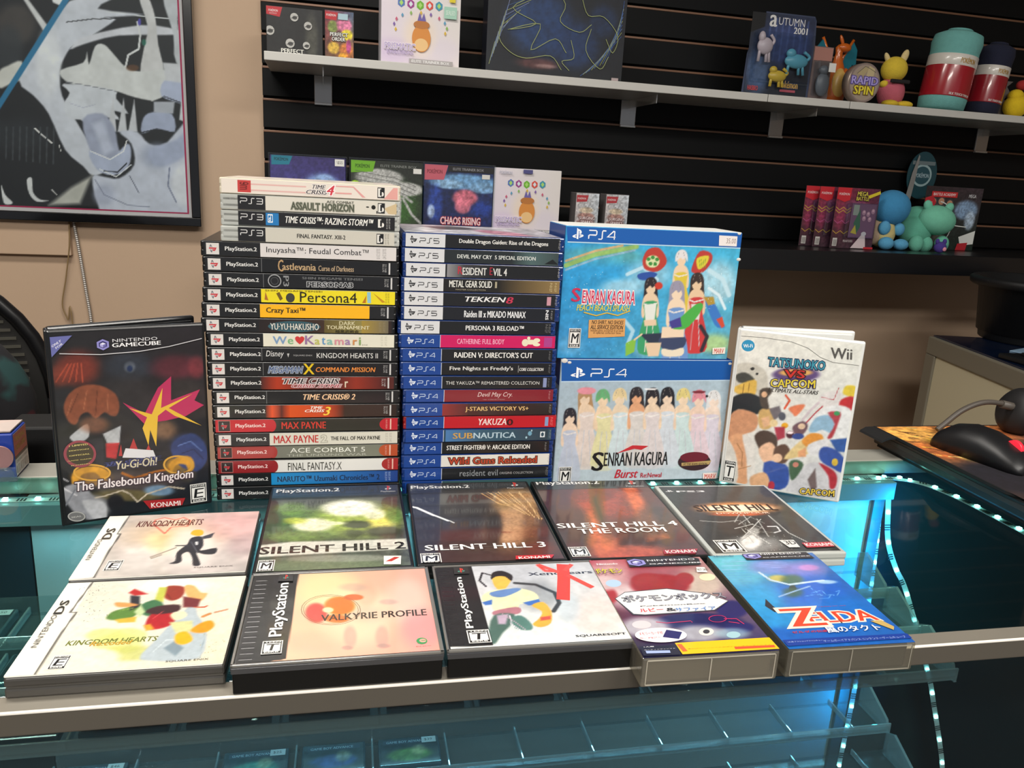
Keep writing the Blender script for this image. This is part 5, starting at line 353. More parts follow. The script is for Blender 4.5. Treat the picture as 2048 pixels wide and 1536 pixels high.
'S2':[["bg","9cb0bc","a8bcc8","b4c4cc","b4c8d4"],["q",[23.4,106.1,26.1,114.0,35.1,114.5,39.3,105.4,45.5,77.6,36.8,86.4,27.3,86.3,25.4,76.0],"a8855c",1],["q",[28.1,96.1,35.3,96.2,44.7,88.7,47.3,70.8,44.0,64.0,28.4,63.9,24.4,70.6,25.2,89.0],"e0c8ac",1],["q",[26.4,84.1,43.6,85.1,43.7,68.5,52.0,41.1,52.1,17.8,25.4,17.7,23.2,41.0,28.6,68.4],"d8ccc4",1],["l",[26.9,82.8,32.5,80.6,37.9,82.0,43.3,83.4],1.58,"e4e0dc"],["l",[33.9,63.9,33.0,41.1,32.8,20.1],0.91,"c0c4cc"],["l",[39.4,64.0,44.2,24.8],0.91,"c0c4cc"],["b",31.4,101.4,6.1,0.1,-0.4,7.0,"e0c8ac",0.12,1],["q",[23.3,100.4,23.3,109.2,27.4,114.9,34.1,115.4,39.0,109.4,40.1,99.7,36.6,105.0,33.1,102.7,30.2,105.3,26.8,102.2],"a8855c",1],["l",[27.5,113.1,25.7,106.1],0.44,"8c8480"],["l",[32.9,113.6,35.6,106.3],0.44,"8c8480"],["q",[183.2,102.7,185.5,110.7,194.8,111.3,199.7,102.0,202.6,73.5,198.5,82.6,188.6,82.5,182.0,71.9],"dcdcdc",1],["q",[188.7,92.4,196.2,92.5,201.2,84.9,205.0,66.6,202.1,59.6,185.9,59.5,181.2,66.4,180.8,85.1],"e8d4c4",1],["q",[182.4,80.2,200.2,81.2,201.5,64.3,211.9,36.3,213.6,12.4,185.8,12.3,182.0,36.1,185.8,64.1],"d4ccd8",1],["l",[183.0,78.8,189.0,76.6,194.5,78.0,200.0,79.4],1.63,"e4e0dc"],["l",[191.6,59.6,192.1,36.2,193.3,14.7],0.94,"c0c4cc"],["l",[197.3,59.6,204.8,19.6],0.94,"c0c4cc"],["b",191.8,97.9,6.3,0.1,-0.9,7.2,"e8d4c4",0.12,1],["q",[183.5,96.9,182.8,105.8,186.8,111.7,193.7,112.2,199.2,106.0,201.0,96.2,197.0,101.5,193.5,99.2,190.3,101.9,187.0,98.7],"dcdcdc",1],["l",[187.0,109.9,185.6,102.7],0.46,"8c8480"],["l",[192.5,110.4,195.9,102.8],0.46,"8c8480"],["q",[49.8,94.2,57.1,94.3,66.0,86.8,68.7,68.8,65.5,62.0,49.8,61.9,45.7,68.7,46.3,87.1],"e4ccac",1],["q",[47.5,82.2,64.9,83.2,65.1,66.5,73.7,39.0,74.0,15.6,47.2,15.5,44.8,38.9,49.9,66.4],"d8d4a4",1],["l",[48.1,80.8,53.7,78.6,59.1,80.0,64.5,81.4],1.59,"e4e0dc"],["l",[55.3,61.9,54.6,38.9,54.6,17.9],0.92,"c0c4cc"],["l",[60.9,62.0,66.0,22.6],0.92,"c0c4cc"],["b",53.1,99.5,6.1,0.1,-0.5,7.0,"e4ccac",0.12,1],["q",[45.0,98.6,44.8,107.4,49.0,113.1,55.7,113.6,60.7,107.5,61.8,97.9,58.3,103.1,54.8,100.9,51.9,103.5,48.5,100.4],"64a870",1],["l",[49.1,111.3,47.3,104.3],0.44,"8c8480"],["l",[54.5,111.8,57.3,104.4],0.44,"8c8480"],["q",[169.6,93.3,177.1,93.4,182.6,85.8,186.3,67.5,183.3,60.6,167.2,60.5,162.6,67.4,162.4,86.0],"e8ccb8",1],["q",[163.9,81.1,181.6,82.1,182.8,65.2,192.9,37.3,194.4,13.5,166.8,13.4,163.2,37.2,167.1,65.1],"dcc8d0",1],["l",[164.5,79.7,170.4,77.5,175.9,78.9,181.4,80.3],1.62,"e4e0dc"],["l",[172.9,60.5,173.2,37.2,174.3,15.9],0.94,"c0c4cc"],["l",[178.6,60.6,185.8,20.7],0.94,"c0c4cc"],["b",172.7,98.7,6.3,0.1,-0.9,7.1,"e8ccb8",0.12,1],["q",[164.4,97.7,163.9,106.7,167.8,112.5,174.7,113.0,180.2,106.9,181.8,97.0,177.9,102.4,174.4,100.1,171.3,102.7,168.0,99.6],"d88c98",1],["l",[168.1,110.7,166.6,103.6],0.45,"8c8480"],["l",[173.6,111.2,176.8,103.7],0.46,"8c8480"],["q",[70.3,95.5,77.6,95.6,86.0,88.1,88.9,70.1,85.7,63.2,69.9,63.1,65.7,69.9,66.2,88.3],"e4d0b4",1],["q",[67.5,83.4,84.9,84.5,85.3,67.8,94.1,40.2,94.7,16.7,67.7,16.7,65.1,40.1,70.1,67.7],"c8d8dc",1],["l",[68.1,82.1,73.7,79.9,79.2,81.3,84.6,82.7],1.59,"e4e0dc"],["l",[75.5,63.1,74.9,40.1,75.1,19.1],0.92,"c0c4cc"],["l",[81.1,63.2,86.5,23.8],0.92,"c0c4cc"],["b",73.6,100.8,6.2,0.1,-0.5,7.0,"e4d0b4",0.12,1],["q",[65.4,99.8,65.2,108.6,69.4,114.4,76.1,114.9,81.2,108.8,82.4,99.1,78.8,104.4,75.3,102.2,72.4,104.8,69.0,101.6],"dcc898",1],["l",[69.5,112.6,67.7,105.6],0.45,"8c8480"],["l",[74.9,113.1,77.8,105.7],0.45,"8c8480"],["q",[149.4,95.2,156.9,95.3,162.9,87.7,166.4,69.6,163.4,62.7,147.4,62.6,142.9,69.4,142.8,88.0],"e8d0b4",1],["q",[144.3,83.0,161.9,84.1,162.9,67.3,172.8,39.5,174.1,15.7,146.7,15.7,143.2,39.3,147.4,67.1],"c4d8d8",1],["l",[144.9,81.7,150.7,79.5,156.2,80.9,161.7,82.3],1.61,"e4e0dc"],["l",[153.1,62.6,153.2,39.4,154.1,18.1],0.93,"c0c4cc"],["l",[158.7,62.6,165.6,22.9],0.94,"c0c4cc"],["b",152.5,100.6,6.3,0.1,-0.8,7.1,"e8d0b4",0.12,1],["q",[144.3,99.7,143.8,108.5,147.8,114.3,154.7,114.9,160.0,108.7,161.6,99.0,157.7,104.3,154.3,102.0,151.2,104.6,147.8,101.5],"d8c880",1],["l",[148.0,112.6,146.4,105.5],0.45,"8c8480"],["l",[153.5,113.1,156.6,105.6],0.45,"8c8480"],["q",[86.0,106.9,88.5,114.8,97.6,115.3,102.1,106.2,107.1,78.1,100.1,87.0,90.4,86.9,86.8,76.6],"2c282c",1],["q",[90.9,96.7,98.3,96.8,106.1,89.3,109.1,71.3,106.0,64.5,90.2,64.3,85.9,71.1,86.2,89.6],"dca47c",1],["q",[87.6,84.7,105.0,85.7,105.6,69.0,114.7,41.4,115.4,17.9,88.3,17.9,85.5,41.3,90.3,68.9],"d0ccc8",1],["l",[88.1,83.3,93.9,81.1,99.3,82.5,104.7,83.9],1.6,"e4e0dc"],["l",[95.7,64.4,95.4,41.3,95.7,20.2],0.92,"c0c4cc"],["l",[101.3,64.4,107.2,25.0],0.92,"c0c4cc"],["b",94.2,102.1,6.2,0.1,-0.6,7.0,"dca47c",0.12,1],["q",[86.0,101.1,85.7,109.9,89.8,115.7,96.6,116.2,101.7,110.1,103.0,100.4,99.3,105.7,95.9,103.4,92.9,106.1,89.5,102.9],"2c282c",1],["l",[90.0,113.9,88.3,106.9],0.45,"8c8480"],["l",[95.4,114.4,98.3,107.0],0.45,"8c8480"],["q",[124.2,106.7,126.6,114.6,135.8,115.2,140.4,106.0,144.6,77.8,138.7,86.8,129.0,86.7,124.2,76.2],"222228",1],["q",[129.4,96.5,136.8,96.6,143.4,89.1,146.8,71.0,143.7,64.1,127.8,64.0,123.4,70.8,123.4,89.3],"e4ccb4",1],["q",[124.8,84.4,142.4,85.4,143.3,68.6,152.8,40.9,154.0,17.3,126.7,17.2,123.4,40.8,127.8,68.5],"ccd4dc",1],["l",[125.4,83.0,131.2,80.8,136.7,82.2,142.1,83.6],1.61,"e4e0dc"],["l",[133.4,64.0,133.4,40.8,134.1,19.6],0.93,"c0c4cc"],["l",[139.0,64.0,145.5,24.4],0.93,"c0c4cc"],["b",132.5,101.9,6.2,0.1,-0.7,7.1,"e4ccb4",0.12,1],["q",[124.3,100.9,123.9,109.8,127.9,115.5,134.8,116.1,140.0,110.0,141.5,100.2,137.7,105.5,134.3,103.3,131.2,105.9,127.8,102.7],"222228",1],["l",[128.1,113.8,126.5,106.7],0.45,"8c8480"],["l",[133.6,114.3,136.7,106.8],0.45,"8c8480"],["q",[105.7,106.0,108.1,114.0,117.3,114.5,121.8,105.3,126.4,77.2,120.0,86.1,110.3,86.1,106.1,75.6],"26242a",1],["q",[110.7,95.9,118.1,96.0,125.3,88.4,128.5,70.4,125.5,63.5,109.6,63.4,105.2,70.2,105.4,88.7],"e4ccb0",1],["q",[106.8,83.8,124.3,84.8,125.0,68.1,134.3,40.4,135.3,16.8,108.1,16.8,105.1,40.3,109.6,68.0],"d4cccc",1],["l",[107.4,82.4,113.1,80.2,118.6,81.6,124.0,83.0],1.6,"e4e0dc"],["l",[115.2,63.4,115.0,40.3,115.5,19.1],0.93,"c0c4cc"],["l",[120.8,63.5,126.9,23.9],0.93,"c0c4cc"],["b",113.9,101.3,6.2,0.1,-0.7,7.1,"e4ccb0",0.12,1],["q",[105.7,100.3,105.4,109.1,109.4,114.9,116.3,115.4,121.4,109.3,122.8,99.6,119.1,104.9,115.6,102.6,112.6,105.2,109.2,102.1],"26242a",1],["l",[109.6,113.1,108.0,106.1],0.45,"8c8480"],["l",[115.0,113.6,118.1,106.2],0.45,"8c8480"],["q",[8.2,82.7,10.7,89.9,18.9,90.4,22.6,82.0,25.7,56.3,20.3,64.5,11.6,64.4,7.5,55.0],"24242c",1],["q",[12.4,73.4,18.9,73.4,25.1,66.6,27.3,50.1,24.3,43.9,10.1,43.8,6.5,50.0,7.3,66.8],"e4ccb4",1],["q",[8.4,62.4,24.0,63.3,24.1,48.0,31.3,22.9,31.3,1.5,7.1,1.5,5.3,22.8,10.3,48.0],"b8c0d0",1],["l",[8.8,61.1,13.9,59.1,18.8,60.4,23.7,61.6],1.44,"e4e0dc"],["l",[15.1,43.8,14.1,22.8,13.8,3.6],0.83,"c0c4cc"],["l",[20.1,43.8,24.1,7.9],0.83,"c0c4cc"],["b",15.4,78.3,5.6,0.0,-0.3,6.4,"e4ccb4",0.12,1],["q",[8.0,77.4,8.1,85.5,11.9,90.7,18.0,91.2,22.4,85.6,23.3,76.7,20.2,81.6,17.0,79.5,14.4,81.9,11.3,79.1],"24242c",1],["l",[12.0,89.1,10.2,82.7],0.41,"8c8480"],["l",[16.9,89.6,19.3,82.8],0.41,"8c8480"],["b",32.9,111.8,11.6,0.1,-0.3,4.5,"d88c98",0.2,1],["b",171.3,110.4,8.9,0.1,-0.2,1.9,"7c2c38",0.3,1],["b",182.0,105.2,2.0,0.0,-0.2,1.9,"2c2a30",0.3,1],["b",110.6,113.9,8.7,0.1,-0.1,1.3,"f0f0f0",0.3,0.9],["b",106.8,8.0,105.7,0.1,-1.2,13.6,"c0ccd4",0.9,0.6],["b",8.7,125.9,25.5,0.4,-0.4,8.1,"a8bcc8",0.8,0.5],["n",0.06,4,21],["P",[-0.8,148.0,210.4,149.5,211.6,125.0,2.1,122.8],"0f56a4"],["P",[2.0,123.2,211.5,125.4,211.7,124.2,2.1,122.0],"c0d8e8"],["PS",12.2,127.0,29.7,140.1,["f4f6f8","f4f6f8"]],["W","PS4",36.6,128.4,79.3,137.6,"f0f4f8"],["T","ENRAN KAGURA",60.8,19.3,80.7,0.0,0.0,17.1,"1c1a1c",{"b":1}],["T","S",46.0,13.6,14.7,0.0,0.0,23.5,"1c1a1c",{"b":1}],["P",[75.3,34.9,94.6,45.0,114.8,44.0,106.3,39.1,97.2,40.6],"c02830"],["T","Burst",75.4,3.9,29.7,0.0,0.0,10.9,"c02838",{"b":1,"sh":0.3}],["T","Re:Newal",108.3,3.9,26.8,0.0,0.0,6.0,"b83040",{"b":1}],["E",175.6,22.9,21.1,0.1,-1.3,11.3,"3a2428"],["E",174.9,28.6,18.3,0.1,-0.8,6.8,"6c1c2c"],["P",[159.0,21.7,197.7,24.1,194.9,19.1,159.5,17.7],"b89c64"],["T","AT THE SEAMS EDITION",161.6,18.6,30.7,0.0,0.0,2.8,"3c2c20",{"b":1}],["M","M",6.7,-3.4,21.8,19.6],["P",[188.2,8.1,206.7,8.6,206.6,0.0,189.2,-0.4],"f0e0d8"],["T","MARV",190.7,0.7,14.5,0.0,0.0,6.2,"c84c3c",{"b":1}]],
'POSTER':[["bg","1a1c1f","1c1f22","141619","17191c"],["b",233.7,443.2,47.3,4.3,4.5,48.3,"3c3836",0.5,0.9],["b",213.1,389.7,34.7,2.9,5.3,55.3,"2c3034",0.6,0.8],["b",214.2,199.6,84.7,5.3,3.8,41.1,"22262a",0.8,0.8],["q",[189.5,338.7,209.7,353.4,239.1,365.7,238.9,329.3,212.2,314.0,185.9,302.1],"b4b4b0",5],["p",[251.9,505.5,261.3,506.4,304.3,443.1,292.4,433.9],"b8babc",4],["p",[314.5,508.4,352.7,512.1,338.3,491.5,316.8,499.0],"c8cacc",3],["q",[352.1,505.6,449.7,524.7,412.1,495.2,509.8,491.3,423.8,476.8,449.7,475.9,394.8,434.8,354.3,411.5,332.8,383.3,318.8,348.9,319.3,295.2,347.2,235.7,382.1,168.1,399.3,126.4,371.5,114.2,352.8,134.6,315.8,171.2,286.5,252.1,257.7,290.7,230.3,322.0,273.2,394.7],"b2b6c0",4],["b",296.3,367.0,29.0,2.4,6.7,79.2,"c4c7cd",0.6,0.9],["l",[342.1,459.5,397.5,471.1,449.8,476.5],2.28,"26282c"],["l",[343.9,400.7,387.8,427.6,487.9,456.2],1.65,"8c90a0"],["l",[405.4,491.3,506.3,487.7,633.7,486.1],1.63,"b8bcc0"],["q",[347.1,401.0,375.1,429.8,501.8,467.4,581.8,464.6,581.2,452.8,453.9,440.0,373.8,413.2],"b6b8c0",4],["q",[502.2,529.9,522.1,531.8,536.1,487.1,539.5,427.4,549.4,360.3,525.9,303.4,512.2,302.4,495.1,356.0,509.2,424.8,518.2,465.6],"b4b4b6",3],["q",[555.3,535.0,592.2,538.6,585.2,464.9,617.9,437.5,637.8,422.2,634.6,346.2,578.1,389.9,574.5,453.9],"a8acb2",4],["q",[589.6,485.4,617.5,504.6,609.5,477.2,639.8,469.8,618.3,447.7,587.8,448.4],"b8babf",3],["q",[320.7,352.4,370.8,373.1,380.7,397.2,383.6,370.8,399.7,412.1,419.6,417.1,438.0,398.7,465.8,369.0,502.3,363.4,553.3,370.9,557.8,326.5,525.7,299.9,478.5,303.4,432.4,315.4,366.7,319.0,328.5,329.6],"b8babb",3],["q",[324.7,322.6,432.5,317.2,437.8,297.0,462.6,264.2,429.3,268.8,441.4,248.9,401.5,253.1,373.6,233.9,354.4,243.0,328.3,244.7,320.9,275.0,336.2,303.2],"b4b8c0",3],["l",[325.1,327.7,380.0,321.7,438.9,313.5],1.66,"6c7078"],["l",[334.3,279.3,363.1,271.1,390.1,279.9],1.68,"9ca0b0"],["p",[412.5,219.1,431.6,303.4,433.4,220.4],"b0b2b8",3],["p",[436.1,220.6,454.8,301.0,457.2,221.9],"b0b2b8",3],["p",[459.9,222.1,478.2,298.5,481.0,223.5],"b0b2b8",3],["q",[359.4,243.4,405.3,260.3,429.8,227.2,436.7,178.4,458.8,151.2,433.0,121.1,399.6,130.0,374.8,160.6],"8c92a6",5],["p",[380.2,234.4,404.4,246.4,423.1,177.6,401.8,162.2],"a4aabc",10],["q",[368.9,170.8,414.9,155.8,454.7,193.6,463.8,176.4,454.7,140.2,419.1,116.8,382.6,129.1],"9aa2b8",4],["l",[372.3,171.0,414.8,154.0,446.7,175.4,455.1,200.7],2.42,"d0d4de"],["l",[389.4,129.5,425.7,113.5,461.8,144.2],2.44,"c8ccd8"],["l",[399.3,126.4,429.8,124.5,451.7,147.2],2.8,"26282e"],["q",[371.2,110.7,398.3,112.1,432.3,110.3,468.7,144.6,464.9,194.2,439.5,220.8,480.4,223.4,506.2,196.7,547.9,202.8,639.2,290.5,628.3,27.3,412.4,18.3,379.8,42.5],"adb2c0",5],["b",595.8,104.0,46.5,2.3,2.9,62.2,"bfc2ca",0.4,1],["b",521.9,169.1,38.4,2.2,1.8,32.3,"8e96ac",0.8,0.8],["q",[508.8,182.6,569.2,211.3,638.3,269.2,638.6,233.5,588.4,172.9,537.9,144.8,510.4,150.5],"959db4",8],["b",395.3,68.7,27.4,1.3,2.0,29.0,"989eb2",0.8,0.8],["l",[550.0,141.8,544.2,97.8,561.6,58.1],3.22,"6c7288"],["l",[377.4,103.8,395.3,68.7,448.8,45.6,497.4,44.1],2.1,"70768a"],["l",[456.7,116.9,475.0,77.9],2.12,"4c5062"],["q",[548.6,346.5,589.7,347.9,637.2,325.4,631.9,282.9,580.4,296.8,539.9,311.3],"9ba3ba",4],["p",[547.4,387.5,595.1,387.9,599.8,343.5,552.1,346.8],"b0b2b8",4],["l",[546.7,310.1,587.3,297.3,631.7,279.3],2.43,"2c2e38"],["q",[495.9,256.0,517.3,271.4,561.8,271.0,566.6,228.9,525.4,233.4,490.4,220.5],"939bb2",4],["p",[522.1,296.2,570.2,299.6,565.3,271.2,520.7,271.7],"9ca0aa",4],["l",[490.5,222.3,525.4,232.7,559.6,226.7],2.44,"26282e"],["p",[578.5,258.0,586.2,311.2,595.6,252.1],"b8bac0",3],["p",[603.9,280.9,616.7,334.4,624.9,282.4],"b0b2ba",3],["p",[268.4,37.6,322.1,83.1,371.5,114.2,339.3,44.3],"a4a49e",10],["l",[462.4,367.0,471.0,398.1,495.2,413.5,500.4,444.1,495.5,473.5],4.39,"c0c2c4"],["b",500.5,473.9,4.0,0.4,0.5,8.6,"5048a8",0.5,0.9],["b",507.8,429.7,5.4,0.5,0.5,8.1,"1c6050",0.5,0.9],["b",479.2,370.1,15.4,1.2,0.5,8.2,"5c3c24",0.5,0.8],["l",[254.3,215.8,287.4,185.1],3.02,"d8d8d8"],["l",[303.4,180.9,306.3,167.1],1.7,"b8b8b8"],["q",[169.2,80.8,175.1,58.2,189.7,41.2,182.6,35.5,170.1,40.3],"c8cacc",2],["q",[225.7,96.0,237.5,100.2,236.3,68.2,249.7,51.1,269.3,48.4,242.6,45.4,227.8,64.3],"bcbec0",2],["l",[278.2,75.6,288.8,63.6],2.08,"b8b8b8"],["l",[193.3,215.3,185.1,142.7],3.32,"34383c"],["l",[207.8,216.2,199.5,141.8],3.33,"34383c"],["l",[222.2,217.2,213.9,140.9],3.34,"34383c"],["l",[236.8,218.1,228.4,140.0],3.35,"34383c"],["l",[251.3,219.1,243.0,139.0],3.35,"34383c"],["l",[266.0,220.0,257.6,138.1],3.36,"34383c"],["l",[280.6,221.0,272.2,137.2],3.37,"34383c"],["l",[295.4,221.9,286.9,136.2],3.38,"34383c"],["n",0.06,22,22],["g",1.24],["p",[-236.6,-359.5,181.0,251.6,352.4,508.9,370.4,536.2,356.0,534.8,339.9,510.9,183.3,275.3,-233.0,-333.4],"2c7fae",2]]}

XA,YA,ZA=(1,0,0),(0,1,0),(0,0,1)
M_black=mat('black_plastic','141416',.32); M_ps2=mat('black_case_plastic','121314',.3); M_blue=mat('blue_case_plastic','10306e',.22,coat=.4); M_clear=mat('clear_case_plastic','b4b7b2',.2,coat=.5)
M_white=mat('white_case_plastic','dfe0dc',.3,coat=.2); M_grey=mat('grey_case_plastic','3b3936',.35); M_card=mat('cardboard','d8d4cc',.7)
# ---------------------------------------------------------------- the room
WB=.0183
WO=(-math.sin(WB)*2.2183,math.cos(WB)*2.2183)      # foot of the back wall's normal
def wp(x,off=0,z=0): return (WO[0]+math.cos(WB)*x+math.sin(WB)*off,WO[1]+math.sin(WB)*x-math.cos(WB)*off,ZC+z)
def struct(name,mb,m,loc=(0,0,0),rz=0): return tag(mb.build(name,m,None,loc,(0,0,rz)),kind='structure')
M_wall=mat('beige_wall_paint','bda38a',.75,noise=.05,nscale=3,bump=.15,bscale=60)
struct('floor',MB().box(-4,5,-4,2.6,-.05,0),mat('floor_vinyl','5a5650',.5,noise=.2,nscale=6))
struct('ceiling',MB().box(-4,5,-4,2.6,2.7,2.75),mat('ceiling_tile','c9c5bb',.9,noise=.06,nscale=40))
struct('wall_back',MB().box(-4,5,0,.12,-1,1.72),M_wall,wp(0),WB)
struct('wall_left',MB().box(-4.0,-3.9,-4,2.6,0,2.7),M_wall)
struct('wall_right',MB().box(4.6,4.7,-4,2.6,0,2.7),M_wall)
# raised panel strip on the left wall
struct('trim_1',MB().box(-2.5,-.618,-.018,.0,.095,.9,.002),M_wall,wp(0),WB)
for x,y,sx,sy,p in TROFFERS:
    t=empty('ceiling_lamp',(x,y,2.7),label='recessed fluorescent ceiling panel %s'%('above the poster side' if y>0 else ('behind the counter front on the left' if x<1 else 'behind the counter front on the right')),cat='lamp')
    MB().box(-sx/2-.03,sx/2+.03,-sy/2-.03,sy/2+.03,-.03,0,.004).build('housing',mat('white_metal','d8d8d4',.4),t)
    MB().box(-sx/2,sx/2,-sy/2,sy/2,-.034,-.0305).build('diffuser',mat('lit_diffuser','fff4e4',.5,emit=2.2),t)
# ---------------------------------------------------------------- slatwall and shelves
sw=empty('slatwall_panel',wp(-.148,.0),WB,'black slatwall panel with bronze-edged grooves covering the back wall','wall panel')
mb=MB(); g=MB(); X1=2.75
zs=[.5049+.0762*i for i in range(-5,10)]
lo=.128; M_slat=mat('black_slatwall','07090b',.55,spec=.2,noise=.25,nscale=3)
for z in zs:
    if z-.005>lo: mb.box(0,X1,-.02,-.004,lo,z-.005,.0012,1)
    lo=z+.005
mb.box(0,X1,-.02,-.004,lo,1.25,.0012,1); mb.box(0,X1,-.004,0,.128,1.25)
mb.build('panel',M_slat,sw)
for z in zs: g.box(0,X1,-.0215,-.012,z-.0062,z-.0006,.001,2)
g.build('groove_edge',mat('bronze_groove','7d5c48',.35,metal=.2),sw)
def shelf(name,x0,x1,z1,th,dep,m,lab,br=()):
    t=empty(name,wp(x0,.02,z1-th),WB,lab,'shelf')
    MB().box(0,x1-x0,-(dep-.02),0,0,th,.0015).build('shelf_board',m,t)
    for b_ in br:
        q=MB().box(b_-x0-.022,b_-x0+.022,-.006,-.001,-.07,-.0005,.001).box(b_-x0-.022,b_-x0+.022,-.012,-.001,-.072,-.066,.001).box(b_-x0-.0012,b_-x0+.0012,-(dep-.05),-.003,-.022,-.0005)
        q.build('bracket',clearmat('acrylic_bracket','f0f0ee',.22,.3,'e4e4e0',.15),t)
    return t
M_wshelf=mat('white_shelf_laminate','c6c5c0',.45)
shelf('wall_shelf',-.128,1.118,.587,.019,.25,M_wshelf,'long white shelf board on the slatwall holding the white and blue boxes',(0,.825))
shelf('wall_shelf',1.12,1.36,.587,.019,.25,M_wshelf,'short white shelf board joined between two others under the blister cards',(1.284,))
shelf('wall_shelf',1.362,2.6,.587,.019,.25,M_wshelf,'white shelf board at the far right under the plush toys and rolled blankets',(2.0,))
M_bshelf=mat('black_shelf_laminate','0c0e12',.35,coat=.1)
ls=empty('display_ledge',wp(-.148,.02,.128),WB,'deep black ledge along the bottom of the slatwall carrying boxes and plush toys','shelf')
MB().box(0,2.75,-.33,0,.045,.073,.002).build('shelf_board',M_bshelf,ls)
MB().box(0,2.75,-.332,-.318,.018,.0735,.002).box(0,2.75,-.316,0,.03,.0449).build('front_lip',M_bshelf,ls)
ZS=.5872; ZL=.2016
M_shelfprint=printmat('printed_box',.55,.08)
def boxthing(name,x,z,w,h,d,off,bodycol,art,lab,cat,group=None,mg=0.,ry=0,step=2.,rough=.45):
    """carton standing on a shelf: body and printed front"""
    t=empty(name,wp(x,off,z),WB+ry,lab,cat,group)
    MB().box(0,w,0,d,0,h,.0015).build('carton',mat('carton_'+bodycol,bodycol,rough,coat=.2),t)
    s=Sheet(w*1000,h*1000,mg or 1.,dz=.12); art(s); s.build('front_print',t,(0,0,0),XA,ZA,M_shelfprint); return t
def R_(s,ops,step=2.): s.grid(ops,step)
def B_(cx,cy,rx,ry,c,soft=.4,al=1.): return ['b',cx,cy,rx,0,0,ry,c,soft,al]
# top shelf cartons
def art_order(s):
    R_(s,[['bg','202224','1c1e20','18191a','1a1b1c'],['b',100,40,16,0,0,60,'5c5c50',.8,.6],['n',.2,6,3]])
    s.poly([1,101,36,101,30,80,1,84],'b82a34'); s.tx('POKÉMON',6,90,26,96,'e8d8d8',{'b':1}); s.tx('BOOSTER BOX',8,85,24,88,'e0c0c0')
    for x,y,r in ((8,50,10),(62,82,9),(92,66,9),(52,26,10),(88,24,8)):
        s.ellipse(x,y,(r,0),(0,r),'b4b4b0',14); s.ellipse(x+1,y-1,(r*.6,0),(0,r*.45),'4a4a48',10); s.line([x-r*.8,y-r*.3,x+r*.8,y+r*.2],1.2,'26262a')
    s.poly([26,2,26,10,34,16,84,14,88,2],'2c2c2e'); s.tx('PERFECT',32,5,82,14,'e8e8e0',{'b':1,'o':'242424'})
boxthing('card_carton',-.125,ZS,.125,.102,.09,.20,'1b1c1e',art_order,'black carton with grey round blots and a red corner flag on the white shelf','box')
def art_bundle(s):
    R_(s,[['bg','8c3440','4c6888','584030','a0602c'],B_(18,70,12,14,'7c8c48'),B_(44,75,18,16,'d87ca0'),B_(50,55,14,12,'d8c838'),B_(20,25,14,14,'c8a440'),B_(48,22,16,16,'c87838'),B_(40,8,10,8,'d89c2c'),B_(54,30,6,16,'a8447c'),['n',.35,5,5]],1.5)
    s.poly([1,101,30,101,26,84,1,86],'b82a34'); s.tx('POKÉMON',4,92,25,98,'ecdcdc',{'b':1}); s.tx('PERFECT',12,50,52,58,'f0f0ea',{'b':1,'o':'202020'}); s.tx('ORDER',16,40,46,48,'f0f0ea',{'b':1,'o':'202020'}); s.rect(30,86,52,99,'a8c4d0')
boxthing('card_carton',.004,ZS,.066,.105,.05,.20,'3c2c30',art_bundle,'small multicoloured booster carton beside the black carton on the white shelf','box')
def art_prism(s,W,H):
    k=W/186
    R_(s,[['bg','e4dce4','e0dcd8','dcd0e0','e4dcdc'],B_(30*k,30*k,50*k,30*k,'c8b4d8',.9,.5),B_(150*k,40*k,40*k,30*k,'dcd4e0',.9,.7),B_(90*k,70*k,40*k,50*k,'f0ddc0',.8,.6)],2)
    for i,c in enumerate(('5878b8','9c3c8c','6cb42c','d84c3c','3c94b0')):
        x=(46+22*i)*k; y=(134-abs(i-2)*-3-4*abs(i-2)*.5)*k; r=8*k
        s.poly([x,y+r*1.3,x+r,y+r*.6,x+r,y-r*.6,x,y-r*1.3,x-r,y-r*.6,x-r,y+r*.6],c); s.poly([x,y+r*.8,x+r*.6,y,x,y-r*.8,x-r*.6,y],'d8e4ec' if i%2 else 'a8d870')
    for i in range(11):
        a=math.radians(200-i*22); x=(92+62*math.cos(a))*k; y=(88+30*math.sin(a))*k; s.poly([x-3*k,y,x,y+5*k,x+3*k,y,x,y-5*k],('d8b43c','7c5ca8','c85c7c','5c9cc0','8cb85c')[i%5])
    s.ellipse(94*k,62*k,(22*k,0),(0,30*k),'d88c3c'); s.ellipse(94*k,48*k,(16*k,0),(0,14*k),'ecc488'); s.ellipse(94*k,92*k,(19*k,0),(0,9*k),'b87434')
    s.poly([84*k,100*k,89*k,118*k,94*k,104*k,99*k,118*k,104*k,100*k],'6c60a8'); s.tx('PRISMATIC',8*k,34*k,80*k,48*k,'b8a8d4',{'b':1,'o':'ece4ec'}); s.tx('EVOLUTIONS',14*k,24*k,76*k,32*k,'c0b0d8',{'b':1})
    s.rect(0,0,186*k,3*k,'c8c4c4'); s.rect(66*k,6*k,170*k,16*k,'a8a4a4'); s.tx('ELITE TRAINER BOX',72*k,8*k,162*k,14*k,'ececec',{'b':1})
    s.tx('POKÉMON',14*k,(H/k-16)*k,48*k,(H/k-6)*k,'bcbccc',{'b':1}); s.rect(78*k,H-12*k,104*k,H-2*k,'4c4c84')
def art_p1(s):
    art_prism(s,186,168); s.rect(158,146,172,166,'e0cc28'); s.tx('$149',160,152,170,160,'4c4418',{'b':1}); s.rect(146,110,176,136,'a4d0bc'); s.tx('SEALED',150,118,172,128,'d8ece0',{'b':1})
boxthing('trainer_carton',.132,ZS,.186,.168,.09,.20,'d8d4dc',art_p1,'large white carton with gem shapes and a yellow sticker standing on the white shelf','box')
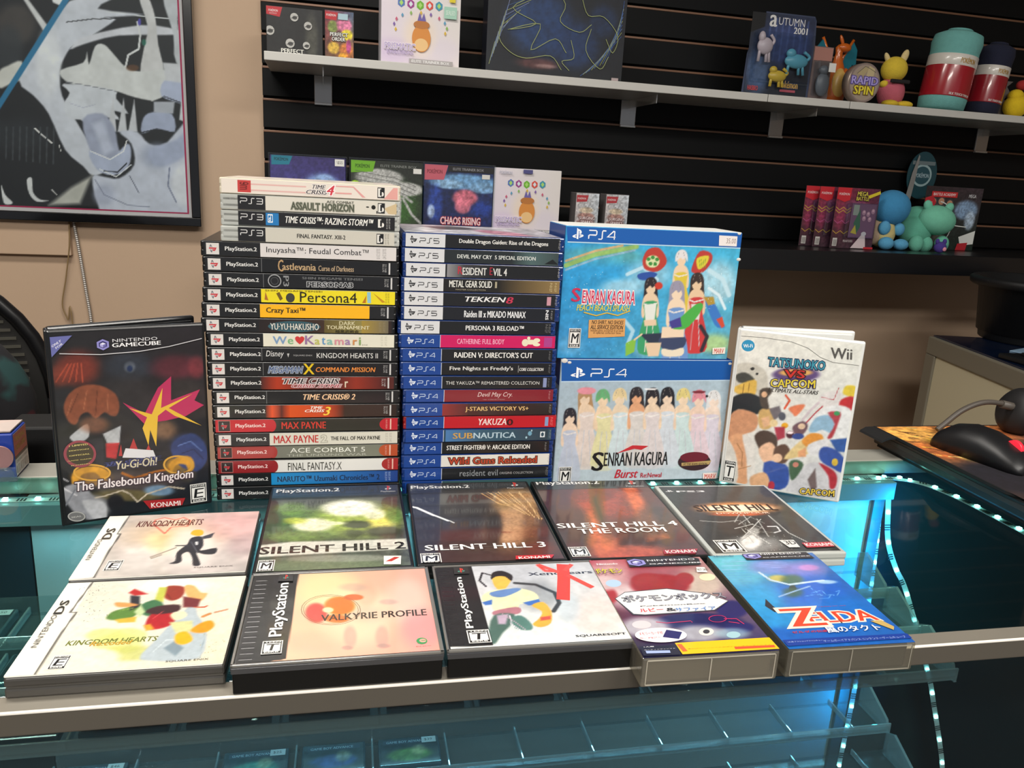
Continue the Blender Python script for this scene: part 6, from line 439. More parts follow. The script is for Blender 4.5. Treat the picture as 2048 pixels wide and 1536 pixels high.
def art_blue(s):
    W,H=350,215
    R_(s,[['bg','121820','141a26','101620','12161c'],B_(130,120,90,80,'1f3a66',.7,.95),B_(220,80,70,60,'1d3560',.7,.9),B_(290,140,40,40,'1a2c4c',.6,.9),B_(130,30,60,14,'7c4440',.8,.6),B_(150,26,30,5,'b09490',.8,.6),['n',.2,9,31]],3)
    c1,c2='9aa468','7c88b0'
    for i in range(9): s.line([8+i*3,20+i*8,20+i*4,70+i*12,50+i*10,120+i*9],1.1,(c1,'3c5c8c',c2)[i%3])
    for i in range(10): s.line([240+i*7,10+i*4,290+i*5,50+i*8,340,110+i*9],1.1,('3c5c9c',c1,'5c7cb0')[i%3])
    for P in ([60,212,120,190,60,150,120,120,50,100,130,120,110,60,170,90,200,60],[150,212,190,170,180,130,230,110,260,130],[230,190,250,150,290,150,330,110,320,70,300,100],[40,120,30,80,60,50,100,40,160,50,190,20],[260,120,250,70,290,30,310,60],[210,90,220,50,190,40,210,20]): s.line(spl2(P),1.4,c1)
    s.rect(18,206,60,214,'a89c30'); s.rect(322,4,340,12,'b0a0a0')
def spl2(P): return [v for p in spline(list(zip(P[::2],P[1::2])),4) for v in p]
boxthing('collection_carton',.383,ZS,.350,.215,.06,.20,'0e1320',art_blue,'wide dark blue carton with gold outline drawing on the white shelf','box')
# blister card AUTUMN 2001
t=empty('blister_pack',wp(1.067,.20,ZS),WB,'blue blister card printed AUTUMN 2001 standing on the short white shelf board','packaged toy')
pts=[(0,0),(.196,0),(.200,.1),(.192,.195),(.186,.205),(.045,.205),(.04,.165),(.015,.145),(.004,.10)]
MB().prism(pts,-.0015,0,RX(90)).build('backing_card',mat('blister_backing','38425c',.5),t)
s=Sheet(196,204,3.,dz=.12)
s.x0,s.x1=6,188; R_(s,[['bg','222a3c','283250','1c2434','141a24'],B_(110,130,90,60,'38487c',.8,.9),B_(40,60,40,60,'5c74a0',.8,.8),*[['l',[60+i*18,90,60+i*18,190],4,'46588c'] for i in range(7)],['n',.15,8,33],['p',[-10,140,2,150,44,168,44,230,-30,230],'0c0f12',1]],2)
s.tx('a',56,170,78,198,'dcdcdc',{'b':1}); s.tx('UTUMN',82,176,158,194,'d8d8dc'); s.tx('2001',128,158,168,174,'e0e0e0',{'b':1}); s.tx('Pokémon',106,24,160,42,'e0b050',{'b':1,'o':'20305c'}); s.rect(108,14,154,20,'a84c5c'); s.tx('HASBRO',14,12,44,24,'c8484c',{'b':1})
s.build('front_print',t,(0,-.0018,0),XA,ZA,M_shelfprint)
for (x,z,rx,rz_,c) in ((.045,.12,.022,.035,'c8b8c0'),(.09,.05,.026,.024,'d0b040'),(.14,.09,.034,.03,'58a0b8')):
    k=MB().ell((x,-.014,z),(rx,.010,rz_*.6)).ell((x-rx*.5,-.014,z+rz_*.6),(rx*.4,.009,rz_*.4)).tube([(x-rx*.6,-.014,z),(x-rx*.7,-.014,z-rz_*1.1)],.004).tube([(x+rx*.5,-.014,z),(x+rx*.7,-.014,z-rz_*1.1)],.004).tube([(x+rx*.2,-.014,z),(x+rx*.3,-.014,z-rz_*1.1)],.004).tube(spline([(x+rx*.7,-.014,z),(x+rx*1.1,-.014,z+rz_*.4),(x+rx*.6,-.014,z+rz_*.8)],4),.004)
    k.build('moulded_figure',mat('figure_'+c,c,.35),t)
MB().box(.012,.182,-.03,-.003,.03,.155,.008,3).build('blister_bubble',clearmat('blister_plastic','f0f4f6',.05),t)
# small packed figure
t=empty('figure_pack',wp(1.262,.20,ZS),WB,'narrow clear pack with a pinkish header between the blue blister card and the orange figure','packaged toy')
MB().box(0,.058,-.002,0,0,.135).build('backing_card',mat('pack_backing','6a5a58',.6,noise=.3,nscale=60),t)
MB().box(.002,.056,-.003,-.0021,.1,.133).build('header',mat('pack_header','a8776c',.5),t)
MB().ell((.03,-.014,.04),(.02,.01,.03)).ell((.03,-.014,.075),(.014,.01,.013)).build('moulded_figure',mat('grey_figure','5a6068',.4),t)
MB().box(.004,.054,-.028,-.003,.01,.098,.004).build('blister_bubble',clearmat('blister_plastic','f0f4f6',.05),t)
MB().box(.034,.054,-.0296,-.0285,.07,.092).build('price_tag',mat('white_paper','dcdcd8',.6),t)
# orange winged statuette (generic stand-in)
t=empty('winged_statuette',wp(1.385,.13,ZS),WB,'glossy orange statuette with two upright teal wings behind the oval tin','figurine')
MB().lathe([(.018,0),(.03,.012),(.034,.05),(.026,.085),(.014,.115),(.010,.135),(.012,.15),(.004,.158)],24,sx=1,sy=.8).ell((.012,-.004,.150),(.02,.012,.012)).ell((.004,0,.168),(.005,.004,.016),M=RY(-25)).tube([(-.024,0,.02),(-.06,-.01,.01),(-.066,-.01,.05)],[.012,.008,.005]).tube([(.01,-.02,.09),(.03,-.035,.075)],[.008,.005]).build('body',mat('orange_vinyl','c4601c',.28,coat=.4,noise=.1,nscale=20),t)
MB().ell((0,-.018,.055),(.022,.014,.04)).build('belly',mat('cream_vinyl','d8b060',.35),t)
for sgn in (-1,1):
    w=[(.012*sgn,.085),(.022*sgn,.13),(.046*sgn,.172),(.062*sgn,.15),(.064*sgn,.10),(.052*sgn,.112),(.044*sgn,.08),(.03*sgn,.095)]
    MB().prism(w if sgn>0 else w[::-1],-.0025,.0025,RX(90)).build('wing',mat('teal_vinyl','0e6a7c',.35),t,(0,.012,0))
    MB().tube([(.012*sgn,0,.085),(.022*sgn,0,.13),(.048*sgn,0,.175)],.004).build('wing_edge',mat('orange_vinyl'),t,(0,.012,0))
# RAPID SPIN tin
t=empty('card_tin',wp(1.400,.225,ZS+.05),WB,'oval tin printed RAPID SPIN in purple and yellow on the right white shelf','tin')
MB().cyl((0,0,0),.047,.047,.03,40,RX(90)).build('tin_body',mat('tin_metal','9a8a80',.35,metal=.5),t,(0,0,0)); t.scale=(1,1,1.06)
s=Sheet(100,100,6,dz=.12); s.ellipse(50,50,(45,0),(0,45),'8c7c78'); s.ellipse(50,50,(42,0),(0,42),'a09080'); s.poly([24,70,46,88,60,84,44,66],'b0a078'); s.poly([52,66,58,90,76,84,74,62],'c0b088'); s.line([24,70,46,88,60,84,80,76],1,'3c3830')
s.tx('RAPID',10,46,90,64,'b0a4e0',{'b':1,'o':'4c3c94'}); s.tx('SPIN',20,22,80,42,'e8d838',{'b':1,'o':'6c5420'}); s.build('lid_print',t,(-.05,-.0152,-.05),XA,ZA,M_shelfprint)
# soft toys (plain generic stand-ins)
def fuzz(c): return mat('plush_'+c,c,.95,noise=.12,nscale=90,bump=.6,bscale=500)
t=empty('plush_toy',wp(1.545,.16,ZS),WB,'yellow-headed soft toy in a pink coat beside the oval tin','soft toy')
MB().ell((0,0,.042),(.038,.032,.044)).build('body',fuzz('c06070'),t)
MB().ell((-.004,-.004,.102),(.036,.032,.034)).ell((-.03,-.006,.062),(.012,.012,.01)).build('head',fuzz('dcc03c'),t)
MB().ell((.024,-.002,.138),(.010,.008,.02),M=RY(20)).build('ear',fuzz('dcc890'),t); MB().ell((-.028,0,.13),(.007,.007,.016),M=RY(-30)).build('ear',fuzz('dcc890'),t)
MB().ell((-.02,-.03,.010),(.024,.02,.010)).build('foot',fuzz('d8b830'),t); MB().ell((.026,-.03,.010),(.024,.02,.010)).build('foot',fuzz('d8b830'),t)
MB().box(-.03,.03,-.036,-.028,.064,.074,.003).build('bow',mat('black_felt','1c1a1c',.9),t)
t=empty('plush_toy',wp(1.93,.20,ZS),WB,'bright yellow soft toy cut off by the right end of the white shelf','soft toy')
MB().ell((0,0,.03),(.035,.03,.032)).ell((-.006,0,.058),(.022,.02,.018)).build('body',fuzz('e0c020'),t)
MB().ell((.01,0,.088),(.018,.016,.014)).build('cap',fuzz('a82c2c'),t)
def roll(x,off,h,r,c1,c2,lab,band=True):
    t=empty('rolled_blanket',wp(x,off,ZS),WB,lab,'blanket'); t.rotation_euler=(0,math.radians(6),WB)
    MB().lathe([(r*.7,0),(r*.96,.006),(r,.03),(r,h*.75),(r*1.05,h*.86),(r*.98,h*.96),(r*.7,h)],32).lathe([(r*.3,h-.002),(r*.55,h+.004),(r*.5,h+.008),(r*.2,h+.006)],20).build('blanket',fuzz(c1),t)
    MB().lathe([(r*1.01,h*.16),(r*1.015,h*.17),(r*1.015,h*.66),(r*1.01,h*.67)],40).build('wrap_band',mat('wrap_'+c2,c2,.25,coat=.5),t)
    MB().lathe([(r*1.02,h*.55),(r*1.022,h*.551),(r*1.022,h*.69),(r*1.018,h*.692)],40).build('wrap_header',mat('wrap_white','d8d4cc',.3,coat=.4),t)
    s=Sheet(2*math.pi*r*1000,h*1000,0.,dz=.1)
    s.tx('POKÉMON',r*1000*4.35,h*580,r*1000*5.05,h*660,'b89040',{'b':1}); s.tx('SILK TOUCH THROW',r*1000*4.2,h*175,r*1000*5.25,h*205,'e8e0dc',{'b':1})
    o=s.build('band_print',t,(0,0,0),XA,ZA,M_shelfprint); me=o.data
    for v in me.vertices:
        a=v.co.x/r; rr=r*1.028-v.co.y; v.co=(rr*math.cos(a),rr*math.sin(a),v.co.z)
    return t
roll(1.68,.20,.205,.062,'6fb0ac','a01c28','teal rolled fleece blanket in a red wrap band standing on the white shelf')
roll(1.825,.19,.185,.045,'1c2036','941c28','dark navy rolled blanket in a red wrap band behind the teal one')
for x,y,z in ((1.862,.0,.06),):
    t=empty('zigzag_card',wp(1.895,.17,ZS),WB,'small dark display card with a grey zigzag edge beside the dark rolled blanket','card')
    MB().prism([(0,0),(.03,.0),(.02,.02),(.034,.035),(.02,.05),(.036,.07),(.022,.085),(.04,.10),(.01,.10),(-.01,.07),(0,.04)],-.002,.0,RX(90)).build('card',mat('grey_card','6c6460',.6),t)
# ---- low ledge cartons inside clear protectors
def art_violet(s):
    R_(s,[['bg','3a3470','342c64','4c50a0','3c3c88'],B_(120,70,60,60,'7c9cd0',.35,.95),B_(126,105,26,22,'8cacdc',.3,1),B_(70,40,40,30,'6c88c4',.6,.9),['n',.2,6,41]])
    s.poly([4,164,52,164,44,144,4,142],'1c7890'); s.tx('POKÉMON',10,152,42,161,'0c3c48',{'b':1}); s.rect(150,146,172,162,'e4e4e0'); s.tx('\$55',154,150,168,158,'505050')
    s.line(spl2([70,60,90,100,110,90,130,120,150,96,170,60]),1,'a8c0e8')
def art_green(s):
    R_(s,[['bg','262c26','1c221e','30382c','2c3828'],B_(110,60,60,60,'3c6c2c',.8,.8),B_(70,125,60,22,'b0b2b0',.3,1,),B_(130,100,50,18,'b4b6b4',.3,1),B_(12,110,10,6,'a8dc2c',.3,1),*[['l',v,6,'a8aaa8'] for v in ([120,80,96,60,90,20],[122,78,120,20],[128,78,150,40,172,20],[110,70,84,66],[130,84,150,70])],['n',.3,3,42]])
    s.poly([2,163,60,163,54,138,2,134],'6cac24'); s.tx('POKÉMON',12,146,46,157,'2c5010',{'b':1}); s.tx('ELITE TRAINER BOX',72,150,160,156,'7c807c',{'b':1}); s.rect(152,138,172,150,'e0e0dc')
    for y in (110,120,130,140): s.line([12,y,60,y-8,110,y-14,160,y-32],.7,'6c706c')
def art_chaos(s):
    R_(s,[['bg','1c2c50','20305c','141c48','1c2860'],B_(100,125,90,20,'6c9cc8',.4,.95),B_(60,118,40,12,'8cb4d8',.4,.9),B_(150,112,40,14,'7ca8d0',.4,.9),B_(30,70,20,50,'2c48a0',.6,.8),B_(105,86,34,22,'c86c80',.4,1),B_(100,66,22,20,'d8788c',.4,.9),B_(150,60,30,20,'203c90',.7,.9),B_(20,50,10,18,'b8cce8',.5,.8),['n',.35,7,43]])
    s.poly([2,163,60,163,50,128,2,126],'c05c6c'); s.tx('POKÉMON',8,142,46,154,'7c2c3c',{'b':1}); s.rect(60,148,180,163,'1c1c20'); s.tx('ELITE TRAINER BOX',72,152,150,158,'8c8c90',{'b':1}); s.rect(146,134,166,145,'d8d8d4')
    s.tx('CHAOS RISING',44,20,146,38,'ecd8dc',{'b':1,'o':'b03440'})
GE='trainer cartons on the black ledge'
for x,col,art,lab in ((-.124,'2b2c58',art_violet,'violet carton with pale blue relief standing at the left end of the black ledge'),(.062,'262b26',art_green,'dark green carton with a grey insect-like drawing on the black ledge'),(.240,'1c2448',art_chaos,'navy carton printed CHAOS RISING with a pink flag on the black ledge'),(.417,'d8d4dc',lambda s:art_prism(s,176,165),'white carton with gem shapes standing on the black ledge')):
    t=boxthing('trainer_carton',x,ZL,.176,.165,.085,.20,col,art,lab,'box',GE)
    if col!='d8d4dc':
        MB().box(-.003,.179,-.004,.088,.166,.169).box(-.003,-.001,-.004,.088,0,.166).box(.177,.179,-.004,.088,0,.166).build('clear_protector',clearmat('protector_plastic','e8ecec',.1),t)
def art_small(s):
    R_(s,[['bg','b8b4b4','c0c8d0','b0a8a8','a8b0b8'],B_(30,55,24,10,'a88078'),B_(30,70,20,8,'c8b8a0'),B_(18,24,12,12,'7c98b0'),B_(44,22,12,14,'98a8c0'),B_(30,40,26,8,'8c6c68'),['n',.35,4,44]],1.5)
    s.poly([2,108,34,108,30,92,2,90],'b0343c'); s.tx('POKÉMON',5,97,27,103,'e8d0d0',{'b':1}); s.tx('SURGING',12,46,54,54,'ecdcdc',{'b':1,'o':'6c3838'}); s.tx('SPARKS',16,36,50,44,'ecdcdc',{'b':1,'o':'6c3838'})
for x,l in ((.636,'left'),(.718,'right')):
    boxthing('booster_carton',x,ZL,.064,.114,.05,.20,'6c6868',art_small,'small pale booster carton with a red flag, %s of the pair on the black ledge'%l,'box','pair of small booster cartons')
# three blister packs
def blister(x,off,z,lab,wide):
    t=empty('blister_pack',wp(x,off,z),WB,lab,'packaged toy','red and purple blister packs'); w=.135 if wide else .09
    MB().box(0,w,0,.0015,0,.165,.0005).build('backing_card',mat('blister_back_dark','2c2024',.5),t)
    s=Sheet(w*1000,165,.5,dz=.12)
    R_(s,[['bg','8c2840','5c2440','3c2830','402838'],B_(w*500,100,w*400,34,'7c4468',.6,.9),B_(20,90,16,40,'8c3050',.6,.9),['n',.3,5,45]],2)
    for y,c in ((112,'b89440'),(104,'b89440'),(76,'a84c7c'),(48,'b08c3c')): s.line([2,y,14,y-8,26,y,38,y-8,50,y],2.2,c)
    s.poly([0,165,44,165,42,132,26,126,0,134],'c42430'); s.tx('POKÉMON',6,144,38,152,'e8c8c8',{'b':1}); s.rect(6,6,20,28,'c8c4c0')
    for k in range(5): s.rect(8+k*2.2,8,9+k*2.2,24,'504c4c')
    if wide:
        s.tx('MEGA',62,144,96,156,'d8c850',{'b':1,'o':'2c2420'}); s.tx('BATTLE',60,132,100,142,'d8c850',{'b':1,'o':'2c2420'}); s.poly([96,146,132,160,134,152,100,138],'d8c430'); s.rect(50,30,130,124,'6c4c6c'); s.rect(56,92,74,120,'8c9890'); s.poly([62,70,78,110,84,60,74,40],'2c6450'); s.poly([56,44,68,66,76,40],'b8a840')
        for q in ((90,100),(104,96),(118,104),(92,84),(110,82)): s.ellipse(*q,(6,0),(0,7),'a88098'); s.ellipse(q[0],q[1]+2,(3,0),(0,3),'d0a8b8')
        s.poly([62,2,92,40,104,36,110,2],'d0c0c4'); s.ellipse(98,42,(8,0),(0,6),'c8c4cc'); s.rect(104,0,134,6,'b82430'); s.tx('MEGA BATTLE DECK',36,18,66,24,'d8d0d0')
    s.build('front_print',t,(0,0,0),XA,ZA,M_shelfprint)
    MB().box(.03 if wide else .02,w-.006,-.014,-.003,.03,.125,.004).build('blister_bubble',clearmat('blister_plastic','f0f4f6',.05),t)
blister(1.305,.19,ZL,'red-topped blister pack at the back left of the three on the black ledge',False)
blister(1.332,.215,ZL,'red-topped blister pack in the middle of the three on the black ledge',False)
blister(1.370,.24,ZL,'wide purple blister pack printed MEGA BATTLE in front of two others on the black ledge',True)
t=empty('plush_toy',wp(1.578,.20,ZL),WB,'sitting soft toy with a big round blue head and cream belly on the black ledge','soft toy')
MB().ell((0,0,.116),(.054,.048,.05),32,20).build('head',fuzz('3c88b8'),t)
MB().ell((-.012,.004,.045),(.036,.034,.042)).build('body',fuzz('c8b87c'),t)
MB().ell((-.036,.01,.045),(.016,.03,.036)).build('back_pad',fuzz('b8a088'),t)
for q,r in (((-.028,-.022,.06),(.018,.014,.02)),((.022,-.02,.058),(.016,.014,.018)),((-.024,-.034,.018),(.022,.02,.018)),((.026,-.032,.016),(.022,.02,.016))): MB().ell(q,r).build('limb',fuzz('549cc4'),t)
t=empty('plush_toy',wp(1.715,.20,ZL),WB,'mint green four-legged soft toy leaning against the blue one','soft toy')
MB().ell((-.03,.02,.055),(.05,.045,.048)).ell((-.02,.03,.095),(.045,.035,.03)).build('body',fuzz('5ca890'),t)
MB().ell((.012,-.012,.088),(.056,.042,.042),32,20,M=RY(8)).build('head',fuzz('72c0a4'),t)
MB().ell((-.022,-.008,.128),(.013,.010,.016),M=RY(-25)).build('ear',fuzz('72c0a5'),t); MB().ell((.05,-.008,.124),(.013,.010,.016),M=RY(30)).build('ear',fuzz('72c0a5'),t)
for q in ((-.05,-.02,.02),(-.012,-.012,.018),(.036,-.02,.022)): MB().ell(q,(.02,.02,.024)).build('limb',fuzz('64b098'),t)
t=empty('plush_keychain',wp(1.692,.285,ZL),WB,'tiny purple soft toy with a pink patch in front of the mint one','soft toy')
MB().ell((0,0,.016),(.018,.014,.016)).ell((-.012,0,.032),(.006,.005,.008)).ell((.012,0,.032),(.006,.005,.008)).build('body',fuzz('443484'),t); MB().ell((.004,-.013,.012),(.006,.004,.006)).build('patch',fuzz('d88ca0'),t)
# right hand packs on ledge
t=empty('blister_pack',wp(1.735,.14,ZL),WB,'large dark green pack with a round grey window and red flags on the black ledge','packaged toy')
MB().box(0,.20,0,.0015,0,.185,.0005).build('backing_card',mat('pack_green','142420',.5),t)
s=Sheet(200,185,.5,dz=.12); R_(s,[['bg','2c2024','3c3038','14241e','14261f'],B_(50,75,46,60,'6c6862',.2,1),B_(50,95,24,26,'a85c34',.5,.9),B_(46,110,16,10,'5c2c1c',.5,.9),B_(50,50,30,30,'8c8478',.5,.9),B_(150,120,44,30,'7c98b8',.4,.95),B_(170,90,20,30,'a8bcd0',.5,.9),['n',.35,5,46]])
for q in ((30,140),(58,142),(88,136)): s.ellipse(*q,(14,0),(0,14),'3c3c40'); s.ellipse(*q,(10,0),(0,10),'b8886c')
s.poly([0,150,26,158,40,138,30,118,0,122],'b82430'); s.tx('POKÉMON',4,134,26,142,'e8c8c8',{'b':1}); s.rect(20,154,110,170,'c0282c'); s.tx('BATTLE ACADEMY',26,158,104,166,'e8d0d0',{'b':1}); s.poly([140,40,196,60,196,20,150,14],'e0e4e0'); s.poly([140,20,176,24,172,0,136,0],'b82430')
s.line([(95+math.cos(a)*0+ -45)+60*math.cos(a) for a in ()],1,'ffffff') if False else None
s.line([v for a in np.linspace(-1.2,1.5,16) for v in (50+58*math.cos(a),75+66*math.sin(a))],3,'d8dcd8'); s.line([100,74,160,70],2.6,'d8dcd8'); s.tx('MEGA',150,156,176,166,'c8c8cc',{'b':1})
s.build('front_print',t,(0,0,0),XA,ZA,M_shelfprint)
MB().ell((.05,-.012,.072),(.046,.02,.06),28,18).build('blister_bubble',clearmat('blister_plastic','f0f4f6',.05),t)
t=empty('hang_card',wp(1.725,.06,ZL+.1),WB,'teal oval card with a grey edge leaning above the dark green pack','packaged toy')
MB().cyl((0,0,0),1,1,.002,40,RX(90)).build('oval_card',mat('teal_card','1c4650',.45),t,(.055,.006,.115)); t.children[-1].scale=(.052,1,.07)
MB().prism([(0,.0),(.016,.12),(.03,.175),(.034,.17),(.03,.10),(.02,.0)],-.001,.0,RX(90)).build('side_card',mat('side_grey','8c8c8a',.5),t,(0,.0,0))
s=Sheet(100,100,4,dz=.12); s.ellipse(50,50,(34,0),(0,30),'9cb8bc'); s.ellipse(50,50,(28,0),(0,24),'24505c'); s.tx('POKÉMON',26,44,74,58,'a8c0c8',{'b':1}); s.rect(10,78,90,88,'6c7c80'); s.build('card_print',t,(.005,.0048,.06),XA,(0,0,1.1),M_shelfprint)
# bracket clip near the right card
# ---------------------------------------------------------------- poster
t=empty('framed_poster',wp(-.925,.02,.180),WB,'large framed black and white poster with a blue diagonal and magenta border line','poster')
PW,PH=621,930; fr=.022
MB().box(-.0,PW/1000,-.02,0,-.0,.022,.002).box(0,.022,-.02,0,.022,PH/1000-.022,.002).box(PW/1000-.022,PW/1000,-.02,0,.022,PH/1000-.022,.002).box(0,PW/1000,-.02,0,PH/1000-.022,PH/1000,.002).build('frame',mat('black_frame','0a0a0c',.18,coat=.5),t)
s=Sheet(PW,PH,22,dz=.1); s.y1=600; s.grid(ART['POSTER'],2.2); s.y1=908; s.x0=22
s.rect(22,600,599,908,'26292c'); s.crisp(ART['POSTER'])
for a in ((22,22,599,30),(591,22,599,908),(22,22,24,908)): s.rect(*a,'dcd6d8')
s.rect(24,30,591,33.5,'b82458'); s.rect(587,30,591,908,'b82458')
s.build('poster_print',t,(0,-.006,0),XA,ZA,printmat('poster_paper',.5,.05))
MB().box(.02,PW/1000-.02,-.0125,-.011,.02,PH/1000-.02).build('glazing',clearmat('poster_glazing','f2f4f4',.03),t)
# bead light chain and cord under the poster
P=spline([wp(-.608,.012,.178),wp(-.60,.012,.10),wp(-.592,.012,.0),wp(-.586,.012,-.08),wp(-.582,.012,-.30),wp(-.58,.012,-.9)],6)
t=empty('bead_strip',P[0],label='dangling strip of small white beads running down the wall below the poster',cat='cord')
MB().ribbon([tuple(Vector(p)-Vector(P[0])) for p in P],.007,(0,-1,0)).build('backing_tape',mat('grey_tape','6c655c',.6),t)
q=MB(); L=0; step=.0049; i=0
V3=[Vector(p) for p in P]
for k in range(60):
    d=.002+k*step; j=0
    while j<len(V3)-2 and d>(V3[j+1]-V3[j]).length: d-=(V3[j+1]-V3[j]).length; j+=1
    p=V3[j]+(V3[j+1]-V3[j]).normalized()*d-V3[0]; q.ell(tuple(p+Vector((0,-.001,0))),(.0028,.0014,.0017),8,6)
tag(q.build('beads',mat('white_bead','ece8e4',.3,emit=0),t),kind='stuff')
P=spline([wp(-.616,.02,.18),wp(-.62,.02,.12),wp(-.636,.012,.04),wp(-.65,.012,-.03),wp(-.64,.012,-.07),wp(-.63,.012,-.10),wp(-.63,.012,-.9)],6)
tag(MB().tube(P,.0018,6).build('power_cord',mat('beige_cord','8c7450',.5)),'thin beige cord hanging down the wall left of the bead strip','cord')
# ---------------------------------------------------------------- glass showcase counter
CY=-.0125
def cp(x,y,z=0): return (x*math.cos(CY)-y*math.sin(CY),x*math.sin(CY)+y*math.cos(CY),ZC+z)
sc=empty('showcase_counter',cp(0,0,-ZC),CY,'long glass display counter with brushed metal edge rails and cyan lit interior','counter')
YF,YB=.4825,.895; XL_,XR_=-.75,1.25
M_alu=mat('brushed_aluminium','a29c90',.38,metal=.55,noise=.06,nscale=30)
M_alu2=mat('counter_fascia','57524a',.45,metal=.2)
MB().box(XL_,XR_,YF,YF+.017,ZC-.018,ZC-.0002,.0012).build('front_rail',M_alu2,sc)
MB().box(XL_,XR_,YF+.0002,YF+.0165,ZC-.0004,ZC+.0,.0001,1).build('rail_cap',M_alu,sc)
MB().box(XL_,XR_,YF-.0004,YF+.0016,ZC-.0018,ZC+.0001,.0004,1).build('edge_highlight',mat('edge_highlight','e8e4da',.25),sc)  # near-white strip paints in the highlight along the rail's front edge
MB().box(XL_,XR_,YB,YB+.046,ZC-.02,ZC-.0002,.002).build('rear_rail',mat('rear_rail_paint','a8a69c',.4,metal=.2),sc)
MB().box(XL_,XR_,YF+.0172,YB-.0002,ZC-.006,ZC-.0003,.0008).build('glass_top',clearmat('counter_glass','dceeea',.045),sc)
MB().box(XL_,XR_,YF+.004,YF+.010,ZC-.62,ZC-.0185).build('front_glass',clearmat('front_glass','d4dcdc',.03),sc)
MB().box(XL_,XR_,YF,YB+.045,ZC-.66,ZC-.62,.002).box(XL_,XR_,YF+.02,YB+.045,.06,ZC-.66).box(XL_,XR_,YF+.05,YB,.0,.06).build('base_cabinet',mat('counter_base','24282c',.5),sc)
MB().box(-.345,.712,YB-.004,YB+.002,ZC-.62,ZC-.021).build('back_panel',mat('white_back_panel','a9aeb0',.5),sc)
MB().box(XL_,-.347,YB-.004,YB+.002,ZC-.62,ZC-.021).build('back_panel',mat('dark_back_panel','20303a',.4),sc)
MB().box(.716,XR_,YB+.03,YB+.036,ZC-.62,ZC-.021).build('back_panel',mat('dark_back_panel'),sc)
MB().box(XL_,.713,YB-.03,YB-.005,ZC-.045,ZC-.0205,.001).build('light_channel',mat('light_channel','8ca8b0',.4),sc)
MB().box(.70,.716,YB-.01,YB+.03,ZC-.62,ZC-.021).build('divider_post',mat('grey_post','5c6468',.4,metal=.4),sc)
# LED strips
M_tape=mat('led_tape','e0e8e8',.35,noise=.3,nscale=300); M_led=mat('led_diode','a8fff4',.3,emit=14)
def led(path,sp,lab,nrm,start=.01,w=.009,n0=0):
    V=[Vector(p) for p in spline(path,6)]; o=V[0].copy(); t=empty('led_strip',o,label=lab,cat='light strip',group='cyan light strips in the showcase')
    tp=MB().ribbon([tuple(p-o) for p in V],w,nrm).build('tape',M_tape,t)
    tot=sum((b_-a).length for a,b_ in zip(V,V[1:])); d=start; n=Vector(nrm).normalized()
    pads=MB()
    while d<tot:
        r=d; j=0
        while j<len(V)-2 and r>(V[j+1]-V[j]).length: r-=(V[j+1]-V[j]).length; j+=1
        u=(V[j+1]-V[j]).normalized(); p=V[j]+u*r-o+n*.001; Mx=Matrix((u,n.cross(u),n)).transposed().to_4x4(); Mx.translation=p
        MB().box(-.0025,.0025,-.0025,.0025,0,.0016,.0004,1,M=Mx).build('diode',M_led,tp)
        for k in (-.0035,0,.0035):
            Mp=Mx.copy(); Mp.translation=p+u*(sp*.5+k)-n*.0009; pads.box(-.0009,.0009,-.0035,.0035,0,.0003,M=Mp)
        d+=sp
    pads.build('solder_pads',mat('solder_pads','3c4448',.5),tp)
led([cp(-.50,.907,-.0225-.003) if False else cp(-.50,.878,-.0195),cp(-.2,.878,-.0195),cp(.3,.878,-.0195),cp(.728,.878,-.0195)],.032,'cyan light strip along the rear top edge of the showcase, behind the standing cases',(0,0,1))
led([(.700,.884,ZC-.021),(.741,.863,ZC-.02),(.759,.845,ZC-.02),(.767,.817,ZC-.02),(.771,.786,ZC-.02),(.772,.752,ZC-.02),(.772,.70,ZC-.02),(.772,.60,ZC-.02)],.032,'cyan light strip running forward under the glass beside the black slab',(0,0,1),.02,.011)
led([(.742,.9,ZC-.045),(.740,.897,ZC-.09),(.742,.896,ZC-.124),(.746,.896,ZC-.19),(.750,.896,ZC-.30),(.751,.896,ZC-.40),(.746,.893,ZC-.50)],.034,'cyan light strip dangling straight down at the inner corner of the showcase',(-.25,-1,.1),.012,.007)
led([(.746,.893,ZC-.06),(.755,.89,ZC-.121),(.773,.886,ZC-.164),(.798,.884,ZC-.205),(.859,.88,ZC-.339),(.881,.88,ZC-.395),(.919,.88,ZC-.502),(.93,.88,ZC-.56)],.046,'cyan light strip dangling at the showcase corner and swinging outward as it drops',(-.35,-1,.1),.02,.007)
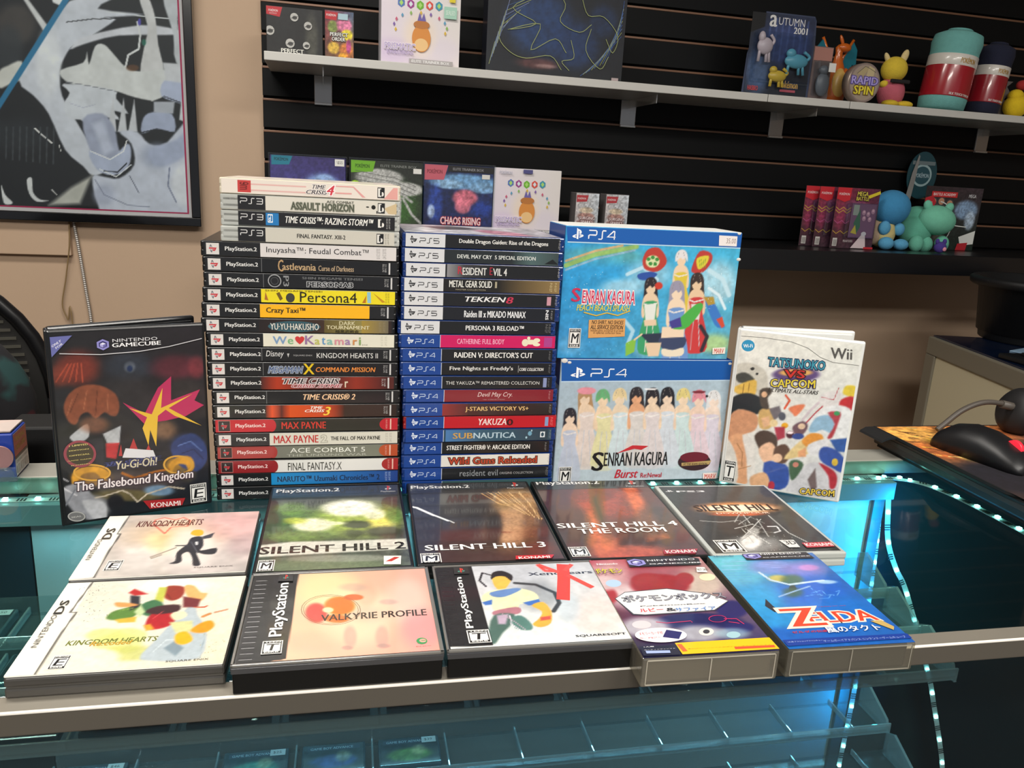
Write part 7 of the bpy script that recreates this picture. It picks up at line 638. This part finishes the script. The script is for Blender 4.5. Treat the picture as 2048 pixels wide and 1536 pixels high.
# acrylic racks with cartridge cases
M_acr=clearmat('clear_acrylic','e8f1f3',.015,.06,'ccd8da'); M_acre=clearmat('acrylic_edge','d2e4ea',.2,.28,'d8eaee')
CARDC=['3c5c8c','8c3454','2c7c70','6c3c8c','a87c2c','34508c','a83c34','3c4c54','507c34','8c6c9c']
def rack(x0,x1,y0,z0,n,rise,lab,cards,nm):
    t=empty('cartridge_rack',(x0,y0,ZC+z0),math.radians(-.7),lab,'display rack'); W=x1-x0; st=.052
    q=MB(); e=MB()
    for k in range(n):
        y=k*st; z=k*rise
        q.box(0,W,y,y+st,z,z+.002).box(0,W,y+st-.002,y+st,z,z+rise+.006)
        e.box(0,W,y-.002,y,z-.001,z+.011,.0006)
        e.prism([(y-.002,z-.003),(y+st,z-.003),(y+st,z+.024),(y+st-.012,z+.03),(y+.004,z+.012)],W-.003,W,Matrix(((0,0,1,0),(1,0,0,0),(0,1,0,0),(0,0,0,1))))
        m_=int(W/.075)
        for j in range(m_+1): e.box(j*.075-.001,j*.075+.001,y,y+st-.002,z+.002,z+.009,.0004,1)
    q.build('tray',M_acr,t); e.build('rim',M_acre,t)
    ca=math.radians(-.7)
    for i,(cx,k) in enumerate(cards):
        xx=.006+cx*.075; yy=k*st+.006
        o=empty('cartridge_case',(x0+xx*math.cos(ca)-yy*math.sin(ca),y0+xx*math.sin(ca)+yy*math.cos(ca),ZC+z0+k*rise+.0022),ca,'%s cartridge case in the %s, %s column along, %s row'%(('blue','wine red','teal','violet','gold','navy','red','slate','green','mauve')[(i*3+k)%10],nm,('first','second','third','fourth','fifth','sixth','seventh','eighth','ninth','tenth','eleventh','twelfth')[cx],('front','middle','rear')[k]),'game case','cartridge cases in the acrylic racks')
        cb=MB().box(0,.062,0,.040,0,.008,.0015).build('case_body',clearmat('cartridge_plastic','a8c8d4',.08,.35,'7c98a4'),o)
        s=Sheet(62,40,2,dz=.04); c=CARDC[(i*3+k)%10]; s.grid([['bg','2c3c48','34444c','26343c','2c3840'],['b',31,14,24,0,0,10,c,.5,1],['b',40,20,8,0,0,8,'b8b890',.6,.6],['n',.3,4,i+3]],2.5); s.rect(5,30,57,36,'38485c'); s.tx('GAME BOY ADVANCE',8,31.4,50,34.6,'a8b8c4',{'b':1}); s.build('label_print',cb,(0,0,.008),XA,YA,printmat('cartridge_print',.4,.3))
        if (i+k)%3: 
            s=Sheet(15,9,.2,dz=.04); s.rect(0,0,15,9,'ccd4d8'); s.tx('$%d'%(25+7*i%40),3,2.5,11,6.5,'4c5054'); s.build('price_sticker',cb,(.044,.029,.0083),XA,YA,printmat('cartridge_print',.4,.3))
rack(-.345,.552,.545,-.078,3,.012,'upper clear acrylic cartridge rack inside the showcase just under the glass',[(j,0) for j in range(0,11)]+[(0,1),(1,1),(9,1),(10,1),(0,2),(10,2)],'upper rack')
rack(-.345,.60,.56,-.285,3,.026,'lower clear acrylic cartridge rack inside the showcase seen through the front glass',[(3,2),(4,2),(5,2),(1,2)],'lower rack')
# ---------------------------------------------------------------- game cases
CASEW=.135
def shell_dvd(t,H,T,m,W=.135,spine=True):
    q=MB(); g=.0009
    q.box(0,W,0,H,0,T*.46,.0014).box(0,W,0,H,T*.54,T,.0014).box(.001,W-g,g,H-g,T*.3,T*.7,.0004,1).box(0,.012,.0,H,.0004,T-.0004,.003,3)
    return q.build('case_shell',m,t)
def spine_sheet(t,d,H,T):
    L=H*1000; Tm=T*1000; s=Sheet(L,Tm,0.,dz=.02); ty=d['t']; v0,v1=.75,Tm-.75; h=v1-v0
    V=lambda f:v0+h*f
    if ty[:3]=='ps2':
        be=d.get('be',186.); red=d.get('red','b81c28'); r=ty=='ps2r'
        s.rect(3,v0,56,v1,red if r else '17181a'); s.rect(55.2 if not r else 58,v0,be,v1,d['bg']); s.rect(be,v0,187.5,v1,'141517')
    elif ty=='ps5': be=d.get('be',165.5); s.rect(3.6,v0,44,v1,'d2d4d6'); s.rect(44,v0,be,v1,d['bg'])
    elif ty=='ps4': be=d.get('be',166.); s.rect(3.2,v0,44,v1,'17408c'); s.rect(44,v0,be,v1,d['bg']); s.rect(43.8,v0,44.4,v1,'c8d0dc')
    elif ty=='ps3': s.rect(16.2,v0,41.6,v1,'19191b'); s.rect(41.6,v0,165.8,v1,d['bg'])
    else: s.rect(2,v0,169,v1,d['bg'])
    for e in d['X']:
        k=e[0]
        if k=='r': s.rect(e[1],V(e[3]),e[2],V(e[4]),e[5])
        elif k=='gr': s.rect(e[1],v0,e[2],v1,e[3],e[4])
        elif k=='q': s.poly([c for p in e[1] for c in (p[0],V(p[1]))],e[2])
        elif k in('e','e0'): s.ellipse(e[1],V(e[2]),(e[3],0),(0,h*e[4] if k=='e' else h*e[4]),e[5])
        elif k=='ring':
            for rr,c in ((1,'a0a2a4'),(.86,'141518'),(.6,'4c4e50'),(.5,'1c1d20')): s.ellipse(e[1],V(e[2]),(e[3]*rr,0),(0,e[3]*rr),c)
        elif k=='tr': s.text(e[1],(e[2],V(e[5])),(0,-(V(e[5])-V(e[4]))),(e[3]-e[2],0),e[6],{'b':1}) 
        elif k=='rt':
            s.rect(e[1],V(.12),e[2],V(.88),'1a1a1a'); s.rect(e[1]+.6,V(.2),(e[1]+e[2])/2,V(.82),'e4e2dc'); s.ellipse(e[1]+.68*(e[2]-e[1]),V(.4),((e[2]-e[1])*.2,0),(0,h*.16),'e4e2dc'); s.tx('1',e[1]+.35*(e[2]-e[1]),V(.3),e[1]+.6*(e[2]-e[1]),V(.75),'1a1a1a',{'b':1})
        elif k=='tiny':
            w=(e[2]-e[1]); c=e[3]
            for i in range(2): s.text('SLUS 21%02d'%(i*37+10),(e[1]+w*(.0+.5*i),V(.88)),(0,-h*.76),(w*.3,0),c,{})
        elif k=='tinyv': s.text('P-0127',(e[1],V(.85)),(0,-h*.7),(e[2]-e[1],0),e[3],{})
        elif k=='ln': s.rect(e[1]-.15,v0,e[1]+.15,v1,'8c8e90')
        elif k=='bar': s.rect(e[1],V(.06),e[1]+1.6,V(.94),'c8c8c8'); s.text('SLUS',(e[1]-6.2,V(.85)),(0,-h*.6),(1.8,0),'b0b0b0',{}); s.text('21168',(e[1]-3.8,V(.85)),(0,-h*.62),(1.8,0),'b0b0b0',{})
        elif k=='endr':
            c=e[2] if len(e)>2 else 'b4202c'; s.ellipse(e[1]+7,V(.5),(8,0),(0,h*.5),c); s.rect(e[1]+5,v0,187.5,v1,c); s.rect(e[1]+10,V(.06),e[1]+11.4,V(.94),'e0b8a8'); s.text('SLUS 20230',(e[1]+5.6,V(.88)),(0,-h*.76),(1.6,0),'e0a8a0',{})
    if ty[:3]=='ps2':
        if ty=='ps2r':
            s.ellipse(58,V(.5),(4.5,0),(0,h*.5),red); s.rect(5.6,V(.06),17.4,V(.94),'b88078'); s.rect(6,V(.1),17,V(.9),'2c1c1e'); s.ps(8.4,V(.22),14.6,V(.8),'c83c44','8c9c98',1)
        else: s.rect(5.2,V(.08),17,V(.9),'d4d0cc'); s.ps(7.6,V(.2),15,V(.8),'c02c38','6c6c74',1)
        s.tx('PlayStation.2',22.4,V(.3) if 1 else 0,52,V(.68),'e4e4e2' if ty!='ps2r' else 'f0d8d4',{'b':1})
    elif ty in('ps5','ps4'):
        c='1c1c1e' if ty=='ps5' else 'dce4f0'; x=8 if ty=='ps5' else 9; s.ps(x,V(.24),x+7.4,V(.84),c,c,1); s.word('PS'+ty[2],18,V(.3),37.5,V(.66),c if ty=='ps5' else 'c0d0e8')
    elif ty=='ps3': s.word('PS3',18.6,V(.42),39,V(.8),'d8d8d8')
    for tt,x0,x1,a,b_,c,op in d['T']: s.tx(tt,x0,V(a),x1,V(b_),c,op)
    return s.build('spine_sheet',t,(-.0001,H,0),(0,-1,0),(0,0,1),printmat('spine_print',.32,.45))
rs=random.Random(3)
def stack(lst,yf,group):
    n=len(lst)
    for i,d in enumerate(lst):
        ty=d['t']; H=.171 if ty[:3] in('ps3','ps4','ps5') else .190; T=.0148; z=(n-1-i)*.015+.0001
        m={'ps2':M_ps2,'ps5':M_blue,'ps4':M_blue,'ps3':M_clear}[ty[:3]]
        if ty=='ps3w': m=mat('ivory_case_plastic','d6cdb8',.25,coat=.4)
        if d.get('shell'): m=mat('red_case_plastic',d['shell'],.25,coat=.4)
        t=empty('game_case',(d['x']+H/2,yf+rs.uniform(-.0015,.0015),ZC+z),math.pi/2+rs.uniform(-.006,.006),d['lab'],'game case',group)
        shell_dvd(t,H,T,m); spine_sheet(t,d,H,T)
        if i==0:
            s=Sheet(135,H*1000,3.,dz=.03)
            if ty=='ps5': s.grid([['bg','c8ccd4','a8a0a8','9c98a4','b8b4bc'],['b',40,60,40,20,-10,20,'c07c94',.6,.9],['b',90,110,30,0,0,30,'3c3438',.6,.8],['b',60,140,30,0,0,12,'e0e0e4',.6,.9],['n',.35,9,5]],2)
            else: s.grid([['bg','dcd4c8','d8ccc0','e0d8d0','d8c8c0'],['n',.2,9,5]],2.5)
            s.build('cover_sheet',t,(0,0,T),XA,YA)
stack(SL,.8165,'left stack of game cases'); stack(SR,.819,'middle stack of blue game cases')
def flat(key,W,D,T,m,name,lab,mg=3.,x0=None,step=1.,shell=None,extra=None,gloss=None):
    x,y,a=POSES[key]; c,s_=math.cos(a),math.sin(a); ox=x-c*W/2+s_*D/2; oy=y-s_*W/2-c*D/2
    t=empty(name,(ox,oy,ZC+.0003),a,lab,'game case')
    if shell: shell(t,W,D,T)
    else: shell_dvd(t,D,T,m,W)
    s=cover(key,W*1000,D*1000,mg,step,x0,extra); s.build('cover_sheet',t,(0,0,T),XA,YA,gloss); return t
PG=printmat('shrink_wrapped_print',.22,.7,bump=.25)
flat('SH2',.135,.190,.0145,M_ps2,'game_case','flat black case with a pale green smeared cover, lying before the stack of black cases',gloss=PG)
flat('SH3',.135,.190,.0145,M_ps2,'game_case','flat black case with a brown and tan cover crossed by a painted white glare streak',gloss=PG)
flat('SH4',.135,.190,.0145,M_ps2,'game_case','flat black case with orange beams crossing its dark cover',gloss=PG)
flat('DP',.135,.171,.0145,M_clear,'game_case','flat clear case with a dark cover and glowing orange title, lying before the boxes',mg=4.)
def shell_ds(t,W,D,T):
    MB().box(0,W,0,D,0,T*.45,.0015).box(.001,W-.001,.001,D-.001,T*.3,T*.8,.0004,1).box(0,W,0,D,T*.5,T-.001,.0018).build('case_shell',M_grey,t)
    MB().box(.0002,W-.0014,.0012,D-.0012,T-.0014,T,.0006,1).build('clear_film',mat('ds_film','dcdad0',.3,coat=.3),t)
flat('DS1',.136,.124,.0159,None,'game_case','flat white case with a beige clouded cover and red heart outline, at the back left',mg=1.4,x0=.4,shell=shell_ds)
flat('DS2',.136,.124,.0159,None,'game_case','flat white case with a bright crowded colourful cover at the front left corner',mg=1.4,x0=.4,shell=shell_ds)
def shell_cd(t,W,D,T):
    MB().box(.001,W-.001,.0008,D-.0008,0,T-.004,.0012).build('case_shell',mat('jewel_tray_black','0b0b0b',.22),t)
    MB().box(0,W,0,D,T-.0042,T-.0012,.0006).box(.0005,W-.0005,-.0006,.002,T-.006,T-.0016,.0005).build('clear_lid',mat('jewel_lid','3c3c3e',.15,coat=.8),t)
    q=MB()
    for i in range(17): q.box(.004,.014,.006+i*.0067,.0095+i*.0067,T-.0012,T+.0002,.0007,2)
    q.build('hinge_ridges',mat('ridge_black','1c1c1e',.22,coat=.5),t)
    MB().box(.0,W,D-.0022,D,T-.0014,T+.0006,.0005).box(.0,W,0,.0022,T-.0014,T+.0006,.0005).box(W-.003,W,0,D,T-.0014,T+.0006,.0005).box(0,.002,0,D,T-.0014,T+.0006,.0005).build('lid_rim',mat('lid_rim','6c6a66',.15,coat=.8),t)
flat('VP',.142,.125,.0226,None,'game_case','thick black jewel case with a peach cover and an orange emblem, front row',mg=3.,shell=shell_cd,gloss=PG)
flat('XG',.142,.125,.0226,None,'game_case','thick black jewel case with a silver cover crossed by a red marker scrawl, front row',mg=3.,shell=shell_cd)
def jpcase(key,x,y,W,D,T,a,lab,trayc,edge):
    t=empty('game_case',(x,y,ZC+.0003),a,lab,'game case')
    MB().box(.004,W-.004,.003,D-.003,.001,T-.002,.002).build('inner_case',mat('inner_'+trayc,trayc,.35),t)
    MB().box(0,W,0,D,0,T,.0016).build('outer_sleeve',clearmat('sleeve_'+edge,'dcd8cc',.10,.22,edge,.08),t)
    s=cover(key,W*1000,D*1000,.6,1.); s.build('cover_sheet',t,(0,0,T),XA,YA); 
    MB().box(.003,W-.003,-.0004,.0002,T*.90,T*.93).box(.003,W-.003,-.0004,.0002,T*.07,T*.10).box(.003,.0036,-.0004,.0002,T*.07,T*.93).box(W-.0036,W-.003,-.0004,.0002,T*.07,T*.93).box(W*.49,W*.497,-.0006,.0002,T*.12,T*.88).build('front_seam',mat('seam_'+edge,edge,.4),t)
    return t
jpcase('PK',.207,.455,.104,.147,.0235,-.035,'glossy boxed case with a red and navy cover and yellow strip, front row','625c52','a8a294')
jpcase('ZE',.318,.452,.104,.147,.0235,-.035,'glossy boxed case with a sea-blue cover and big red lettering, rightmost of the front row','4c4a44','8c887c')
# standing open cases
def standing(key,base,yaw,backyaw,m,lab,T=.0072,sp=.0145,sheetx=5.):
    t=empty('game_case',(base[0],base[1],ZC+.0003),yaw,lab,'game case')
    MB().box(0,.135,0,T,0,.190,.002,2).box(.005,.130,T,T+.0012,.005,.185,.0005,1).build('front_cover',m,t)
    c=MB().box(-.0015,.0015,.0005,sp,0,.190,.0012).build('spine',m,t)
    MB().box(0,.135,-T,0,0,.190,.002,2).box(.004,.131,-T-.002,-T,.004,.186,.0005,1).build('back_cover',m,t,(0,sp+T,0),(0,0,backyaw-yaw))
    s=Sheet(135,190,3.,dz=.03); s.grid(ART[key],1.); s.crisp(ART[key]); s.build('cover_sheet',t,(0,0,0),XA,ZA); return t
yg=.3433; bx=(-.1931-.0675*math.cos(yg),.7876-.0675*math.sin(yg))
standing('GC',bx,yg,math.radians(31.5),mat('dark_case','17181a',.3,coat=.3),'black case with a spiky magenta and yellow cover, standing half open at the left')
yw=-.5753; bw=(.5072-.0675*math.cos(yw),.7894-.0675*math.sin(yw))
standing('WI',bw,yw,-.17,M_white,'white case with a crowded cartoon cover, standing half open at the right')
# collector cartons
def carton(key,x,y,z,W,H,D,a,lab,topc,sidec):
    t=empty('collector_carton',(x,y,ZC+z),a,lab,'box')
    MB().box(0,W,0,D,0,H,.0012).build('carton',mat('carton_'+sidec,sidec,.45,coat=.15),t)
    s=Sheet(W*1000,H*1000,.6,dz=.03); s.grid(ART[key],1.); s.crisp(ART[key]); s.build('front_print',t,(0,0,0),XA,ZA)
    s=Sheet(D*1000,H*1000,.6,dz=.03); s.grid([['bg','3c8cc0' if key=='S1' else '90a4b0']*1+['3c8cc0' if key=='S1' else 'a4b4c0','2c80b8' if key=='S1' else 'a0b0bc','3088c0' if key=='S1' else '98a8b4'],['n',.2,8,6]],3); s.rect(0,H*1000*.79,D*1000,H*1000,'123a80'); s.build('side_print',t,(0,D,0),(0,-1,0),ZA)
    MB().box(.0008,W-.0008,.0008,D-.0008,H-.0004,H+.0003,.0002,1).build('top_flap',mat('flap_'+topc,topc,.45),t)
    for (px,pz,r) in (((.004,H-.002,.005),(.010,H-.004,.003),(W-.003,H-.004,.003)) if key=='S2' else ((W-.001,H-.03,.0035),(W-.004,H-.001,.003))): MB().ell((px,.0,pz),(r*.8,.0010,r*.55),10,6,smooth=False).build('worn_corner',M_card,t)
    return t
carton('S2',.2440,.840,0.0003,.2095,.1490,.075,-.012,'pale blue carton with a row of pastel figures, under the sea-blue carton','1450a8','a8b8c4')
carton('S1',.2390,.841,.1498,.2080,.1475,.07,-.006,'sea-blue carton with splashes and a price sticker, on top of the pale blue carton','dcdcd8','2c80b8')
# ---------------------------------------------------------------- slab, mouse mat, mouse, headset at the right
t=empty('keyboard_slab',(.748,.948,ZC),CY,'flat dark console slab lying on the right of the showcase','device')
MB().box(0,.46,-.42,0,.004,.0262,.003).build('slab_body',mat('slab_black','121214',.3,coat=.2),t)
MB().box(.004,.44,-.41,-.006,.0,.0045).build('foot_rail',mat('slab_rubber','060606',.7),t)
MB().box(-.0006,.0006,-.41,-.02,.014,.020,.0003,1).box(-.0008,.0006,-.28,-.262,.0138,.0205,.0003,1).build('side_trim',mat('slab_trim','2c2a28',.4),t)
t=empty('mouse_mat',(.742,.944,ZC+.0265),CY,'black mouse mat with an orange and yellow flame picture on the slab','mouse mat')
V=[(0,0),(.42,0),(.42,-.30),(.14,-.318),(.045,-.316),(.025,-.30),(.0,-.24)]
MB().prism(V[::-1],0,.0032).build('mat_base',mat('mat_rubber','0c0c0e',.8),t)
MB().prism([(0,0),(.0,.0028),(-.012,.0025),(-.02,-.002),(-.0215,-.0045),(-.018,-.003),(-.01,.0)],-.05,0,Matrix(((1,0,0,0),(0,0,1,0),(0,1,0,0),(0,0,0,1)))).build('curled_corner',mat('mat_rubber'),t)
s=Sheet(420,300,2,dz=.02)
ops=[['bg','d0803c','c4703c','16121c','1c1824'],['b',40,250,60,0,0,60,'e0a850',.8,.9],['b',70,210,40,-20,20,30,'e8c83c',.6,.9],['b',20,200,30,0,0,40,'b8602c',.7,.8],['b',60,170,30,0,0,24,'d8c860',.7,.8],['b',140,260,70,0,0,30,'a05424',.7,.9],['b',180,170,120,0,0,60,'17131d',.6,.95],['b',40,100,60,0,0,60,'16131c',.5,1.],['b',260,230,80,0,0,50,'3c2428',.8,.9],
 ['b',230,90,70,0,0,30,'1c1824',.6,.9],['b',220,60,40,8,-4,14,'6c2444',.7,.7],['l',[70,190,100,150,120,110,125,60],12,'d87c24'],['l',[60,200,90,140,108,90],6,'e8b048'],['l',[125,100,130,40,118,18],7,'b8502c'],['l',[90,170,140,140,150,110],6,'d88c3c'],['l',[200,110,260,120,330,90],7,'b83c6c'],['l',[220,70,300,90],4,'d88ca0']]
rr=random.Random(5)
for k in range(60): x=rr.uniform(0,150); y=rr.uniform(175,295); ops.append(['l',[x,y,x+rr.uniform(4,16),y-rr.uniform(2,14)],rr.uniform(1.2,4),('5c3414','e0c45c','8c4c1c','d8a030','3c2010','e0d080')[k%6]])
ops.append(['n',.35,7,51]); s.grid(ops,1.5)
s.build('mat_print',t,(0,-.302,.0032),XA,YA,printmat('cloth_print',.75,0)); 
# mouse
t=empty('computer_mouse',(.806,.812,ZC+.0298),math.radians(-76),'black computer mouse with a glowing red wheel on the flame mat','mouse')
prof=[(-.062,.020,.012),(-.055,.028,.022),(-.04,.031,.033),(-.018,.031,.039),(.006,.030,.038),(.03,.030,.031),(.05,.030,.022),(.060,.027,.015),(.064,.022,.010)]
b=bmesh.new(); rings=[]
for x,hw,h in prof:
    rings.append([b.verts.new((x,hw*math.cos(a)*(1 if math.sin(a)>.3 else .96),max(0,h*math.sin(a)**.75))) for a in np.linspace(0,math.pi,15)])
for a_,c_ in zip(rings,rings[1:]):
    for i in range(14): f=b.faces.new((a_[i],a_[i+1],c_[i+1],c_[i])); f.smooth=True
for r_ in (rings[0],rings[-1][::-1]): b.faces.new(r_)
for a_,c_ in zip(rings,rings[1:]): b.faces.new((a_[0],c_[0],c_[14],a_[14]))
bmesh.ops.recalc_face_normals(b,faces=b.faces); me=bpy.data.meshes.new('mouse_shell'); b.to_mesh(me); b.free(); link('mouse_shell',me,mat('mouse_black','101114',.42),t)
MB().cyl((.036,0,.0235),.0105,.0105,.006,24,RX(90)).build('scroll_wheel',mat('red_glow','e02030',.4,emit=1.2),t)
MB().box(-.03,.058,-.0006,.0006,.0262,.0268).build('button_gap',mat('mouse_gap','040404',.6),t,(0,0,0),(0,math.radians(10),0))
# headset
t=empty('headset',(.978,.905,ZC+.0298),math.radians(0),'black headset with a grey boom lying behind the mouse','headset')
MB().lathe([(.020,-.012),(.030,-.010),(.034,0),(.033,.012),(.026,.020),(.01,.022)],30,M=RY(-70)).build('ear_cup',mat('headset_black','18181a',.5),t,(-.03,.0,.030))
MB().lathe([(.014,-.02),(.028,-.018),(.030,-.010),(.024,-.006)],30,M=RY(-70)).build('ear_pad',mat('pad_black','0c0c0d',.8),t,(-.03,.0,.030))
MB().box(-.03,.10,-.03,.03,.01,.058,.014,3).build('headband',mat('headset_black'),t,(.01,0,0))
MB().tube(spline([(-.045,.0,.036),(-.07,.0,.044),(-.10,.0,.045),(-.13,.0,.034),(-.155,.0,.014),(-.165,0,.006)],6),.0038).tube([(-.03,0,.03),(-.05,0,.039),(-.068,0,.043)],.006).build('boom',mat('boom_grey','4c4640',.5),t)
# ---------------------------------------------------------------- side counter at the far right with a waste bin
a2=math.atan2(1.380-1.773,1.427-1.511); L2=.80
t=empty('side_counter',(1.511,1.773,0),a2,'grey framed counter with a cream side panel standing behind the showcase at the right','counter')
MB().box(0,L2,0,.55,ZC-.045,ZC-.0,.003).box(0,.045,0,.55,0,ZC-.045,.003).box(.045,L2,.0,.03,.0,.08).build('frame',mat('grey_frame_metal','7d7768',.45,metal=.15),t)
MB().box(.045,L2,.006,.54,.08,ZC-.045).build('side_panel',mat('cream_panel','cdc3a4',.6),t)
MB().box(.002,L2,.012,.54,ZC,ZC+.004).build('counter_top',mat('dark_blue_glass','0c1a34',.12,coat=.6),t)
t=empty('waste_bin',(1.765,1.70,ZC+.0045),0,'black tapered bin with a flared rim standing on the side counter','bin')
MB().lathe([(.125,0),(.128,.003),(.145,.135),(.162,.136),(.170,.142),(.172,.155),(.164,.160),(.150,.158),(.135,.02)],40).build('bin_body',mat('bin_black','0a0c0f',.55),t)
t=empty('cash_tray',(1.56,1.42,ZC+.0045),0,'flat black tray in front of the bin on the side counter','tray')
MB().box(-.09,.2,-.2,.08,0,.012,.003).box(-.06,.17,-.17,.05,.012,.02,.003).build('tray_body',mat('tray_black','101214',.4),t)
t=empty('paper_sheet',(1.62,1.56,ZC+.0045),.4,'crumpled pale sheet on the blue counter top beside the bin','paper')
MB().box(-.04,.04,-.035,.03,0,.002).build('sheet',mat('pale_blue_paper','7c98b0',.6,noise=.4,nscale=30),t)
# ---------------------------------------------------------------- office chair with a jacket, left
t=empty('office_chair',(-.77,1.42,0),math.radians(14),'black mesh-backed office chair behind the showcase at the left','chair')
def rr_loop(w,h,r,n=10):
    P=[]
    for cx,cy,a0 in ((w-r,h-r,0),(-w+r,h-r,90),(-w+r*.6,-h+r*.6,180),(w-r*.6,-h+r*.6,270)):
        rr_=r if a0<180 else r*.6
        for k in range(n+1): a=math.radians(a0+90*k/n); P.append((cx+rr_*math.cos(a),cy+rr_*math.sin(a)))
    return P
lp=rr_loop(.285,.30,.24)
MB().tube([(x,-.05*(1-(x/.29)**2)*0,ZC-.135+z) for x,z in lp]+[(lp[0][0],0,ZC-.135+lp[0][1])],.013,10).build('back_frame',mat('chair_frame','101012',.35),t)
MB().prism([(x*.98,y*.98) for x,y in lp],-.003,.003,RX(90)).build('mesh_back',mat('chair_mesh','171614',.8),t,(0,0,ZC-.135))
q=MB()
for k in range(34): 
    z=-.24+k*.0145; hw=.25 if z<.1 else .25*math.sqrt(max(.05,1-((z-.1)/.2)**2)); q.box(-hw,hw,-.005,-.0032,ZC-.135+z,ZC-.135+z+.005)
tag(q.build('mesh_ribs',mat('mesh_rib','3c3a32',.7),t),kind='stuff')
MB().box(-.25,.25,-.28,.24,.46,.54,.03,3).build('seat',mat('seat_fabric','141416',.85),t)
MB().cyl((0,0,.28),.03,.03,.36).build('gas_column',mat('chair_frame'),t)
MB().box(-.02,.02,.0,.05,.5,ZC-.38,.008).build('back_support',mat('chair_frame'),t)
for k in range(5):
    a=math.radians(72*k); lg=MB().tube([(.02*math.cos(a),.02*math.sin(a),.10),(.3*math.cos(a),.3*math.sin(a),.06)],[.025,.014]).build('leg',mat('chair_frame'),t)
    MB().ell((.3*math.cos(a),.3*math.sin(a),.03),(.028,.028,.03)).build('caster',mat('seat_fabric'),lg)
t=empty('jacket',(-.57,1.27,ZC+.02),math.radians(10),'dark patterned jacket with red and teal marks draped on the office chair','clothing')
b=MB(); b.ell((-.08,0,-.06),(.20,.07,.17),32,20).ell((-.02,.0,-.26),(.22,.08,.2),32,20)
o=b.build('garment',mat('jacket_cloth','1c1a1e',.9),t); nt=o.data.materials[0].node_tree
n=nt.nodes.new('ShaderNodeTexNoise'); n.inputs['Scale'].default_value=14; n.inputs['Detail'].default_value=3; cr=nt.nodes.new('ShaderNodeValToRGB'); tc=nt.nodes.new('ShaderNodeTexCoord'); nt.links.new(tc.outputs['Object'],n.inputs['Vector'])
E_=cr.color_ramp; E_.elements[0].position=.38; E_.elements[0].color=lin('46161c'); E_.elements[1].position=.66; E_.elements[1].color=lin('1c3c3c')
e=E_.elements.new(.44); e.color=lin('17161a'); e=E_.elements.new(.58); e.color=lin('16161a')
nt.links.new(n.outputs['Fac'],cr.inputs[0]); nt.links.new(cr.outputs[0],nt.nodes['Principled BSDF'].inputs['Base Color'])
q=MB(); rr=random.Random(9)
for (cx,cz) in ((.06,-.02),(.10,-.20),(-.05,-.12)):
    for k in range(7): q.box(-.02,.02,-.001,.0,-.0008,.0008,M=Matrix.Translation((cx+rr.uniform(-.012,.012),-.079,cz+k*.007-.02))@RY(-50+rr.uniform(-15,15)))
q.build('white_stitches',mat('stitch_white','8c9088',.8),t)
# black box standing behind the rail, left
t=empty('black_box',(-.40,1.02,ZC-.10),0,'plain black box behind the rear rail between the blue box and the standing case','box')
MB().box(0,.062,0,.06,-.0,.118,.003).build('box_body',mat('matte_black_box','060607',.6),t)
MB().box(-.05,.11,-.03,.09,-.9,-.0005,.004).build('stand',mat('stand_dark','1c1c1e',.6),t)
# ---------------------------------------------------------------- blue card box at the left edge
t=empty('card_box',(-.343,.897,ZC+.0003),math.radians(3),'small blue box of cards with a red and white side label','box')
MB().box(-.12,0,0,.045,0,.05,.0015).build('box_body',mat('card_box_blue','2440a0',.4,coat=.3),t)
s=Sheet(45,50,1.5,dz=.03); s.rect(1,1,44,49,'d8d0cc'); s.rect(1,23,44,48,'a83428'); s.tx('TRADING',6,38,38,44,'c08c38',{'b':1}); s.tx('CARD GAME',6,29,38,35,'c08c38',{'b':1}); s.rect(1,20,44,23,'2c2424'); s.tx('CONTAINS 10 CARDS',4,15,40,18,'5c5858')
for k in range(3): s.rect(4+k*13,4,14+k*13,12,'a8a4a0')
s.build('side_label',t,(0,0,0),YA,ZA)
MB().prism([(-.12,.002),(-.002,.002),(-.002,.043),(-.12,.043)],0,.0012,Matrix.Translation((0,0,.0515))).build('lid',mat('lid_pink','d0bcb4',.5),t)
s=Sheet(118,41,0,dz=.03); s.poly([60,0,118,0,118,41],'d8c8c0'); s.poly([0,0,60,0,95,41,0,41],'b83a2c'); s.tx('EX',62,10,76,24,'e0b830',{'b':1}); s.build('lid_print',t,(-.12,.002,.0528),XA,YA)
MB().cyl((0,0,0),.013,.013,.0022,28,RX(90)).build('round_token',mat('token_pink','b08484',.35,metal=.3),t,(-.012,-.006,.026))
MB().box(-.022,.004,-.012,-.009,0,.016,.001).box(-.022,.004,-.012,-.001,0,.002,.0005).ell((-.006,-.012,.008),(.008,.003,.008)).build('clear_stand',clearmat('clear_acrylic','e6f2f4'),t)
